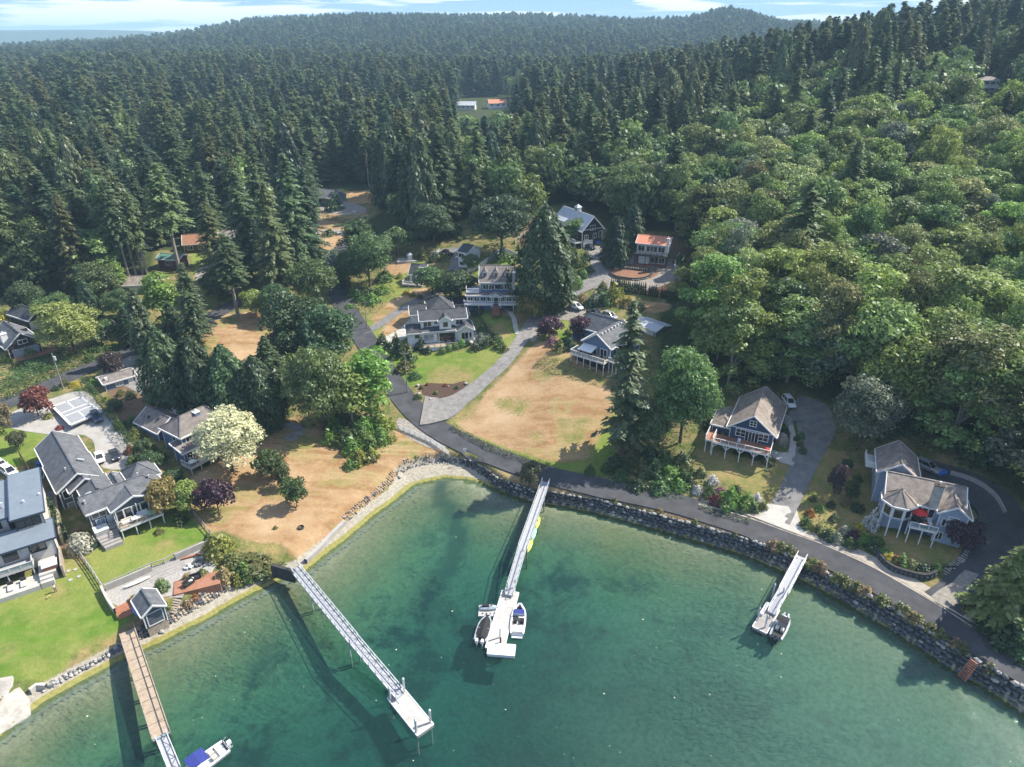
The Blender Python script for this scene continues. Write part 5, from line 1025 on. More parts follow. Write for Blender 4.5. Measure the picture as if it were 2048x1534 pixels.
# wooden pier with metal ramp, bottom left
e=pier('wooden_pier','long tan wooden pier with timber handrail at lower left')
a=at(254,1262,2.6); b=at(323,1473,2.6); span(e,a,b,2.1,'deck_wood','deck',0,1.0,.3,'old_timber',False,2.2)
n,d=cross(a,b); MB().bar(Vector(a-n*1.05),Vector(b-n*1.05),.15,.2).build('edge_beam','old_timber',e)
Q=MB()
for i in range(1,int(np.linalg.norm(b-a)/2.2)): p=a+(b-a)*(i*2.2/np.linalg.norm(b-a)); Q.bar(Vector(p-n*1.0)+Vector((0,0,.012)),Vector(p+n*1.0)+Vector((0,0,.012)),.05,.02)
Q.build('deck_joint','dark_timber',e)
for i in range(5):
    for s in (-.85,.85): p=a+(b-a)*((i+.6)/5)+n*s; pile(e,p,-4,2.3,.15)
c=at(352,1545,1.0); span(e,b-np.array([0,0,.1]),c,1.3,'grating','gangway',1,1.0,.2,'aluminium',True,1.6); MB().bar(Vector(b-n*1.05)+Vector((0,0,.05)),Vector(b+n*1.05)+Vector((0,0,.05)),.35,.1).build('hinge_plate','pale_glass',e)
# long aluminium pier
e=pier('aluminium_pier','long aluminium truss pier ending in a pale float with four posts')
a=at(588,1136,3.0);m_=at(708,1283,3.0);b=at(800,1392,1.0); span(e,a,m_,1.5,'grating','deck',1,1.05,.3,'aluminium',True,1.5); span(e,m_,b,1.35,'grating','gangway',1,1.05,.25,'aluminium',True,1.5)
n,d=cross(a,m_)
for s in (-.7,.7):
    for t in (.37,.98): pile(e,a+(m_-a)*t+n*s,-4,2.7,.13,'aluminium')
f0=at(791,1386,.5); f1=at(851,1460,.5); n,d=floatbox(e,f0,f1,2.7)
for p,s in ((f0,-1),(f0,1),(f1,-1),(f1,1)):
    q=p+n*1.15*s+d*(.5 if p is f0 else -.5); pile(e,q,-4,3.0,.17,'aluminium','white_plastic')
P0=f0-np.array([0,0,.3]); MB().prism([tuple((b+n*.6-d*.2)[:2]),tuple((b+n*.6+d*.7)[:2]),tuple((b-n*.6+d*.7)[:2]),tuple((b-n*.6-d*.2)[:2])],.501,.62).build('landing_plate','white_plastic',e)
p=at(560,1147,1.5); MB().bar(Vector(at(545,1140,2.2)),Vector(at(590,1153,2.2)),.6,2.6).build('abutment','dark_rock',e)
# middle pier
e=pier('white_pier','middle pier with kayaks on its sides and boats at its float')
a=at(1092,964,3.2);m_=at(1045,1098,3.0);b=at(1018,1190,1.0); span(e,a,m_,1.5,'grating','deck',0,1.0,.3,'aluminium',True,2.4); span(e,m_,b,1.3,'grating','gangway',0,1.0,.25,'aluminium',True,1.6)
n,d=cross(a,m_)
for t in (.25,.55,.97):
    for s in (-.7,.7): pile(e,a+(m_-a)*t+n*s,-4,2.7,.13,'old_timber')
f0=at(1021,1183,.5);f1=at(989,1298,.5); n,d=floatbox(e,f0,f1,2.9)
g0=at(976,1297,.5);g1=at(1030,1301,.5); floatbox(e,g0+np.array([0,0,.03]),g1+np.array([0,0,.03]),2.1,'white_plastic',.52,'end_float')
for px in ((1016,1195),(1031,1190)): pile(e,at(px[0]-1,px[1]-8,.5),-4,3.2,.12,'aluminium')
pile(e,at(1000,1275,.5),-4,2.5,.13,'aluminium'); pile(e,at(1001,1285,.5),-4,1.5,.13,'dark_timber')
# right pier
e=pier('short_pier','short white pier with dinghy and motorboat at the right')
a=at(1604,1114,3.2);m_=at(1566,1186,2.2);b=at(1543,1226,.9); span(e,a,m_,1.5,'grating','deck',0,1.0,.3,'white_plastic',True,2.2); span(e,m_,b,1.3,'grating','gangway',0,1.0,.25,'white_plastic',True,1.6)
f0=at(1546,1214,.5);f1=at(1519,1260,.5); floatbox(e,f0,f1,2.3,'grey_deck')
for px in ((1545,1192),(1563,1200),(1515,1240),(1530,1255)): pile(e,at(*px,.5),-4,3.1,.15,'aluminium','white_plastic')
n,d=cross(f0,f1); MB().bar(Vector(f0-n*.9)+Vector((0,0,.25)),Vector((f0+f1)/2-n*.9)+Vector((0,0,.25)),.5,.5).build('dock_locker','white_plastic',e)
# ---------------------------------------------------------------- vegetation meshes
def leafmesh(name,P,Nr,S,asp=1.0,jit=.8,bend=None):
    n=len(P); Nr=Nr/np.linalg.norm(Nr,axis=1)[:,None]; Nr=Nr+rng.normal(0,jit,(n,3)); Nr/=np.linalg.norm(Nr,axis=1)[:,None]
    r=rng.normal(0,1,(n,3)) if bend is None else bend+rng.normal(0,.25,(n,3)); U=r-Nr*(r*Nr).sum(1)[:,None]; U/=np.linalg.norm(U,axis=1)[:,None]; Vv=np.cross(Nr,U)
    S=np.asarray(S)[:,None]; a=U*S*.5*asp; b=Vv*S*.5
    k=rng.uniform(.35,.9,(n,1))
    V=np.stack([P-a*1.0,P-b*k-a*.1,P+a*1.0,P+b*k+a*.15],1).reshape(-1,3); Fq=np.arange(4*n).reshape(n,4); return V,Fq
def fibo(n):
    i=np.arange(n)+.5; ph=np.arccos(1-2*i/n); th=np.pi*(1+5**.5)*i; return np.stack([np.cos(th)*np.sin(ph),np.sin(th)*np.sin(ph),np.cos(ph)],1)
def crown_broad(nl=22,W_=12.,z0=3.,z1=15.,leaf=.62,dens=230,flat=1.0,lob=.30,narrow=1.0):
    P=[];Nr=[];S=[]; cz_=(z0+z1)/2; rz=(z1-z0)/2; rx=W_/2*narrow
    D=fibo(nl); D=D[D[:,2]>-.75]; D=D+rng.normal(0,.16,D.shape)
    cs=[(d*np.array([rx*.66,rx*.66,rz*.66])*rng.uniform(.78,1.16)+np.array([0,0,cz_]),rng.uniform(.75,1.3)) for d in D]+[(np.array([0,0,cz_+rz*.25]),1.5),(np.array([0,0,cz_-rz*.1]),1.6)]
    for c,s in cs:
        r=min(rx,rz)*lob*2*.72*s; m=int(dens*s*s); d=rng.normal(0,1,(m,3)); d/=np.linalg.norm(d,axis=1)[:,None]
        d[:,2]=np.where(d[:,2]<-.35,-d[:,2],d[:,2]); rad=r*rng.uniform(.70,1.06,(m,1))*(1+.18*np.sin(d[:,:1]*5+s*9)*np.cos(d[:,1:2]*6))
        P.append(c+d*rad*np.array([1,1,.82])); Nr.append(d+np.array([0,0,.25])); S.append(leaf*rng.uniform(.6,1.35,m))
    return leafmesh('crown',np.concatenate(P),np.concatenate(Nr),np.concatenate(S),1.15,.55)
def trunk_broad(h=9.,r=.32,z0=3.,W_=12.,m='bark'):
    b=MB().tube((0,0,-1.5),(.15,0,h*.55),r,r*.6,8,cap=False)
    for k in range(6):
        t=k*1.05+rng.uniform(0,.5); s=Vector((.1,0,h*(.25+.06*k))); e=s+Vector((math.cos(t)*W_*.28,math.sin(t)*W_*.28,h*.34)); b.tube(s,e,r*.45,r*.12,6,cap=False)
    b.tube((.15,0,h*.55),(0,.2,h*1.1),r*.6,r*.12,6,cap=False)
    return b.mesh('trunk',[m])
def crown_fir(H=32.,R=4.4,bare=.12,gap=.72,nb=7,leaf=1.0,droop=.28,ragged=.36,taper=.62):
    P=[];Nr=[];S=[];B=[]
    z=H*bare; lev=0
    while z<H*.985:
        f=(z-H*bare)/(H*(1-bare)); Rl=R*(1-f)**taper*(.62+.38*min(1,f*6+.3))
        for k in range(max(4,int(nb*(1-.35*f)))):
            if rng.random()<ragged*.45: continue
            t=rng.uniform(0,2*np.pi); Lb=Rl*rng.uniform(1-ragged,1.12)+.25; dirv=np.array([math.cos(t),math.sin(t),0]); side=np.array([-dirv[1],dirv[0],0])
            m=max(2,int(Lb/.40)); 
            for j in range(m):
                u=(j+.7)/m; c=dirv*Lb*u+np.array([0,0,z+ .25*Lb*u*.6-droop*Lb*u*u*1.2])
                for s in (-1,1):
                    P.append(c+side*s*(.34*(1-.6*u))*min(1,Lb/2)+rng.normal(0,.08,3)); Nr.append(np.array([dirv[0]*.35,dirv[1]*.35,1])+side*s*.35); S.append(leaf*(1.12-.5*u)*rng.uniform(.8,1.25)*min(1,.55+Lb*.2)); B.append(dirv*.8+side*s*.8+np.array([0,0,-.45]))
        z+=gap*rng.uniform(.8,1.2)*(1-.35*f)
    return leafmesh('crown',np.array(P),np.array(Nr),np.array(S),1.5,.22,np.array(B))
def crown_cedar(H=20.,R=5.,n=5200,leaf=.75,base=.02,round_=.75):
    f=rng.beta(1.1,1.5,n); t=rng.uniform(0,2*np.pi,n); lob=1+.16*np.sin(t*5+f*3)+.10*np.sin(t*9+f*17)+.09*np.sin(f*38+t*2)
    r=R*((1-f)**round_)*np.minimum(1,.55+f*5)*lob*rng.uniform(.74,1.06,n); z=H*(base+f*(1-base)); d=np.stack([np.cos(t),np.sin(t),np.full(n,.35)],1)
    P=np.stack([np.cos(t)*r,np.sin(t)*r,z+rng.normal(0,.25,n)],1); return leafmesh('crown',P,d,leaf*rng.uniform(.6,1.3,n),1.5,.42,np.tile([0,0,-1.],(n,1))+d*.5)
def trunk_fir(H,r=.42,m='bark',stub=True):
    b=MB().tube((0,0,-1.5),(0,0,H*.5),r,r*.62,8,cap=False).tube((0,0,H*.5),(0,0,H*.985),r*.62,.04,6,cap=False)
    if stub:
        for k in range(10): t=k*2.4; z=H*(.1+.05*k); b.tube((0,0,z),(math.cos(t)*1.5,math.sin(t)*1.5,z-.1),.07,.02,4,cap=False)
    return b.mesh('trunk',[m])
def bush_mesh(W_=2.,H=1.6,n=420,leaf=.30,jit=.6,lob=.25):
    d=rng.normal(0,1,(n,3)); d/=np.linalg.norm(d,axis=1)[:,None]; d[:,2]=np.abs(d[:,2])*1.1-.12; r=rng.uniform(.75,1.05,(n,1))*(1+lob*np.sin(d[:,:1]*4+1)*np.cos(d[:,1:2]*5)*1.0)
    P=d*r*np.array([W_/2,W_/2,H*.92]); return leafmesh('foliage',P,d,leaf*rng.uniform(.6,1.3,n),1.15,jit)
def fmesh(vf,nm='crown'): return npmesh(nm,vf[0],vf[1],[FOL])
def crown_egg(H=18.,R=5.,n=7500,leaf=.6):
    f=rng.beta(1.15,1.35,n); t=rng.uniform(0,2*np.pi,n); lob=1+.13*np.sin(t*5+f*4)+.09*np.sin(t*8+f*19)+.07*np.sin(f*30+t*3); pr=(1-f**1.9)**.78*(.70+.6*np.minimum(f,.30)/.30*.5)
    r=R*pr*lob*rng.uniform(.76,1.05,n); d=np.stack([np.cos(t),np.sin(t),np.full(n,.3)+.6*f],1); P=np.stack([np.cos(t)*r,np.sin(t)*r,H*(.01+.99*f)+rng.normal(0,.25,n)],1)
    return leafmesh('crown',P,d,leaf*rng.uniform(.6,1.3,n),1.4,.45,np.tile([0,0,-1.],(n,1))+d*.5)
PROT={}
def proto(kind,n,fc,ft,hgt,wid):
    PROT[kind]=[(fmesh(fc()),ft(),hgt,wid) for _ in range(n)]
def crown_alder(H=18.,R=5.2,leaf=.5):
    P=[];Nr=[];S=[]
    # ascending limbs, each carrying a spray of leaf clumps towards its tip
    for k in range(54):
        f=rng.uniform(.0,1.0)**.8; t=k*2.4+rng.uniform(-.4,.4); rr=R*(math.sin(math.pi*min(1,.22+f*.70))**.8)*rng.uniform(.35,1.05); c=np.array([math.cos(t)*rr,math.sin(t)*rr,H*(.09+.87*f)*rng.uniform(.94,1.03)]); q=rng.uniform(.8,1.35); m=int(120*q*q); d=rng.normal(0,1,(m,3)); d/=np.linalg.norm(d,axis=1)[:,None]; d[:,2]=np.where(d[:,2]<-.45,-d[:,2],d[:,2])
        P.append(c+d*rng.uniform(.55,1.05,(m,1))*np.array([1.35,1.35,1.05])*q); Nr.append(d+np.array([0,0,.35])); S.append(leaf*rng.uniform(.55,1.3,m))
    return leafmesh('crown',np.concatenate(P),np.concatenate(Nr),np.concatenate(S),1.15,.5)
proto('broad',5,lambda:crown_broad(38+int(rng.integers(0,10)),12,1.2,16,.50,260,lob=.235),lambda:trunk_broad(11,.33,3,12),16.,12.)
proto('alder',4,lambda:crown_alder(),lambda:trunk_broad(12,.26,3,9,'pale_bark'),18.,11.)
proto('round',4,lambda:crown_broad(15,6,.9,6.2,.42,230,lob=.33),lambda:trunk_broad(4.2,.15,1,6),6.2,6.)
proto('slim',2,lambda:crown_broad(22,5.,1.2,13,.5,150,lob=.42),lambda:trunk_broad(9,.2,2,4,'pale_bark'),13.,5.)
proto('fir',5,lambda:crown_fir(32,5.6,.10,.58,9,.92),lambda:trunk_fir(32),32.,11.4)
proto('bare_fir',2,lambda:crown_fir(32,5.2,.42,.58,9,.92),lambda:trunk_fir(32,.42,'pale_bark'),32.,10.6)
proto('ragged_fir',2,lambda:crown_fir(30,4.6,.10,.95,6,1.35,.34,.55,.7),lambda:trunk_fir(30,.45),30.,9.)
proto('spruce',2,lambda:crown_fir(16,3.4,.03,.40,9,.85,.16,.15),lambda:trunk_fir(16,.25,stub=False),16.,7.)
proto('cedar',3,lambda:crown_cedar(18,4.4,6500,.66,.02,.52),lambda:trunk_fir(17,.4,stub=False),18.,10.)
proto('egg',3,lambda:crown_egg(),lambda:trunk_fir(16,.4,stub=False),18.,10.)
proto('deodar',1,lambda:crown_fir(16,5.2,.04,.62,9,1.1,.34,.25,.95),lambda:trunk_fir(16,.3,stub=False),16.,10.)
KINDNAME=dict(broad='broadleaf_tree',alder='broadleaf_tree',round='garden_tree',slim='birch_tree',fir='fir_tree',bare_fir='fir_tree',ragged_fir='fir_tree',spruce='spruce_tree',cedar='cedar_tree',egg='cedar_tree',deodar='cedar_tree')
def tree(kind,P,H,Wd,col,label,group,name=None,rz=None,leanx=0):
    pr=PROT[kind]; cr,tr,ph,pw=pr[int(rng.integers(len(pr)))]
    e=empty(name or KINDNAME[kind],(P[0],P[1],P[2]-.15),rng.uniform(0,6.28) if rz is None else rz,label,'tree',group); e.scale=(Wd/pw,Wd/pw,H/ph)
    link('trunk',tr,e); c=link('crown',cr,e); c.color=(*col,1); return e
# linear leaf colours
DK=(.054,.092,.050); FIRC=(.084,.124,.056); FIRB=(.120,.155,.062); CED=(.055,.092,.032); OLV=(.165,.185,.058); MAP=(.118,.178,.055); LIT=(.235,.300,.070); YEL=(.26,.285,.075); BRI=(.175,.275,.048); GRY=(.165,.200,.125); PUR=(.048,.020,.034); RED=(.190,.060,.042); CRM=(.58,.58,.36); BRN=(.15,.12,.065); ORG=(.24,.185,.062); ALD=(.190,.260,.070); PALE=(.27,.31,.11)
def tpx(kind,bx,by,ty,wpx,col,label,group=None,name=None,hmax=60):
    P=on(bx,by); f=proj(P)[2]; H=zat(P,ty)-P[2]; col=tuple(min(.6,c*LIFT) for c in col) if max(col)<.19 else col; return tree(kind,P,min(hmax,max(H,1)),wpx*f/F,col,label,group,name)
LIFT=1.3
EX=[
('broad',152,708,604,112,YEL,'yellow green maple spreading beside the left gabled house'),
('spruce',300,722,572,62,FIRC,'dark spruce standing at the edge of the left side road'),
('slim',330,655,540,60,BRI,'bright green columnar tree between two dark conifers on the left'),
('fir',398,690,522,78,FIRC,'tall dark fir at the corner of the upper dry field'),
('egg',345,805,655,105,CED,'olive green cedar, left end of the dense row behind the blue house'),
('egg',408,825,672,110,(.034,.062,.022),'broad cedar in the row, just right of its left end'),
('egg',470,840,690,110,CED,'pointed cedar near the right of the row behind the blue house'),
('egg',528,850,712,112,(.036,.060,.020),'cedar at the right end of the row by the dusty track'),
('deodar',548,800,668,120,(.055,.085,.034),'light green layered cedar with drooping tiers at the dry field edge'),
('broad',645,858,694,120,MAP,'big dark maple above the lower dry field, right of the cedars'),
('broad',600,735,575,125,(.05,.092,.032),'large maple at the right edge of the upper dry field'),
('spruce',575,748,610,66,DK,'dark blue green conifer in front of the maple by the upper field'),
('broad',660,742,605,118,DK and (.036,.072,.025),'deep green maple leaning over the lane bend'),
('fir',630,770,640,70,DK,'dark conifer wedged between the two lane side maples'),
('broad',634,610,508,104,(.075,.115,.032),'round olive green maple by the upper bend of the lane'),
('slim',742,835,696,82,BRI,'bright green birch on the inside bend of the lane'),
('slim',705,850,722,70,LIT,'second bright birch just left of the bend birch'),
('round',513,632,578,52,LIT,'small bright maple at the top of the upper dry field'),
('bare_fir',476,632,462,95,FIRC,'tall fir with long bare trunk at the top of the upper dry field'),
('fir',505,560,330,100,FIRC,'tall fir in the clump above the upper dry field, left one'),
('fir',560,590,360,95,FIRB,'tall fir in the clump above the upper dry field, middle one'),
('fir',602,560,300,105,FIRC,'very tall dark fir left of the bend of the lane'),
('fir',630,540,330,85,DK,'dark fir at the roadside before the bend house'),
('fir',540,520,285,90,FIRC,'tall fir above the upper dry field, rear one'),
('fir',445,590,400,92,FIRB,'fir in front of the brown roofed house'),
('fir',425,480,320,75,FIRC,'slim fir right behind the brown roofed house'),
('bare_fir',360,545,320,100,FIRB,'tall fir with bare trunk left of the green roofed shed'),
('broad',740,572,462,92,(.078,.118,.04),'pale grey green tree between the lane and the cottage field'),
('broad',700,575,500,66,(.066,.105,.034),'thin topped tree on the verge above the cottage field'),
('slim',722,515,430,60,(.07,.115,.04),'slim green tree above the bend of the lane'),
('round',795,512,452,58,(.085,.12,.038),'round yellow green tree by the play terrace'),
('round',864,588,532,66,(.072,.115,.036),'orchard tree with visible trunk before the cottage'),
('round',921,598,545,74,(.055,.095,.033),'dense orchard tree beside the grey track'),
('round',944,540,508,36,(.09,.135,.045),'small bright tree beside the tall white garage'),
('broad',1003,505,378,118,(.042,.075,.034),'large dark maple behind the white garage'),
('broad',868,490,400,84,(.06,.098,.04),'mid green tree at the forest edge above the asphalt yard'),
('broad',815,470,380,74,(.062,.105,.038),'leafy tree at the forest edge above the lane'),
('bare_fir',948,452,318,60,(.055,.075,.032),'pine with reddish bare trunk in the middle forest gap'),
('egg',1088,612,412,136,(.058,.105,.036),'huge dense dark cedar beside the dormer house'),
('round',1062,640,588,58,(.17,.165,.032),'round yellow green shrub tree under the huge cedar'),
('cedar',1228,530,432,68,(.032,.066,.026),'dark pointed cedar left of the orange roofed house'),
('cedar',1262,500,408,64,(.038,.072,.03),'cedar behind the turning circle left of the orange roof'),
('slim',1150,488,432,38,(.13,.19,.055),'light green tree against the barn wall'),
('cedar',1402,492,350,98,(.026,.056,.024),'big dark cedar right of the orange roofed house'),
('round',1098,676,634,54,PUR,'purple plum tree beside the parking lane, left one'),
('round',1160,680,634,46,PUR,'purple plum tree against the deck house roof'),
('ragged_fir',1244,905,596,128,(.085,.105,.050),'tall lone ragged fir standing beside the dry field'),
('broad',1712,900,750,122,GRY,'silvery grey green willow beside the navy house drive'),
('deodar',2006,1238,1066,165,(.19,.25,.070),'big light tipped conifer at the lower right corner'),
('round',1918,1098,1046,72,PUR,'purple maple in front of the turret house'),
('round',1668,992,930,36,(.045,.03,.03),'small dark leaved tree in the terraced garden'),
('round',545,955,900,62,(.062,.092,.026),'largest of three round trees on the lower dry field'),
('round',569,976,932,32,(.072,.105,.03),'smallest of three round trees on the lower dry field'),
('round',593,1014,960,50,(.062,.10,.027),'lowest of three round trees on the lower dry field'),
('round',437,1026,962,66,PUR,'dark purple plum tree on the lower dry field'),
('round',333,1030,958,66,ORG,'olive and orange leaved tree at the sun deck corner'),
('round',375,1026,970,56,LIT,'bright green tree beside the orange leaved one'),
('broad',465,942,816,140,CRM,'big tree covered in cream blossom before the blue house'),
('round',77,832,780,58,RED,'red japanese maple beside the white lined court'),
('round',8,862,812,46,BRN,'brown leaved tree at the left edge below the road'),
('round',229,752,705,48,(.05,.035,.032),'dark thin purple tree above the blue shed'),
('round',1058,975,926,44,(.10,.105,.05),'lone shore tree beside the head of the middle pier'),
('broad',1296,905,790,78,(.10,.16,.05),'bushy green tree right of the lone fir'),
('broad',1360,885,695,130,(.12,.19,.055),'tall leafy tree at the corner of the navy house lawn'),
('spruce',1996,222,126,46,DK,'dark pointed conifer beside the hill house'),
('spruce',330,600,560,40,(.04,.07,.03),'small conifer below the bright columnar tree'),
('spruce',263,690,610,44,(.03,.055,.025),'dark cone shaped conifer behind the spruce on the left'),
('broad',275,660,600,60,(.085,.14,.04),'light green tree by the curved forest drive'),
('broad',205,600,520,80,(.075,.105,.034),'olive green tree at the forest edge behind the garage'),
('slim',238,590,525,40,BRI,'bright green tree at the forest edge by the pale drive'),
('broad',1700,1000,960,30,(.07,.11,.03),'small tree at the top of the terraced garden'),
('round',628,650,612,50,(.085,.15,.03),'bright green bushy tree on the lane verge above the maples'),
('broad',690,800,728,60,(.05,.09,.028),'mid green tree between the maple and the birches'),
('round',1140,540,505,40,(.14,.15,.04),'yellow green tree beside the barn drive'),
('round',1385,500,470,26,(.06,.09,.03),'small round tree right of the orange roofed house'),
('round',40,898,862,34,(.075,.085,.03),'small twiggy tree on the lawn left of the grey house'),
('round',1690,945,918,24,(.04,.08,.03),'small dark tree beside the silvery willow'),
('round',232,820,800,30,(.075,.12,.05),'pale green shrub tree below the blue shed'),
('round',290,915,880,36,(.05,.085,.03),'dark green tree at the left wall of the blue house'),
('round',310,945,905,44,(.045,.08,.026),'dark bushy tree under the white deck of the blue house'),
('round',355,985,938,46,(.05,.085,.028),'dark green tree between the two left houses'),
('broad',60,630,560,70,(.06,.10,.035),'leafy tree behind the left detached garage'),
('broad',120,650,585,70,(.085,.125,.038),'olive tree between the garage and the yellow green maple'),
('broad',245,640,575,60,(.075,.125,.04),'green tree left of the dark cone shaped conifer'),
('round',205,690,640,54,(.07,.12,.036),'bushy tree behind the timber screen fence'),
('cedar',185,640,560,56,(.04,.07,.028),'dark conifer behind the yellow green maple'),
('spruce',352,680,600,50,(.045,.075,.034),'small dark conifer between the bright tree and the tall fir'),
('broad',440,600,540,60,(.06,.10,.035),'dark leafy tree on the bank above the side road'),
('broad',560,640,560,70,(.055,.10,.034),'dark leafy tree behind the small bright maple'),
]
for t in EX: tpx(*t[:7],None)
# --- forest trees: firs and broadleaf trees scattered over the slopes
CLR=[np.array(p,float) for p in [CLEAR,[(244,294),(302,294),(304,324),(242,324)],[(908,196),(1022,192),(1022,223),(908,232)],[(1950,152),(1992,152),(2040,200),(1950,205)],[(1926,108),(1944,108),(1944,132),(1926,132)],[(1205,188),(1240,188),(1240,212),(1205,212)],[(375,382),(405,382),(405,402),(375,402)]]]
def in_clear(px,py): 
    for c in CLR:
        if inside(c,np.array([px]),np.array([py]))[0]: return True
    return False
def forest():
    out=[]
    # blue-noise like jittered grids, coarser with distance
    for (d0,d1,st) in ((60,460,8.0),(460,1000,10.5),(1000,1700,13.5),(1700,2900,17.5)):
        n=int(d1/st)+1; gx=np.arange(-n,n+1)*st; gy=np.arange(0,n+1)*st; X,Y=np.meshgrid(gx,gy); X=(X+rng.uniform(-.42,.42,X.shape)*st).ravel(); Y=(Y+rng.uniform(-.42,.42,Y.shape)*st).ravel()
        D=np.hypot(X,Y); s=(D>=d0)&(D<d1)&(Y>45)&(np.abs(X)<Y*.95+60); X,Y=X[s],Y[s]; Z=land(X,Y)
        out.append(np.stack([X,Y,Z,np.full(len(X),st)],1))
    T=np.concatenate(out); T=T[~inside(WPOLY,T[:,0],T[:,1])]
    X,Y,Z=T[:,0],T[:,1],T[:,2]; n=len(T)
    D=np.hypot(X,Y)
    # share of firs by place
    nzv=np.sin(X/41+1.3)*np.cos(Y/57)+.6*np.sin(X/17+Y/23)
    pf=np.full(n,.72); pf=np.where(D>520,.92-.55*(nzv>.65),pf)
    mid=(X>-62)&(X<70)&(Y<470); pf=np.where(mid,np.where(Y>255,.55,.30),pf); pf=np.where((X>45)&(Y<300)&(Y>0)&(X<260),.04,pf); pf=np.where((X>70)&(Y>=300)&(Y<470),.42+.2*nzv,pf); pf=np.where((X>150)&(Y>=250)&(Y<340),.25,pf); pf=np.where((X>130)&(Y<150),.35,pf)
    pf=np.where((D>430)&(X>90)&(X<500)&(Y<620),.9,pf)
    fir=rng.random(n)<pf
    H=np.where(fir,rng.uniform(19,37,n),rng.uniform(14,23,n)); H=np.where(fir&(X<-60)&(Y<420),rng.uniform(21,37,n),H); right=(X>45)&(Y<300); H=np.where(right&~fir,rng.uniform(16,26,n),H)
    Wd=np.where(fir,H*rng.uniform(.40,.60,n),rng.uniform(10,17,n)); Wd=np.where(right&~fir,Wd*1.15,Wd); Wd=np.where(D>1000,Wd*1.25,Wd)
    def pr(x,y,z):
        v=z-85; f=y*CP-v*SP; u=y*SP+v*CP; return 1024+F*x/f,767-F*u/f,f
    bx,by,f=pr(X,Y,Z); tx,ty,_=pr(X,Y,Z+H); wp=Wd*F/f; hp=by-ty
    vis=(f>20)&(bx>-220)&(bx<2268)&(ty<1500)&(by>-400)
    # nothing may stand in front of the open ground, the houses or the water
    bad=np.zeros(n,bool)
    for c in CLR:
        main=c is CLR[0]
        for a,b in ((0,0),(.0,.25),(-.42,.35),(.42,.35),(-.3,.6),(.3,.6),(0,1),(0,.7)):
            if fir is None: pass
            bad|=inside(c,bx+(tx-bx)*b+wp*a*np.where(b>.55,.6,1),by+(ty-by)*b-(3 if main else 0))
        bad|=inside(c,bx,by)
    bad|=fir&(((bx>1182)&(bx<1278)&(by>395))|((bx>1005)&(bx<1135)&(by>385)))
    # natural gaps in the wood
    bad|=(D>260)&(np.sin(X/23+2)*np.cos(Y/31+1)+.7*np.sin((X+Y)/13.)>1.12)
    # stay out of the carriageway
    rd=np.array([on(*p)[:2] for p in ROADPX[12:]]); bad|=pdist(rd,X,Y,False)<6
    k=vis&~bad
    T=np.stack([X,Y,Z,H,Wd,fir,wp,hp,D,bx],1)[k]; return T
TR=forest()
area=TR[:,6]*TR[:,7]
LM=[((55,640),'behind the left gabled house'),((215,590),'by the pale forest drive'),((272,315),'around the white mansion clearing'),((404,490),'around the brown roofed house'),((640,400),'around the bend house'),((470,480),'around the long mossy house'),((750,400),'beyond the bend of the lane'),((925,500),'behind the tall white garage'),((1003,440),'behind the dormer house'),((1150,420),'behind the dark barn'),((1310,460),'behind the orange roofed house'),((960,215),'around the far forest gap'),((1220,250),'beyond the barn and the forest gap'),((1380,640),'right of the deck house'),((1370,560),'right of the turning circle'),((1500,780),'above the navy house'),((1500,600),'on the slope far above the navy house'),((1712,760),'behind the silvery willow'),((1850,850),'above the turret house'),((1750,600),'high above the silvery willow'),((2000,850),'uphill of the curving drive'),((2000,600),'at the right edge of the slope'),((1500,420),'on the slope right of the big cedar'),((1700,380),'in the middle of the right slope'),((1970,320),'below the hill house'),((1960,120),'beside the hill houses'),((1700,180),'on the right hill left of the hill houses'),((1450,220),'at the left end of the right hill'),((100,400),'at the left edge of the forest'),((100,250),'far back at the left edge'),((450,250),'in the middle of the left forest'),((700,260),'in the forest beyond the bend house')]
def place_words(bx,by): return min(LM,key=lambda l:(l[0][0]-bx)**2+(1.6*(l[0][1]-by))**2)[1]
def zone(X,Y,fir):
    if fir:
        if X<-40: return 'left forest'
        if X<75: return 'middle forest'
        return 'right hill'
    if X<-40: return 'left forest'
    if X<48: return 'middle forest'
    return 'right slope'
FV=[(FIRC,'dark green'),(DK,'very dark'),(FIRB,'olive green'),((.145,.168,.070),'yellowish')]
BV=[(ALD,'mid green'),(LIT,'light green'),(MAP,'dark green'),(PALE,'pale green'),(GRY,'greyish green'),(OLV,'olive green')]
for k_,(bx_,by_,ty_,w_) in enumerate([(232,556,330,64),(247,563,345,70),(262,569,352,66),(274,560,335,70),(286,553,360,64),(297,560,380,60)]): tpx('bare_fir',bx_,by_,ty_,w_,(FIRC,FIRB)[k_%2],'fir with tall bare trunk beside the pale forest drive, '+ORD2(k_,6),'bare trunked firs by the forest drive')
for k_,(bx_,by_,ty_,l_) in enumerate([(738,372,296,'bare grey snag beside the field beyond the bend house'),(22,300,232,'bare grey snag at the left edge of the far forest'),(1300,330,262,'bare grey snag between the middle forest and right slope'),(1020,258,168,'bare grey snag standing right of the far forest gap'),(170,330,240,'bare grey snag left of the white mansion clearing')]):
    P_=on(bx_,by_); H_=zat(P_,ty_)-P_[2]; e_=empty('dead_tree',tuple(P_),k_,l_,'tree'); b_=MB().tube((0,0,-1),(0,0,H_),.4,.06,7)
    for q_ in range(16): a_=q_*2.4; z_=H_*(.35+.04*q_); b_.tube((0,0,z_),(math.cos(a_)*2.6*(1.1-.05*q_),math.sin(a_)*2.6*(1.1-.05*q_),z_+.5),.09,.03,4)
    b_.build('trunk','pale_bark',e_)
far=[]; NEWT=[]
n_ind={0:0,1:0}
nf_ex=sum(t[0] in('fir','bare_fir','ragged_fir') for t in EX); nb_ex=sum(t[0] in('broad','alder','slim') for t in EX)
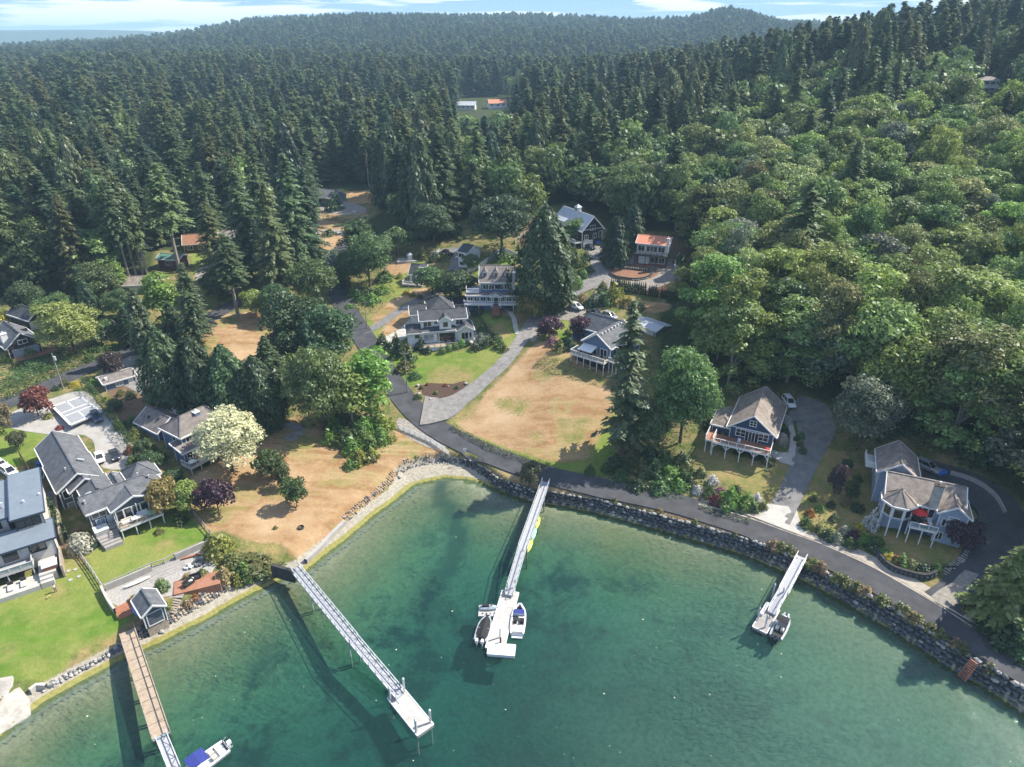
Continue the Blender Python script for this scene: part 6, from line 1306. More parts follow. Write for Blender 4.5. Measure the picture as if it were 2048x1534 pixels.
lim={1:294-nf_ex,0:300-nb_ex}
for i in np.argsort(-area):
    X,Y,Z,H,Wd,fr_,wp,hp,D,bx=TR[i]; fr_=int(fr_)
    if n_ind[fr_]<lim[fr_]:
        n_ind[fr_]+=1; zn=zone(X,Y,fr_)
        if fr_:
            c,w=FV[int(rng.choice(4,p=[.34,.18,.32,.16]))]; kd=['fir','bare_fir','ragged_fir','cedar'][int(rng.choice(4,p=[.54,.06,.20,.20]))]; nm='fir_tree'; l='%s %s'%(w,{'fir':'tall fir','bare_fir':'bare trunked fir','ragged_fir':'ragged fir','cedar':'dense conifer'}[kd])
        else:
            pp=[.30,.24,.14,.14,.10,.08] if X>45 else [.25,.15,.25,.08,.10,.17]
            c,w=BV[int(rng.choice(6,p=pp))]; kd='alder' if rng.random()<.62 else 'broad'; nm='broadleaf_tree'; l='%s %s broadleaf tree'%(w,'round' if kd=='broad' else 'tall')
        c=tuple(np.array(c)*rng.uniform(.86,1.16)*rng.uniform(.93,1.07,3)); e=tree(kd,(X,Y,Z),H,Wd,c,l,'%s trees of the %s'%('conifer' if fr_ else 'broadleaf',zn),nm); q_=proj((X,Y,Z+H*.5)); NEWT.append((l+' '+place_words(q_[0],q_[1]),q_[0],e))
    else: far.append(i)
BYL={}
for l,x_,e in NEWT: BYL.setdefault(l,[]).append((x_,e))
for l,v in BYL.items():
    v.sort(key=lambda t:t[0])
    for i_,(x_,e) in enumerate(v): e['label']=l if len(v)==1 else l+', '+ORD2(i_,len(v))
# the rest of the wood, too many to count: points carrying instanced trees
def instanced(name,T,protos,col,label):
    if len(T)==0: return
    me=bpy.data.meshes.new(name); V=T[:,:3].astype(np.float32); me.vertices.add(len(V)); me.vertices.foreach_set('co',V.ravel())
    sc=np.stack([T[:,4],T[:,4],T[:,3]],1).astype(np.float32); a=me.attributes.new('size','FLOAT_VECTOR','POINT'); a.data.foreach_set('vector',sc.ravel())
    o=link(name,me); o.color=(*col,1); tag(o,label,None,None,'stuff')
    g=bpy.data.node_groups.new(name,'GeometryNodeTree'); g.interface.new_socket('Geometry',in_out='INPUT',socket_type='NodeSocketGeometry'); g.interface.new_socket('Geometry',in_out='OUTPUT',socket_type='NodeSocketGeometry')
    gi=g.nodes.new('NodeGroupInput'); go=g.nodes.new('NodeGroupOutput'); ip=g.nodes.new('GeometryNodeInstanceOnPoints'); jn=g.nodes.new('GeometryNodeJoinGeometry')
    for m,hh,ww in protos:
        po=bpy.data.objects.new('tree_shape',m); po.color=(*col,1)
        oi=g.nodes.new('GeometryNodeObjectInfo'); oi.inputs['Object'].default_value=po; gt=g.nodes.new('GeometryNodeGeometryToInstance'); tf=g.nodes.new('GeometryNodeTransform'); tf.inputs['Scale'].default_value=(1/ww,1/ww,1/hh)
        g.links.new(oi.outputs['Geometry'],tf.inputs['Geometry']); g.links.new(tf.outputs[0],gt.inputs[0]); g.links.new(gt.outputs[0],jn.inputs[0])
    na=g.nodes.new('GeometryNodeInputNamedAttribute'); na.data_type='FLOAT_VECTOR'; na.inputs['Name'].default_value='size'
    rv=g.nodes.new('FunctionNodeRandomValue'); rv.data_type='FLOAT'; rv.inputs[3].default_value=6.28; cb=g.nodes.new('ShaderNodeCombineXYZ'); g.links.new(rv.outputs[1],cb.inputs[2])
    ri=g.nodes.new('FunctionNodeRandomValue'); ri.data_type='INT'; ri.inputs[4].default_value=0; ri.inputs[5].default_value=len(protos)-1
    ip.inputs['Pick Instance'].default_value=True
    g.links.new(gi.outputs[0],ip.inputs['Points']); g.links.new(jn.outputs[0],ip.inputs['Instance']); g.links.new(ri.outputs[2],ip.inputs['Instance Index']); g.links.new(cb.outputs[0],ip.inputs['Rotation']); g.links.new(na.outputs[0],ip.inputs['Scale']); g.links.new(ip.outputs[0],go.inputs[0])
    md=o.modifiers.new('trees','NODES'); md.node_group=g
TF=TR[far]; ff=TF[:,5]>.5; nr=TF[:,8]<760
lowfir=[(fmesh(crown_fir(32,5.8,.08,1.2,7,2.2,.26,.3)),32.,11.6) for _ in range(3)]; tiny=[(fmesh(crown_fir(32,6.0,.05,2.5,6,3.8,.2,.25)),32.,12.) for _ in range(3)]
lowbr=[(fmesh(crown_broad(16,12,1.5,15,1.3,70,lob=.32)),15.,12.) for _ in range(3)]
for k,(c,_) in enumerate(FV):
    s=ff&(np.arange(len(TF))*7%4==k)
    instanced('distant_forest',TF[s&nr],lowfir,c,'dense conifer forest beyond the houses'); instanced('distant_forest',TF[s&~nr],tiny,c,'far conifer forest covering the ridge')
for k,c in enumerate((ALD,MAP,(.10,.15,.045))):
    s=~ff&(np.arange(len(TF))%3==k); instanced('distant_woods',TF[s],lowbr,c,'broadleaf trees mixed into the distant forest')
print('forest',len(TR),n_ind,len(far))
# ---------------------------------------------------------------- shrubs and hedges
BUSH=[fmesh(bush_mesh(2,1.6,460,.30),'foliage') for _ in range(4)]; CLIP=[fmesh(bush_mesh(2,1.7,700,.22,.35,.06),'foliage') for _ in range(2)]
CYP=fmesh(crown_cedar(2.6,.42,260,.24,.0,.6),'foliage')
def shrubs(items,base,group,default=None):
    its=sorted(items,key=lambda t:t[0]); byc={}
    for t in its: byc.setdefault(t[3] if len(t)>3 else 'green',[]).append(t)
    for cn,ts in byc.items():
        for i,t in enumerate(ts):
            px,py,w=t[:3]; P=on(px,py); f=proj(P)[2]; W_=w*f/F; hf=t[4] if len(t)>4 else .75; clip=len(t)>5
            col=SHC[cn]; l='%s shrub %s'%(cn,base)+('' if len(ts)==1 else ', '+ORD2(i,len(ts)))
            o=link('shrub',(CLIP if clip else BUSH)[int(rng.integers(2))],None,(P[0],P[1],P[2]-.1),rng.uniform(0,6.28)); o.scale=(W_/2,W_/2,W_*hf/1.6); o.color=(*(col if max(col)>.2 else tuple(c*1.45 for c in col)),1); tag(o,l,'shrub',group)
SHC={'green':(.052,.092,.027),'dark green':(.034,.062,.022),'bright green':(.095,.165,.032),'yellow':(.42,.33,.035),'yellow green':(.17,.19,.035),'cream flowered':(.46,.46,.36),'white flowered':(.58,.58,.56),'purple':(.06,.02,.04),'red':(.16,.03,.045),'orange':(.30,.12,.035),'grey green':(.13,.155,.115),'dry brown':(.20,.15,.075),'pink':(.30,.14,.22),'olive':(.105,.115,.032)}
shrubs([(1395,985,24,'white flowered'),(1418,990,30,'green'),(1440,985,20,'pink'),(1425,965,24,'white flowered'),(1380,970,26,'dark green'),(1400,950,22,'green'),(1457,1010,48,'bright green',.8),(1490,1010,42,'bright green',.7),(1432,1005,26,'red'),(1505,1020,24,'green'),(1513,1000,22,'white flowered'),(1368,958,30,'green'),(1525,1015,20,'olive'),(1470,985,26,'dark green')],'in the navy house flower bed','flower bed shrubs')
shrubs([(1612,1052,26,'green'),(1635,1062,26,'olive'),(1655,1075,30,'dark green'),(1620,1030,20,'orange'),(1672,1082,28,'grey green'),(1690,1066,24,'cream flowered'),(1706,1075,26,'purple'),(1700,1092,28,'green'),(1720,1060,22,'yellow'),(1730,1085,30,'bright green'),(1740,1055,32,'white flowered',1.3),(1668,1040,20,'dark green'),(1640,1020,18,'bright green'),(1625,1000,16,'olive'),(1690,1010,20,'dry brown'),(1662,1012,18,'dark green'),(1705,985,22,'green'),(1715,1020,26,'dark green'),(1715,960,18,'green')],'in the terraced garden','terraced garden shrubs')
shrubs([(1745,1098,30,'green'),(1765,1110,28,'bright green'),(1775,1122,28,'yellow'),(1790,1126,26,'orange'),(1800,1128,34,'bright green',.7),(1820,1134,30,'olive',.7,1),(1845,1140,32,'dark green',.5),(1871,1142,26,'bright green',.8,1),(1755,1085,26,'bright green')],'on the turret house stone wall','wall bed shrubs')
shrubs([(1262,935,34,'green'),(1285,945,40,'olive'),(1310,950,46,'green'),(1340,955,44,'bright green',.6),(1232,930,34,'dark green'),(1275,975,40,'dark green',.5),(1320,980,44,'green',.5),(1240,955,36,'green',.5),(1360,975,36,'bright green',.5),(1215,940,28,'green'),(1300,915,36,'dark green'),(1330,925,36,'green'),(1362,925,34,'dark green'),(1180,945,24,'green'),(1375,945,30,'olive')],'in the lone fir thicket','thicket shrubs')
shrubs([(668,862,40,'bright green'),(690,885,44,'green'),(660,885,34,'bright green',.9),(706,905,44,'bright green',.8),(720,925,38,'yellow green',.8),(735,890,44,'bright green'),(745,915,30,'yellow green',.7),(760,880,40,'bright green'),(770,855,36,'yellow green',.8),(715,870,40,'green'),(680,845,36,'green'),(755,850,36,'bright green'),(700,935,28,'bright green',.7),(730,860,40,'bright green'),(780,880,26,'yellow green',.5),(742,940-20,26,'olive',.6)],'in the lane bend bramble tangle','tangle shrubs')
shrubs([(1000,610,24,'purple'),(960,612,34,'dark green'),(980,608,26,'green'),(1015,612,36,'dark green',.6),(1035,612,34,'dark green',.6),(955,628,24,'dark green'),(945,606,22,'green')],'before the dormer house','dormer house shrubs')
shrubs([(842,698,24,'dark green',.9),(830,690,20,'green'),(855,705,20,'dark green'),(885,706,18,'bright green',.8,1),(898,701,18,'bright green',.8,1),(911,697,18,'bright green',.8,1),(924,692,20,'bright green',.8,1),(935,690,16,'dark green'),(955,697,26,'dark green'),(975,690,26,'green'),(990,680,26,'dark green'),(1000,695,24,'green'),(1010,702,18,'olive'),(962,680,20,'grey green'),(815,705,26,'olive'),(800,712,34,'dark green',.9),(820,722,28,'green'),(780,700,26,'dark green',.7),(765,690,22,'dark green',1.2),(792,690,18,'olive',1.5),(810,740,40,'olive',.5),(830,755,26,'green',.5),(965,668,24,'dark green')],'around the white house deck and patio','white house shrubs')
shrubs([(843,777,10,'green',.8,1),(872,787,10,'bright green',.8,1),(915,776,10,'green',.8,1),(855,770,8,'orange',.8),(890,772,8,'orange',.8),(835,795,20,'green',.4)],'in the dark mulch bed','mulch bed shrubs')
shrubs([(1120,702,30,'olive'),(1140,698,28,'dark green'),(1105,690,24,'pink'),(1135,668,14,'dark green'),(1150,700,22,'olive'),(1125,688,20,'green')],'beside the plum trees and deck house','deck house shrubs')
shrubs([(1190,605,30,'grey green'),(1165,602,22,'dry brown'),(1210,608,34,'green'),(1230,602,40,'yellow green',.9),(1180,612,24,'dark green'),(1255,612,30,'olive',.6),(1275,618,30,'green',.6),(1206,575,18,'olive'),(1200,592,18,'green')],'on the bank above the parked cars','bank shrubs')
shrubs([(1160,530,30,'green',.7),(1172,520,24,'dark green'),(1150,515,22,'olive'),(1165,555,26,'bright green',.8,1),(1155,575,24,'bright green',1.0,1),(1180,545,20,'olive'),(1125,565,26,'dark green'),(1395,505,22,'green'),(1370,560,26,'olive'),(1360,525,24,'green'),(1345,600,26,'green'),(1090,625,30,'dark green',.6)],'around the upper drives and barn','upper drive shrubs')
shrubs([(163,1098,54,'cream flowered',.75,1),(188,1092,22,'dark green'),(150,1075,20,'green',.6),(160,1068,20,'orange',.5),(300,1035,24,'bright green',.7),(360,1045,30,'green',.7),(318,1065,20,'olive',.5)],'beside the grey house lawn','lawn edge shrubs')
shrubs([(440,1108,64,'yellow green',.75,1),(465,1128,40,'olive',.7),(500,1130,70,'olive',.28),(540,1138,50,'olive',.22),(490,1152,44,'bright green',.7),(450,1160,36,'dry brown',.9),(477,1165,30,'yellow green',.7),(520,1150,40,'green',.4),(325,1178,32,'bright green',.85,1),(375,1158,20,'dry brown',.8),(405,1150,22,'olive',.8),(335,1212,18,'yellow green',.7),(390,1195,18,'orange',.5),(375,1210,22,'dry brown',.6),(270,1198,26,'yellow green',.35),(420,1088,30,'dark green',.8),(440,1085,24,'green')],'around the shore terrace','terrace shrubs')
shrubs([(262,795,22,'green'),(243,790,18,'olive'),(264,850,26,'green'),(240,855,24,'bright green'),(270,875,28,'olive'),(262,905,24,'orange'),(300,900,26,'olive'),(285,930,34,'dark green'),(320,920,30,'green'),(268,930,30,'bright green',.8,1),(290,955,26,'green'),(335,965,30,'dark green'),(215,800,16,'yellow green',.6),(98,835,20,'yellow green',.6),(130,770,18,'olive'),(150,772,20,'yellow',.5),(112,780,14,'green'),(120,858,16,'red',.6),(185,770,20,'bright green',.7),(280,975,30,'dark green')],'between court and blue house','court side shrubs')
shrubs([(15,720,24,'yellow green',.7),(35,735,22,'olive'),(10,645,30,'yellow',.8),(50,660,18,'yellow',.6),(62,715,30,'bright green'),(225,665,22,'green'),(240,660,22,'bright green'),(215,672,20,'yellow',.5),(235,672,20,'yellow green',.5),(250,640,26,'dark green',1.1),(220,650,24,'green'),(195,700,26,'green'),(180,720,24,'bright green',.6)],'around the left gabled house','gabled house shrubs')
shrubs([(1605,905,16,'green',.9),(1600,890,16,'olive',.9),(1593,880,14,'dark green'),(1570,870,20,'green',.9),(1575,845,18,'white flowered'),(1568,890,18,'cream flowered',.9),(1602,875,14,'bright green',1.1),(1535,925,28,'dark green',.7),(1445,880,22,'dry brown'),(1430,870,24,'green'),(1420,855,30,'dark green'),(1480,905,26,'dark green',.35),(1510,912,26,'dark green',.35)],'beside the navy house walls','navy house shrubs')
shrubs([(2020,1290,70,'dark green',.8),(1975,1262,50,'dark green',.7),(2045,1310,60,'green',.7),(1945,1225,36,'olive',.6),(2050,1240,60,'bright green',1.0),(1900,890,50,'green',.6),(1850,885,46,'olive',.6),(1820,865,40,'dark green',.6),(1960,920,60,'dark green',.8),(1760,870,40,'dark green',.6),(1780,975-30,20,'dark green')],'beside the shaded curving drive','drive shrubs')
shrubs([(720,600,30,'green',.5),(745,605,36,'bright green',.5),(710,590,30,'bright green',.6),(735,590,34,'green',.6),(765,585,30,'bright green',.5),(700,615,20,'bright green',.4),(690,565,26,'green',.9),(680,560,20,'dark green'),(770,560,36,'green',.6),(845,515,26,'olive'),(870,520,24,'dark green'),(860,555,18,'olive'),(800,555,14,'yellow green'),(985,520,26,'grey green'),(1005,520,30,'green'),(812,588,14,'yellow',.6),(825,592,14,'yellow green',.6),(840,596,14,'olive',.6),(890,520,20,'olive'),(905,470,40,'green',.8),(660,470,26,'green',.5),(700,470,24,'olive',.5),(670,420,34,'green',.9)],'on the cottage field edges','cottage field shrubs')
SW=[(1545,1094),(1562,1098),(1580,1105),(1625,1130),(1640,1138),(1675,1160),(1690,1166),(1712,1178),(1730,1185),(1765,1203),(1800,1220),(1812,1228),(1825,1238),(1835,1243),(1865,1262),(1880,1272),(1910,1290),(1925,1300),(1980,1340),(1230,1003),(1320,1023),(1390,1045),(1470,1070)]
shrubs([(x,y,30 if y>1090 else 15,'olive' if i%4 else 'dry brown',.6) for i,(x,y) in enumerate(SW)],'on the dry sea wall strip','sea wall shrubs')
def hedge(px,wd,ht,col,label,name='hedge',dens=16,leaf=.28):
    P=np.array([on(*p)[:2] for p in px]); C=catmull(P,.5); L_=len(C)*.5; n=int(L_*(wd+2*ht)*dens)
    i=rng.uniform(0,len(C)-1.01,n); a=i.astype(int); c=C[a]+(C[a+1]-C[a])*(i-a)[:,None]; T=C[a+1]-C[a]; T/=np.linalg.norm(T,axis=1)[:,None]; nn=np.stack([-T[:,1],T[:,0]],1)
    t=rng.uniform(-1,1,n)*(wd/2+ht); lump=1+.10*np.sin(i*.6)+.06*np.sin(i*1.7)
    off=np.clip(t,-wd/2,wd/2)*lump; up=np.where(np.abs(t)<wd/2,ht*lump,(ht-(np.abs(t)-wd/2)))
    p=c+nn*off[:,None]; z=land(p[:,0],p[:,1])+up; nr=np.c_[nn*np.where(np.abs(t)<wd/2,0,np.sign(t))[:,None],np.where(np.abs(t)<wd/2,1.,.15)]
    V,Fq=leafmesh('hedge',np.c_[p,z],nr,leaf*rng.uniform(.6,1.3,n),1.1,.4); o0=V.mean(0); o=link(name,npmesh(name,V-o0,Fq,[FOL]),None,tuple(o0)); o.color=(*tuple(c*1.4 for c in col),1); return tag(o,label,'hedge')
hedge([(168,775),(195,800),(220,835),(245,870),(268,905),(285,935),(305,965)],1.1,2.6,(.045,.075,.022),'long tall clipped hedge between the court and the blue house')
hedge([(0,795),(40,775),(90,752),(140,730),(185,712),(228,690)],5.0,1.8,(.062,.115,.030),'broad leafy hedge along the uphill side of the left side road',dens=11,leaf=.42)
hedge([(20,770),(70,745),(120,725)],4.5,2.2,(.055,.105,.028),'second tier of leafy hedge below the gabled house',dens=11,leaf=.42)
hedge([(103,1018),(113,1040),(126,1062),(136,1088)],.9,2.6,(.052,.085,.022),'clipped dark hedge between the modern and grey houses')
hedge([(905,855),(950,882),(1000,905),(1050,922),(1100,935)],1.2,.8,(.085,.095,.034),'low rough hedge at the foot of the dry field')
hedge([(1078,722),(1130,738),(1180,752),(1228,768)],5.0,.4,(.075,.105,.040),'band of dark heather across the dry bank',name='ground_hedge',dens=10,leaf=.3)
hedge([(925,605),(950,628),(975,655),(990,668)],1.2,.7,(.12,.165,.040),'yellow green low hedge behind the white house')
hedge([(1500,1045),(1440,1030),(1400,1015)],1.2,.5,(.10,.12,.06),'low flower border beside the gravel verge')
hedge([(1985,1262),(2010,1285),(2050,1312)],2.5,1.6,(.05,.085,.028),'dark hedge along the lane at the right edge')
hedge([(648,436),(690,445),(722,448)],2.0,1.4,(.045,.075,.028),'clipped hedge below the yard of the bend house')
for i in range(30):
    t=i/29; px=1222+t*122; py=577+t*23; P=on(px,py)
    if i in (17,23): continue
    o=link('cypress',CYP,None,tuple(P),rng.uniform(0,6)); s=rng.uniform(1.0,1.25); o.scale=(s,s,s*rng.uniform(1.1,1.35)); o.color=(.050,.092,.032,1); tag(o,'slim dark cypress in the single row beside the turning circle','shrub','row of slim cypresses')
# rank grass and bramble covering banks: countless leaves, one object each
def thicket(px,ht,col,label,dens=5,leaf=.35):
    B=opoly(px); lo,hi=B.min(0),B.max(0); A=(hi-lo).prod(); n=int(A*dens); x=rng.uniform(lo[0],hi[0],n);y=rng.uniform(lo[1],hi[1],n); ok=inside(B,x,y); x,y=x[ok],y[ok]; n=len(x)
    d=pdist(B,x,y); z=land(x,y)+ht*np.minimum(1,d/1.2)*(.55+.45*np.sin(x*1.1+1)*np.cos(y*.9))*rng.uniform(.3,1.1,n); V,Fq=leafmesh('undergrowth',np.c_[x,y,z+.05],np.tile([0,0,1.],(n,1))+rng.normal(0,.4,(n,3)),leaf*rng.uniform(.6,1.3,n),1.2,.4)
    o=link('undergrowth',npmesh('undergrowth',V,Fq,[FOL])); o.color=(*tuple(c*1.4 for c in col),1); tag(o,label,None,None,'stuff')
thicket([(655,845),(700,830),(760,830),(792,850),(785,885),(745,925),(715,940),(680,905)],1.4,(.085,.145,.030),'blackberry tangle on the inside of the lane bend')
thicket([(1205,930),(1260,900),(1320,880),(1380,900),(1390,960),(1365,1000),(1280,990),(1215,970)],1.6,(.062,.10,.030),'bramble thicket below the lone fir')
thicket([(1365,950),(1400,935),(1450,985),(1530,1005),(1530,1030),(1450,1022),(1380,995)],.5,(.075,.10,.045),'low flower bed planting by the lane')
thicket([(1600,1050),(1680,1085),(1740,1120),(1760,1110),(1745,1060),(1690,1040),(1620,1015)],.6,(.07,.10,.045),'mixed planting in the terraced garden')
thicket([(690,570),(760,560),(790,590),(740,630),(700,610)],1.0,(.07,.125,.03),'rough green bank above the lane')
thicket([(1300,660),(1330,620),(1360,560),(1400,600),(1360,760),(1390,860),(1330,880),(1300,760)],1.6,(.05,.085,.026),'undergrowth at the edge of the right slope')
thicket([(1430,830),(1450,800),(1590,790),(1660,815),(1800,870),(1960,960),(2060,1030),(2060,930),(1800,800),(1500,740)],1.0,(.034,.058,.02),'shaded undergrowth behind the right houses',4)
thicket([(1950,1215),(2060,1200),(2060,1330),(2000,1285)],1.4,(.05,.085,.026),'dense undergrowth at the lower right corner')
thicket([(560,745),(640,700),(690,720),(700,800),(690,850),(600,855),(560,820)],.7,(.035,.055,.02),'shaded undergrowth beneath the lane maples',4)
thicket([(480,1105),(540,1110),(580,1130),(555,1145),(500,1165),(455,1170),(450,1130)],.8,(.085,.10,.034),'mounded juniper cover at the head of the aluminium pier')
# ---------------------------------------------------------------- sea wall and shore stones
def stone_mesh():
    b=bmesh.new(); pts=fibo(11)*np.array([.5,.5,.42])*rng.uniform(.78,1.1,(11,1)); vs_=[b.verts.new(p) for p in pts]; bmesh.ops.convex_hull(b,input=vs_); me=bpy.data.meshes.new('stone'); b.to_mesh(me); b.free(); return me
STM=[stone_mesh() for _ in range(7)]; STP=[]
for m in STM: m.materials.append(MATS['rock'])
STMP=[m.copy() for m in STM]
for m in STMP: m.materials[0]=MATS['pale_rock']
def wallpath(pxs): return catmull(np.array([at(*p,0)[:2] for p in pxs]),.4)
def seawall():
    C=wallpath(WALLPX[:-1]+[(2120,1503)]); T=np.gradient(C,axis=0); T/=np.linalg.norm(T,axis=1)[:,None]; Nn=np.stack([-T[:,1],T[:,0]],1)
    if inside(WPOLY2,(C+Nn*.8)[:,0],(C+Nn*.8)[:,1]).mean()>.5: Nn=-Nn
    f=np.clip((C[:,0]+10)/70,0,1); bat=.65+.25*f; top=land((C+Nn*1.7)[:,0],(C+Nn*1.7)[:,1]); top=np.clip(top,1.4,2.0+1.1*f)*np.clip((np.arange(len(C))+4)/40,.45,1)
    e=empty('sea_wall',(0,0,0),0,'long dark stone sea wall holding up the shore lane','wall')
    n=len(C); R=[]
    for off,z in ((-.1,-1.2),(.05,.1),(1.0,.92),(1.25,1.0),(1.6,1.0)):
        o=C+Nn*(off*bat if off<=1 else (off-1)+bat)[:,None] if np.ndim(off*bat) else C
        R.append(np.c_[o,np.full(n,z) if z<=.1 else top*z-.04])
    V=np.concatenate(R); i=np.arange(5*n).reshape(5,n); Fq=np.stack([i[:-1,:-1],i[:-1,1:],i[1:,1:],i[1:,:-1]],-1).reshape(-1,4); link('wall_core',npmesh('wall_core',V,Fq,['dark_rock']),e)
    ST=[]
    s=0; L_=(n-1)*.4
    rows=4
    for r in range(rows+1):
        u=rng.uniform(0,.5)
        while u<L_-.5:
            k=int(u/.4); k=min(k,n-2); sz=rng.uniform(.65,1.4)*(.62+.42*f[k]); fr_=(r+.45)/(rows+.3)+rng.uniform(-.05,.05); z=top[k]*fr_; p=C[k]+Nn[k]*(bat[k]*fr_-.12); P=np.array([p[0],p[1],z]); q=proj(P)
            ST.append((sz*F/q[2] if 0<q[0]<2048 and q[1]<1534 else 0,P,sz,math.atan2(T[k][1],T[k][0]),r==rows)); u+=sz*.8
    ST.sort(key=lambda t:-t[0])
    rest=MB()
    for j,(_,P,sz,rz,pale) in enumerate(ST):
        i=int(rng.integers(7)); m=(STMP if (pale and rng.random()<.45) or rng.random()<.07 else STM)[i]; R_=Matrix.Rotation(rz+rng.uniform(-.3,.3),3,'Z')@Matrix.Rotation(rng.uniform(-.4,.4),3,'X'); sc=(sz*1.08,sz*.8,sz*.78)
        if j<300:
            o=link('stone',m,e,tuple(P)); o.rotation_euler=R_.to_euler(); o.scale=sc
        else:
            rest.add([R_@Vector((v.co.x*sc[0],v.co.y*sc[1],v.co.z*sc[2]))+Vector(P) for v in m.vertices],[tuple(p.vertices) for p in m.polygons],1 if m in STMP else 0)
    o=rest.build('stones',['rock','pale_rock'],e); o['kind']='stuff'
seawall()
def rubble(pxs,label,width,size,n,mats_,z=.25,name='shore_rocks'):
    P=np.array([on(*p)[:2] for p in pxs]); C=catmull(P,.5); b=MB()
    for _ in range(n):
        k=int(rng.integers(len(C)-1)); t=C[k+1]-C[k]; t/=np.linalg.norm(t); nn=np.array([-t[1],t[0]]); p=C[k]+nn*rng.uniform(-.5,.5)*width; s=size*rng.uniform(.6,1.4); m=STM[int(rng.integers(7))]; R_=Matrix.Rotation(rng.uniform(0,6),3,'Z'); zz=hz(p[0],p[1])+s*z
        b.add([R_@Vector((v.co.x*s*1.2,v.co.y*s,v.co.z*s*.8))+Vector((p[0],p[1],zz)) for v in m.vertices],[tuple(q.vertices) for q in m.polygons],int(rng.integers(len(mats_))))
    return tag(b.build(name,mats_),label,None,None,'stuff')
rubble([(272,1272),(320,1248),(380,1212),(440,1178),(475,1160)],'dark boulder bank below the shore terrace',1.7,.55,420,['rock','brown_rock'])
rubble([(245,1292),(200,1320),(150,1345),(100,1372),(80,1382)],'pale stone edging below the bright lawn',.9,.45,220,['pale_rock','rock'])
rubble([(690,1038),(730,1003),(770,970),(800,945),(830,930),(870,923),(900,925)],'pale stone bank along the dry field shore',1.2,.36,340,['pale_rock','brown_rock','rock','rock'])
rubble([(1885,1150),(1900,1135),(1925,1118),(1935,1100)],'white pebbles edging the turret house lawn',.9,.3,120,['pale_rock'])
def lowwall(px,ht,wd,m,label,name='stone_wall',stones=True,zoff=0,pieces=None):
    P=np.array([on(*p)[:2] for p in px]); C=catmull(P,.6); n=len(C); T=np.gradient(C,axis=0); T/=np.linalg.norm(T,axis=1)[:,None]; Nn=np.stack([-T[:,1],T[:,0]],1); z=land(C[:,0],C[:,1]); o0=np.array([C[0][0],C[0][1],z[0]])
    e=empty(name,tuple(o0),0,label,'wall'); R=[np.c_[C+Nn*s*wd/2,z+h_] for s,h_ in ((-1,-1.),(-1,ht),(1,ht),(1,-1.))]; V=np.concatenate(R)-o0; i=np.arange(4*n).reshape(4,n); Fq=np.concatenate([np.stack([i[k,:-1],i[k,1:],i[(k+1)%4,1:],i[(k+1)%4,:-1]],-1) for k in range(4)]); link('wall_core',npmesh('wall_core',V,Fq,['dark_rock' if stones else m]),e)
    if stones:
        u=0
        for r in range(max(1,int(ht/.4))):
            for k in range(0,n-1,1):
                for s in (-1,1):
                    q=C[k]+Nn[k]*s*wd/2; sz=rng.uniform(.5,.75); o=link('stone',(STMP if m=='pale_rock' else STM)[int(rng.integers(7))],e,(q[0]-o0[0],q[1]-o0[1],z[k]-o0[2]+.25+.4*r)); o.scale=(sz,sz*.7,sz*.7); o.rotation_euler=(0,0,math.atan2(T[k][1],T[k][0])+rng.uniform(-.3,.3))
    return e
lowwall([(1745,1100),(1775,1135),(1810,1150),(1850,1158),(1872,1150)],1.1,.5,'rock','curved dark stone wall below the turret house lawn')
lowwall([(1770,1105),(1800,1122),(1840,1133),(1880,1137),(1912,1137)],.5,.4,'pale_rock','pale low stone kerb at the turret house lawn edge')
lowwall([(1220,548),(1235,556),(1265,560),(1295,556),(1308,545)],.7,.5,'pale_rock','front stone edging of the island in the turning circle'); lowwall([(1232,540),(1250,538),(1280,541),(1308,543)],.8,.5,'pale_rock','rear stone edging of the island in the turning circle')
lowwall([(1358,512),(1350,530),(1352,550),(1362,565)],1.2,.4,'concrete','pale retaining wall right of the orange roofed house drive','retaining_wall',False)
lowwall([(2010,1030),(1990,995),(1950,965),(1900,948)],.8,.35,'concrete','pale kerb wall on the uphill side of the curving drive','retaining_wall',False)
lowwall([(612,1126),(640,1100),(665,1072),(690,1048)],.9,.7,'concrete','grey concrete shore wall right of the aluminium pier','concrete_wall',False)
lowwall([(212,1182),(260,1162),(305,1142)],1.3,.3,'concrete','left half of the concrete wall under the lawn fence','concrete_wall',False); lowwall([(352,1120),(385,1106),(420,1090)],1.3,.3,'concrete','right half of the concrete wall under the lawn fence','concrete_wall',False)
lowwall([(205,1182),(218,1208),(232,1228)],1.2,.35,'pale_concrete','pale concrete wall at the left end of the terrace','concrete_wall',False)
lowwall([(62,1388),(75,1378),(95,1378)],1.0,.5,'pale_concrete','broken concrete corner wall beside the boat ramp','concrete_wall',False)
p=on(1265,545); B=np.array([on(*q)[:2] for q in [(1216,548),(1225,535),(1250,529),(1290,531),(1315,541),(1312,552),(1285,560),(1245,561)]]); sheet('island_bed',None,'bark_mulch',.09,'reddish mulch bed inside the turning circle',True,1.2,None,'structure',catmull(B,1.0,True))
sheet('mulch_bed',[(842,772),(860,766),(905,768),(928,762),(942,772),(905,790),(870,798),(845,790)],'mulch',.03,'dark mulch bed by the lane junction'); sheet('mulch_bed',[(1285,585),(1320,572),(1352,560),(1355,580),(1320,592)],'bark_mulch',.03,'reddish mulch slope right of the cypress row')
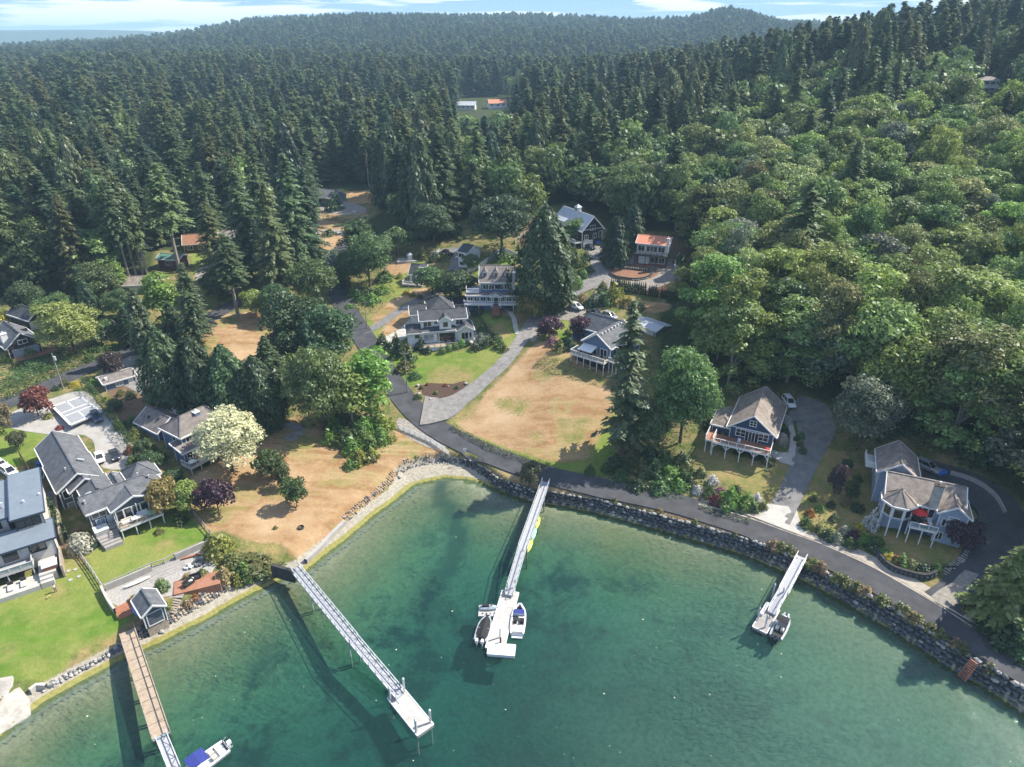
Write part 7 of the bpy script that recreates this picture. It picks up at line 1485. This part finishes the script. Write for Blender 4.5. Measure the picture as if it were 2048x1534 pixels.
for k,(px,py,s,l) in enumerate([(325,1265,.9,'lone pale boulder at the water edge by the wooden pier'),(835,772,1.0,'pale boulder at the left of the mulch bed'),(932,768,.9,'white boulder at the right of the mulch bed'),(897,773,.6,'small flat white stone in the mulch bed'),(861,799,.7,'pale stone at the lower edge of the mulch bed'),(550,1153,1.2,'round pale boulder on the beach left of the aluminium pier'),(886,911,1.0,'pale boulder lying below the white fence'),(800,955,1.0,'dark boulder on the green beach corner'),(838,790,1.3,'leaning pale rocks by the lane junction')]):
    P=on(px,py); o=link('boulder',STMP[k%7],None,(P[0],P[1],P[2]+s*.25),k); o.scale=(s*1.2,s,s*.9); tag(o,l,'boulder')
# ---------------------------------------------------------------- fences
def fence(px,label,ht=1.1,m='grey_timber',rails=2,step=2.4,panel=False,name='fence'):
    P=np.array([on(*p)[:2] for p in px]); pts=[]
    for a,b in zip(P[:-1],P[1:]):
        k=max(1,round(np.linalg.norm(b-a)/step)); pts+= [a+(b-a)*t for t in np.arange(k)/k]
    pts.append(P[-1]); pts=[np.array([p[0],p[1],hz(p[0],p[1])]) for p in pts]; o0=pts[0]; e=empty(name,tuple(o0),0,label,'fence'); Q=[Vector(p-o0) for p in pts]; up=Vector((0,0,1)); pm=MB().box(-.075,.075,-.075,.075,-.6,ht+.05).mesh('post',[m])
    for q in Q: link('post',pm,e,tuple(q))
    for a,b in zip(Q[:-1],Q[1:]):
        for r in range(rails):
            z=ht*(1-r*.72/max(1,rails-1)) if rails>1 else ht; MB().bar(a+up*z,b+up*z,.08,.2 if m=='white_paint' else .14).build('rail',m,e)
        if panel:
            q=MB(); k=8
            for i in range(k): w=a+(b-a)*((i+.5)/k); d=(b-a)/k*.42; q.add([w-d+up*.1,w+d+up*.1,w+d+up*(ht-.1),w-d+up*(ht-.1)],[(0,1,2,3)])
            q.build('panel',m,e)
fence([(797,858),(830,872),(862,886),(885,902),(898,912)],'white post and rail fence beside the lane bend',1.1,'white_paint',3,1.8)
fence([(139,1096),(160,1110),(185,1145),(206,1178)],'grey post and rail fence between the two lawns',1.2,'grey_timber',3,1.6); fence([(139,1096),(175,1083)],'short grey fence from the lawn corner to the grey house',1.2,'grey_timber',2,1.6)
fence([(207,1180),(260,1155),(305,1136)],'grey rail fence on the wall at the left of the lawn stairs',1.1,'grey_timber',2,2.2); fence([(350,1117),(385,1102),(425,1086)],'grey rail fence on the wall at the right of the lawn stairs',1.1,'grey_timber',2,2.2); fence([(305,1136),(330,1128),(350,1117)],'grey rail fence behind the lawn stairs',1.1,'grey_timber',2,2.2)
fence([(383,1022),(400,1045),(420,1068),(432,1082)],'weathered split rail fence between lawn and dry field',1.1,'old_timber',2,2.2)
fence([(935,548),(960,535),(990,515),(1003,503)],'white board fence climbing left of the dormer house garden',1.5,'white_paint',2,2.2,True); fence([(1003,503),(1020,509),(1034,515)],'white board fence at the top of the dormer house garden',1.5,'white_paint',2,2.2,True)
fence([(1030,488),(1045,473),(1060,462)],'long timber fence running up behind the huge cedar',1.5,'old_timber',2,2.2,True); fence([(203,638),(225,650),(245,665),(270,672)],'dark timber screen fence by the left side road',1.8,'old_timber',2,2.0,True)
fence([(860,517),(872,508),(880,503)],'short white fence by the asphalt yard',1.0,'white_paint',2,2.0,True); fence([(42,915),(60,945),(75,985),(95,1030)],'brown board fence between the modern and grey houses',1.6,'brown_siding',2,2.2,True)
fence([(945,622),(960,640),(985,672)],'low dark fence beside the white house back wall',.9,'dark_timber',2,2.0)
# ---------------------------------------------------------------- small things
def court():
    z=max(hz(*on(*q)[:2]) for q in ((103,812),(161,792),(205,824),(141,851)))+.1; C4=[at(*p,z)[:2] for p in [(103,812),(161,792),(205,824),(141,851)]]; c=sum(C4)/4; e=empty('sport_court',(c[0],c[1],z),0,'white lined grey sport court in front of the grey house','court')
    g=lambda u,v:(C4[0]*(1-u)*(1-v)+C4[1]*u*(1-v)+C4[2]*u*v+C4[3]*(1-u)*v)-c
    MB().prism([tuple(g(*q)) for q in ((0,0),(1,0),(1,1),(0,1))],-.3,0).build('court_slab','court_grey',e)
    def ln(a,b,w=.16): MB().bar((*g(*a),.006),(*g(*b),.006),w,.012).build('court_line','line_paint',e)
    for a,b,w in (((.02,.03),(.98,.03),.5),((.98,.03),(.98,.97),.5),((.98,.97),(.02,.97),.5),((.02,.97),(.02,.03),.5),((0,.42),(1,.42),.3),((0,.58),(1,.58),.3),((.5,0),(.5,.42),.3),((.5,.58),(.5,1),.3)): ln(a,b,w)
    return e
court()
def pole(bx,by,ty,label,m='pale_bark',r=.16,arm=True,tr=False):
    P=on(bx,by); H=zat(P,ty)-P[2]; e=empty('utility_pole',tuple(P),0,label,'utility pole'); MB().tube((0,0,-1),(0,0,H),r,r*.7,8).build('pole',m,e)
    if arm: MB().box(-.9,.9,-.06,.06,H-.5,H-.38).build('crossarm',m,e)
    if tr: MB().tube((.35,0,H-1.9),(.35,0,H-.9),.28,n=10).build('transformer','aluminium',e)
    return P+np.array([0,0,H])
T1=pole(127,778,706,'pale utility pole with transformer on the left side road',tr=True,arm=False); T2=pole(734,657,602,'grey utility pole where the track meets the lane'); T3=pole(815,785,704,'grey utility pole beside the lane below the white house'); T4=pole(640,500,462,'thin utility pole at the upper bend'); T5=pole(817,640-55,548,'thin post in front of the cottage',r=.08,arm=False)
P=on(930,915); e=empty('street_sign',tuple(P),0,'small street sign post beside the lane near the bend','sign'); MB().tube((0,0,-.4),(0,0,2.4),.04).build('post','aluminium',e); MB().box(-.35,.35,-.02,.02,1.6,2.35).build('sign_panel','white_paint',e)
def wirebetween(a,b,label):
    pts=[Vector(a+(np.array(b)-a)*t-np.array([0,0,1.2*4*t*(1-t)])) for t in np.linspace(0,1,12)]; m=MB(); o=pts[0]
    for p,q in zip(pts[:-1],pts[1:]): m.bar(p-o,q-o,.035)
    tag(m.build('power_line','wire',None,tuple(o)),label,'power line')
wirebetween(T2,T3,'thin power line between the two poles beside the lane'); wirebetween(T2,T4,'thin power line from the lane pole up to the bend'); wirebetween(T1,T1+np.array([40,38,2.]),'thin power line rising right from the left pole'); wirebetween(T1,T1+np.array([-45,-25,-1.]),'thin power line leaving the left pole to the left')
# umbrella, patio furniture
X=hM; x,y=5.6,-.5; o=X.world(x,y); e=empty('patio_umbrella',(o[0],o[1],8.6),0,'red patio umbrella open on the turret house deck','umbrella'); MB().tube((0,0,0),(0,0,2.5),.04).build('pole','aluminium',e)
MB().add([(1.5*math.cos(k*math.pi/4),1.5*math.sin(k*math.pi/4),2.0) for k in range(8)]+[(0,0,2.55)],[(k,(k+1)%8,8) for k in range(8)]).build('canopy','red_fabric',e)
def furn(h,x,y,z,name,label,bs,cat):
    o=h.world(x,y); e=empty(name,(o[0],o[1],z),h.e.rotation_euler[2],label,cat)
    for nm,b,m in bs: b.build(nm,m,e)
    return e
def sofa(m='grey_siding'): return [('seat',MB().box(-.9,.9,-.4,.4,.1,.42),m),('backrest',MB().box(-.9,.9,.28,.45,.421,.85),m),('armrest',MB().box(-.95,-.78,-.4,.27,.421,.6),m),('armrest',MB().box(.78,.95,-.4,.27,.421,.6),m)]
def chairb(m='black_rubber'): return [('seat',MB().box(-.28,.28,-.28,.28,.35,.45),m),('backrest',MB().box(-.28,.28,.22,.29,.451,.95),m)]+[('leg',MB().box(a-.03,a+.03,b-.03,b+.03,0,.349),m) for a in (-.24,.24) for b in (-.24,.24)]
def table(m='white_plastic',r=.7): return [('table_top',MB().tube((0,0,.68),(0,0,.74),r,n=14),m),('leg',MB().tube((0,0,0),(0,0,.679),.06),m)]
furn(hM,5.6,-.6,8.62,'patio_table','dark table under the red umbrella',table('dark_timber',.6),'table'); furn(hM,7.6,-.5,8.62,'sun_lounger','pale lounger on the turret house deck',[('seat',MB().box(-.35,.35,-.9,.9,.2,.35),'white_plastic'),('backrest',MB().box(-.35,.35,.6,.92,.351,.75),'white_plastic')],'lounger'); furn(hM,6.9,-1.5,8.62,'fire_bowl','brown fire bowl at the turret house deck edge',[('bowl',MB().tube((0,0,.2),(0,0,.5),.3,.5),'terracotta'),('base',MB().tube((0,0,0),(0,0,.199),.25),'terracotta')],'fire bowl')
for k in range(3): furn(hM,5.0+.6*k,-1.3+1.2*(k%2),8.62,'patio_chair','dark patio chair by the red umbrella, %s'%ordn(k,3),chairb(),'chair')
furn(hB,4.4,.3,5.82,'sofa','white cushioned outdoor sofa facing the bay on the sun deck',sofa('white_plastic'),'sofa'); furn(hB,1.6,-.2,5.82,'sofa','pale outdoor sofa at the left of the sun deck',sofa('cream_vinyl'),'sofa'); furn(hB,3.0,-.6,5.82,'patio_table','low white table on the sun deck',table('white_plastic',.8),'table'); furn(hB,6.4,.2,5.82,'folded_umbrella','folded cream umbrella at the right of the sun deck',[('pole',MB().tube((0,0,0),(0,0,2.4),.04),'aluminium'),('canopy',MB().tube((0,0,.9),(0,0,2.38),.18,.05),'cream_vinyl')],'umbrella')
for k in range(2): furn(hB,5.3+.7*k,-.7,5.82,'patio_chair','mint patio chair under the gable of the sun deck, %s one'%('left','right')[k],chairb('mint'),'chair')
furn(hB,-2.5,1.6,4.77,'hot_tub','square hot tub with white cover under the grey house',[('tub',MB().box(-1.1,1.1,-1.0,1.0,0,.85),'grey_timber'),('cover',MB().box(-1.15,1.15,-1.05,1.05,.851,1.0),'white_plastic')],'hot tub'); furn(hB,-.7,1.6,4.77,'garden_bench','grey bench on the lower deck of the grey house',[('seat',MB().box(-.7,.7,-.35,.35,.2,.5),'grey_timber'),('backrest',MB().box(-.7,.7,.25,.35,.501,1.0),'grey_timber')],'bench')
furn(hC,1.2,1.0,6.62,'patio_table','white table on the blue house deck',table('white_plastic',.8),'table'); furn(hC,3.6,2.0,6.62,'sofa','red cushioned seat on the blue house deck',sofa('red_fabric'),'sofa')
for k in range(2): furn(hC,.5+1.6*k,1.6-.6*k,6.62,'patio_chair','black chair at the white deck table, %s one'%('left','right')[k],chairb(),'chair')
furn(hG,6.4,.9,9.62,'patio_table','brown dining table in the shaded porch of the white house',table('terracotta',1.0),'table')
for k in range(4): furn(hG,5.0+.95*k,-.1 if k%2 else 1.9,9.62,'patio_chair','dark chair at the porch table, %s'%ordn(k,4),chairb(),'chair')
for k in range(3): furn(hK,2.0+3.0*k,.2,14.22,'patio_chair','dark seat on the deck house terrace, %s'%ordn(k,3),chairb('black_rubber'),'chair')
furn(hL,3.0,-1.0,9.62,'patio_chair','pale chair on the navy house deck',chairb('white_plastic'),'chair'); furn(hL,hL.len-1.3,-2.3,9.62,'flower_pot','pot of red flowers at the right corner of the navy house deck',[('pot',MB().tube((0,0,0),(0,0,.5),.25,.35),'terracotta'),('flowers',MB().ball((0,0,.8),.5,.5,.35),'red_fabric')],'flower pot')
h,xa,ya=MODERN
furn(h,xa-1.4,ya-3.0,h.zb+.9,'hot_tub','hot tub with grey lid on the modern house terrace',[('tub',MB().box(-1.1,1.1,-1.0,1.0,0,.7),'brick'),('lid',MB().box(-1.15,1.15,-1.05,1.05,.701,.82),'steel_tub')],'hot tub')
for k in range(3): furn(h,xa-9.0+1.8*k,ya-4.2,h.zb+.02,'sun_lounger','dark lounger on the modern house terrace, %s'%ordn(k,3),[('seat',MB().box(-.4,.4,-.9,.9,.15,.35),'steel_tub'),('backrest',MB().box(-.4,.4,.5,.92,.351,.8),'black_canvas')],'lounger')
for k in range(3):
    P=on(100+4.5*k,1090+9*k); e=empty('planter',tuple(P),.3,'round metal planter of greens beside the modern house, %s'%('upper','middle','lower')[k],'planter'); MB().tube((0,0,-.1),(0,0,.6),.62,n=14).build('tub','steel_tub',e); o=link('plants',BUSH[k],e,(0,0,.4)); o.scale=(.55,.55,.45); o.color=(*[LIT,YEL,(.16,.19,.05)][k],1)
def loc_item(px,name,label,cat,bs,rz=0,dz=0):
    P=on(*px); e=empty(name,(P[0],P[1],P[2]+dz),rz,label,cat)
    for nm,b,m in bs: b.build(nm,m,e)
    return e
loc_item((395,1168),'shore_deck','red timber deck platform on the shore terrace','deck',[('platform',MB().box(-3.6,3.6,-1.7,1.7,-1.2,.35),'red_deck')],.38)
loc_item((392,1160),'sofa','dark wicker seat on the red shore deck, right one','sofa',sofa('black_canvas'),.5,.36); loc_item((379,1172),'sofa','dark wicker seat on the red shore deck, left one','sofa',sofa('black_canvas'),1.0,.36); loc_item((383,1166),'fire_bowl','white fire table between the dark deck seats','fire bowl',[('bowl',MB().tube((0,0,.1),(0,0,.5),.45,.55),'white_plastic'),('base',MB().tube((0,0,0),(0,0,.099),.3),'white_plastic')],0,.36)
loc_item((396,1128),'fire_ring','round stone fire ring on the terrace','fire ring',[('stone',MB().box(.75*math.cos(t)-.2,.75*math.cos(t)+.2,.75*math.sin(t)-.2,.75*math.sin(t)+.2,0,.35),'rock') for t in np.arange(0,6.2,.7)],0,.05); loc_item((383,1115),'bench','red plank bench leaning by the terrace wall','bench',[('plank',MB().box(-1.6,1.6,-.2,.2,.3,.42),'redwood'),('leg',MB().box(-1.3,-1.2,-.2,.2,0,.299),'redwood'),('leg',MB().box(1.2,1.3,-.2,.2,0,.299),'redwood')],.45)
for k in range(2): loc_item((374+9*k,1139-2*k),'garden_chair','white garden chair beside the fire ring, %s one'%('left','right')[k],'chair',chairb('white_plastic'),k*1.2,.05)
def stairs(px0,px1,wd,n,m,label,name='stairs',side=None):
    a=on(*px0);b=on(*px1); d=(b-a)[:2]; L_=np.linalg.norm(d); rz=math.atan2(d[1],d[0]); e=empty(name,tuple(a),rz,label,'stairs'); dz=b[2]-a[2]
    for i in range(n): MB().box(L_*i/n,L_*(i+1)/n-.03,-wd/2,wd/2,dz*i/n-.15,dz*(i+1)/n+.06).build('step',m,e)
    if side:
        for s in (-1,1): MB().bar((0,s*(wd/2+.06),.5),(L_,s*(wd/2+.06),dz+.5),.1,.5).build('stringer',side,e)
stairs((340,1150),(325,1126),6.0,5,'grey_deck','broad grey stairs from terrace up to the lawn'); stairs((349,1196),(362,1172),2.4,5,'grey_deck','pale steps beside the red shore deck'); stairs((338,1226),(352,1198),2.0,6,'old_timber','timber steps down to the beach right of the boathouse'); stairs((256,1232),(245,1208),2.4,6,'redwood','red timber stairs left of the boathouse',side='redwood'); stairs((107,1010),(95,985),2.2,7,'grey_deck','grey garden stairs beside the grey house')
a=at(1921,1362,.1);b=at(1948,1326,3.0); e=empty('sea_ladder',tuple(a),0,'brown timber ladder lying against the sea wall','ladder'); d=Vector(b-a); nn=Vector((-d.y,d.x,0)).normalized()*.55; off=Vector((0,0,.45))-Vector((0,0,0))
for s in (-1,1): MB().bar(off+nn*s,off+d+nn*s,.12,.16).build('stringer','redwood',e)
for i in range(10): q=off+d*((i+.5)/10); MB().bar(q-nn,q+nn,.2,.06).build('rung','redwood',e)
loc_item((80,935),'wheelie_bin','blue bin in the shade behind the grey house','bin',[('bin',MB().loft([[(-.3,-.3,0),(.3,-.3,0),(.3,.3,0),(-.3,.3,0)],[(-.4,-.4,1.1),(.4,-.4,1.1),(.4,.4,1.1),(-.4,.4,1.1)]]),'blue_tarp'),('lid',MB().box(-.43,.43,-.43,.43,1.101,1.18),'blue_tarp')],.3,.05)
loc_item((82,955),'boat_trailer','aluminium boat trailer parked behind the grey house','trailer',[('frame',MB().bar((-1.5,-.7,.4),(1.2,-.5,.4),.1).bar((-1.5,.7,.4),(1.2,.5,.4),.1).bar((1.2,-.5,.4),(2.2,0,.4),.1).bar((1.2,.5,.4),(2.2,0,.4),.1).bar((-1,-.7,.4),(-1,.7,.4),.1),'aluminium'),('wheel',MB().tube((-.6,-1,.3),(-.6,-.8,.3),.3),'tyre'),('wheel',MB().tube((-.6,.8,.3),(-.6,1,.3),.3),'tyre')],2.0,.05)
loc_item((1882,945),'tarp_pile','bright blue tarp lying behind the silver car','tarp',[('tarp',MB().loft([[(-1.4,-.8,0),(1.4,-.8,0),(1.4,.8,0),(-1.4,.8,0)],[(-1.0,-.5,.45),(.9,-.6,.35),(1.0,.5,.4),(-.9,.5,.3)]]),'blue_tarp')],.3,.1); loc_item((1195,486),'tarp_pile','blue tarp covered heap beside the barn','tarp',[('tarp',MB().loft([[(-1.2,-.8,0),(1.2,-.8,0),(1.2,.8,0),(-1.2,.8,0)],[(-.9,-.5,.8),(.8,-.6,.7),(.9,.5,.8),(-.8,.5,.7)]]),'blue_tarp')],.3,.1)
loc_item((815,520),'play_terrace','white play house on a pale paved terrace above the cottage','play house',[('platform',MB().box(-3.5,3.5,-2.2,2.2,-.8,.2),'pale_concrete'),('post',MB().box(-.1,.1,-.1,.1,.2,2.2),'white_paint'),('wall',MB().box(.2,1.6,-.6,.8,.2,1.8),'white_paint'),('roof',MB().add([(0,-.8,1.8),(1.8,-.8,1.8),(1.8,1,1.8),(0,1,1.8),(.9,.1,2.7)],[(0,1,4),(1,2,4),(2,3,4),(3,0,4),(3,2,1,0)]),'white_plastic')],.1)
P=on(602,1056); e=empty('fire_ring',(P[0],P[1],P[2]),0,'dark metal fire ring on the dry field near the shore','fire ring'); MB().loft([[(r*math.cos(t),r*math.sin(t),z) for t in np.arange(0,6.28,.42)] for r,z in ((.6,0),(.6,.3),(.5,.3),(.5,.02))],cap=False).build('ring','dark_timber',e); MB().tube((0,0,0),(0,0,.03),.49,n=14).build('ash','dark_rock',e)
shrubs([(551,1057,10,'yellow green',.8)],'alone on the dry field beside the fire ring','field shrub')
P=on(1580-5,905); e=loc_item((1563,885),'garden_boulder','huge weathered stump like rock beside the navy house','rock',[('rock',MB().loft([[(r*(1+.2*math.sin(3*t))*math.cos(t),r*math.sin(t),z) for t in np.arange(0,6.2,.8)] for r,z in ((1.4,0),(1.3,1.0),(.9,1.9),(.4,2.3))]),'brown_rock')])
# person and dogs on the lawn
def skinned(name,verts,edges,radii,mats_,parent,root=0,sub=1):
    me=bpy.data.meshes.new(name); me.from_pydata(verts,edges,[]); o=link(name,me,parent)
    for m in mats_: me.materials.append(MATS[m])
    o.modifiers.new('skin','SKIN'); sl=me.skin_vertices[0].data
    for i,r in enumerate(radii): sl[i].radius=(r,r); sl[i].use_root=(i==root)
    s=o.modifiers.new('sub','SUBSURF'); s.levels=s.render_levels=sub
    dg=bpy.context.evaluated_depsgraph_get(); m2=bpy.data.meshes.new_from_object(o.evaluated_get(dg)); o.modifiers.clear(); o.data=m2; return o
P=on(112,1184); e=empty('person',(P[0],P[1],P[2]),2.6,'person in pale top and dark trousers standing on the bright lawn','person')
v=[(0,0,.95),(0,0,1.15),(0,0,1.42),(0,0,1.52),(.02,0,1.66),(0,.17,1.40),(.02,.24,1.15),(.10,.22,.92),(0,-.17,1.40),(.02,-.24,1.15),(.08,-.23,.90),(0,.10,.88),(.02,.11,.48),(0,.11,.08),(.12,.12,.03),(0,-.10,.88),(-.01,-.11,.48),(-.03,-.11,.08),(.09,-.12,.03)]
ed=[(0,1),(1,2),(2,3),(3,4),(2,5),(5,6),(6,7),(2,8),(8,9),(9,10),(0,11),(11,12),(12,13),(13,14),(0,15),(15,16),(16,17),(17,18)]
o=skinned('body',v,ed,[.15,.14,.15,.06,.105,.07,.05,.04,.07,.05,.04,.095,.07,.05,.04,.095,.07,.05,.04],['skin','shirt','jeans'],e)
o.data.polygons.foreach_set('material_index',[1 if .98<p.center.z<1.48 and abs(p.center.y)<.26 and p.center.z>1.0 else (2 if .08<p.center.z<=.98 and abs(p.center.y)<.2 else 0) for p in o.data.polygons])
MB().ball((-.01,0,1.70),.115,.115,.11,n=10,k=6).build('hair','hair',e)
hand=MB()
for s,px_ in ((1,(.12,.22,.86)),(-1,(.10,-.23,.84))):
    for k in range(4): hand.tube(px_,(px_[0]+.02+.01*k,px_[1]+(k-1.5)*.018,px_[2]-.09),.010,.007,5)
    hand.tube(px_,(px_[0]+.05,px_[1]-s*.03,px_[2]-.04),.011,.008,5)
hand.build('fingers','skin',e)
def dog(px,rz,label):
    P=on(*px); e=empty('dog',tuple(P),rz,label,'dog')
    v=[(0,0,.34),(.18,0,.36),(.27,0,.48),(.36,0,.50),(.44,0,.47),(-.2,0,.36),(-.34,0,.46),(.16,.07,.2),(.17,.07,.03),(.16,-.07,.2),(.17,-.07,.03),(-.20,.07,.24),(-.25,.07,.14),(-.22,.07,.03),(-.20,-.07,.24),(-.25,-.07,.14),(-.22,-.07,.03)]
    ed=[(0,1),(1,2),(2,3),(3,4),(0,5),(5,6),(1,7),(7,8),(1,9),(9,10),(5,11),(11,12),(12,13),(5,14),(14,15),(15,16)]
    skinned('body',v,ed,[.10,.11,.06,.075,.035,.09,.025,.045,.03,.045,.03,.05,.03,.028,.05,.03,.028],['dog_fur'],e); MB().bar((.34,.06,.56),(.33,.09,.48),.05,.03).bar((.34,-.06,.56),(.33,-.09,.48),.05,.03).build('ears','dog_fur',e)
dog((30,1190),.4,'small tan dog on the bright lawn, further from the person'); dog((98,1196),1.2,'small tan dog on the bright lawn beside the person')
for k,(x,y) in enumerate([(137,1142),(151,1139),(158,1153),(141,1160)]):
    P=on(x,y); o=MB().tube((0,0,0),(0,0,.05),.35,n=9).build('stepping_stone','pale_rock',None,(P[0],P[1],P[2]+.04)); tag(o,'pale disc lying on the bright lawn, %s'%('upper left','upper right','lower right','lower left')[k],'paving stone','pale discs on the lawn')
# drifting flecks on the water: leaves and foam
n=420; xs=rng.uniform(-70,70,n); ys=rng.uniform(50,112,n); ok=inside(WPOLY,xs,ys)&(pdist(WPOLY,xs,ys)>4)&(np.abs(xs-10)<75); xs,ys=xs[ok],ys[ok]; w=(np.sin(xs*.09+1)*np.cos(ys*.11)>-.35)&(rng.random(len(xs))<.75); xs,ys=xs[w],ys[w]
V,Fq=leafmesh('f',np.c_[xs,ys,np.full(len(xs),.012)],np.tile([0,0,1.],(len(xs),1)),rng.gamma(1.2,.06,len(xs))+.07,1.2,.0); tag(link('floating_leaves',npmesh('floating_leaves',V,Fq,['floatbits'] if 'floatbits' in MATS else [mat('floatbits',(.50,.52,.36),.8,.2)])),'pale flecks of seaweed drifting on the bay',None,None,'stuff')
# ---------------------------------------------------------------- air
hb=MB().box(-9500,9500,-900,8600,-25,215).mesh('haze',['asphalt']); hm=bpy.data.materials.new('haze'); hm.use_nodes=True; t=hm.node_tree; t.nodes.clear(); pv=N(t,'ShaderNodeVolumePrincipled'); pv.inputs['Color'].default_value=(.52,.79,1,1); pv.inputs['Density'].default_value=HAZE; pv.inputs['Anisotropy'].default_value=0; ou=N(t,'ShaderNodeOutputMaterial'); L(t,pv.outputs[0],ou.inputs['Volume']); hb.materials[0]=hm
tag(link('haze',hb),'thin blue summer haze over the hills',None,None,'stuff')
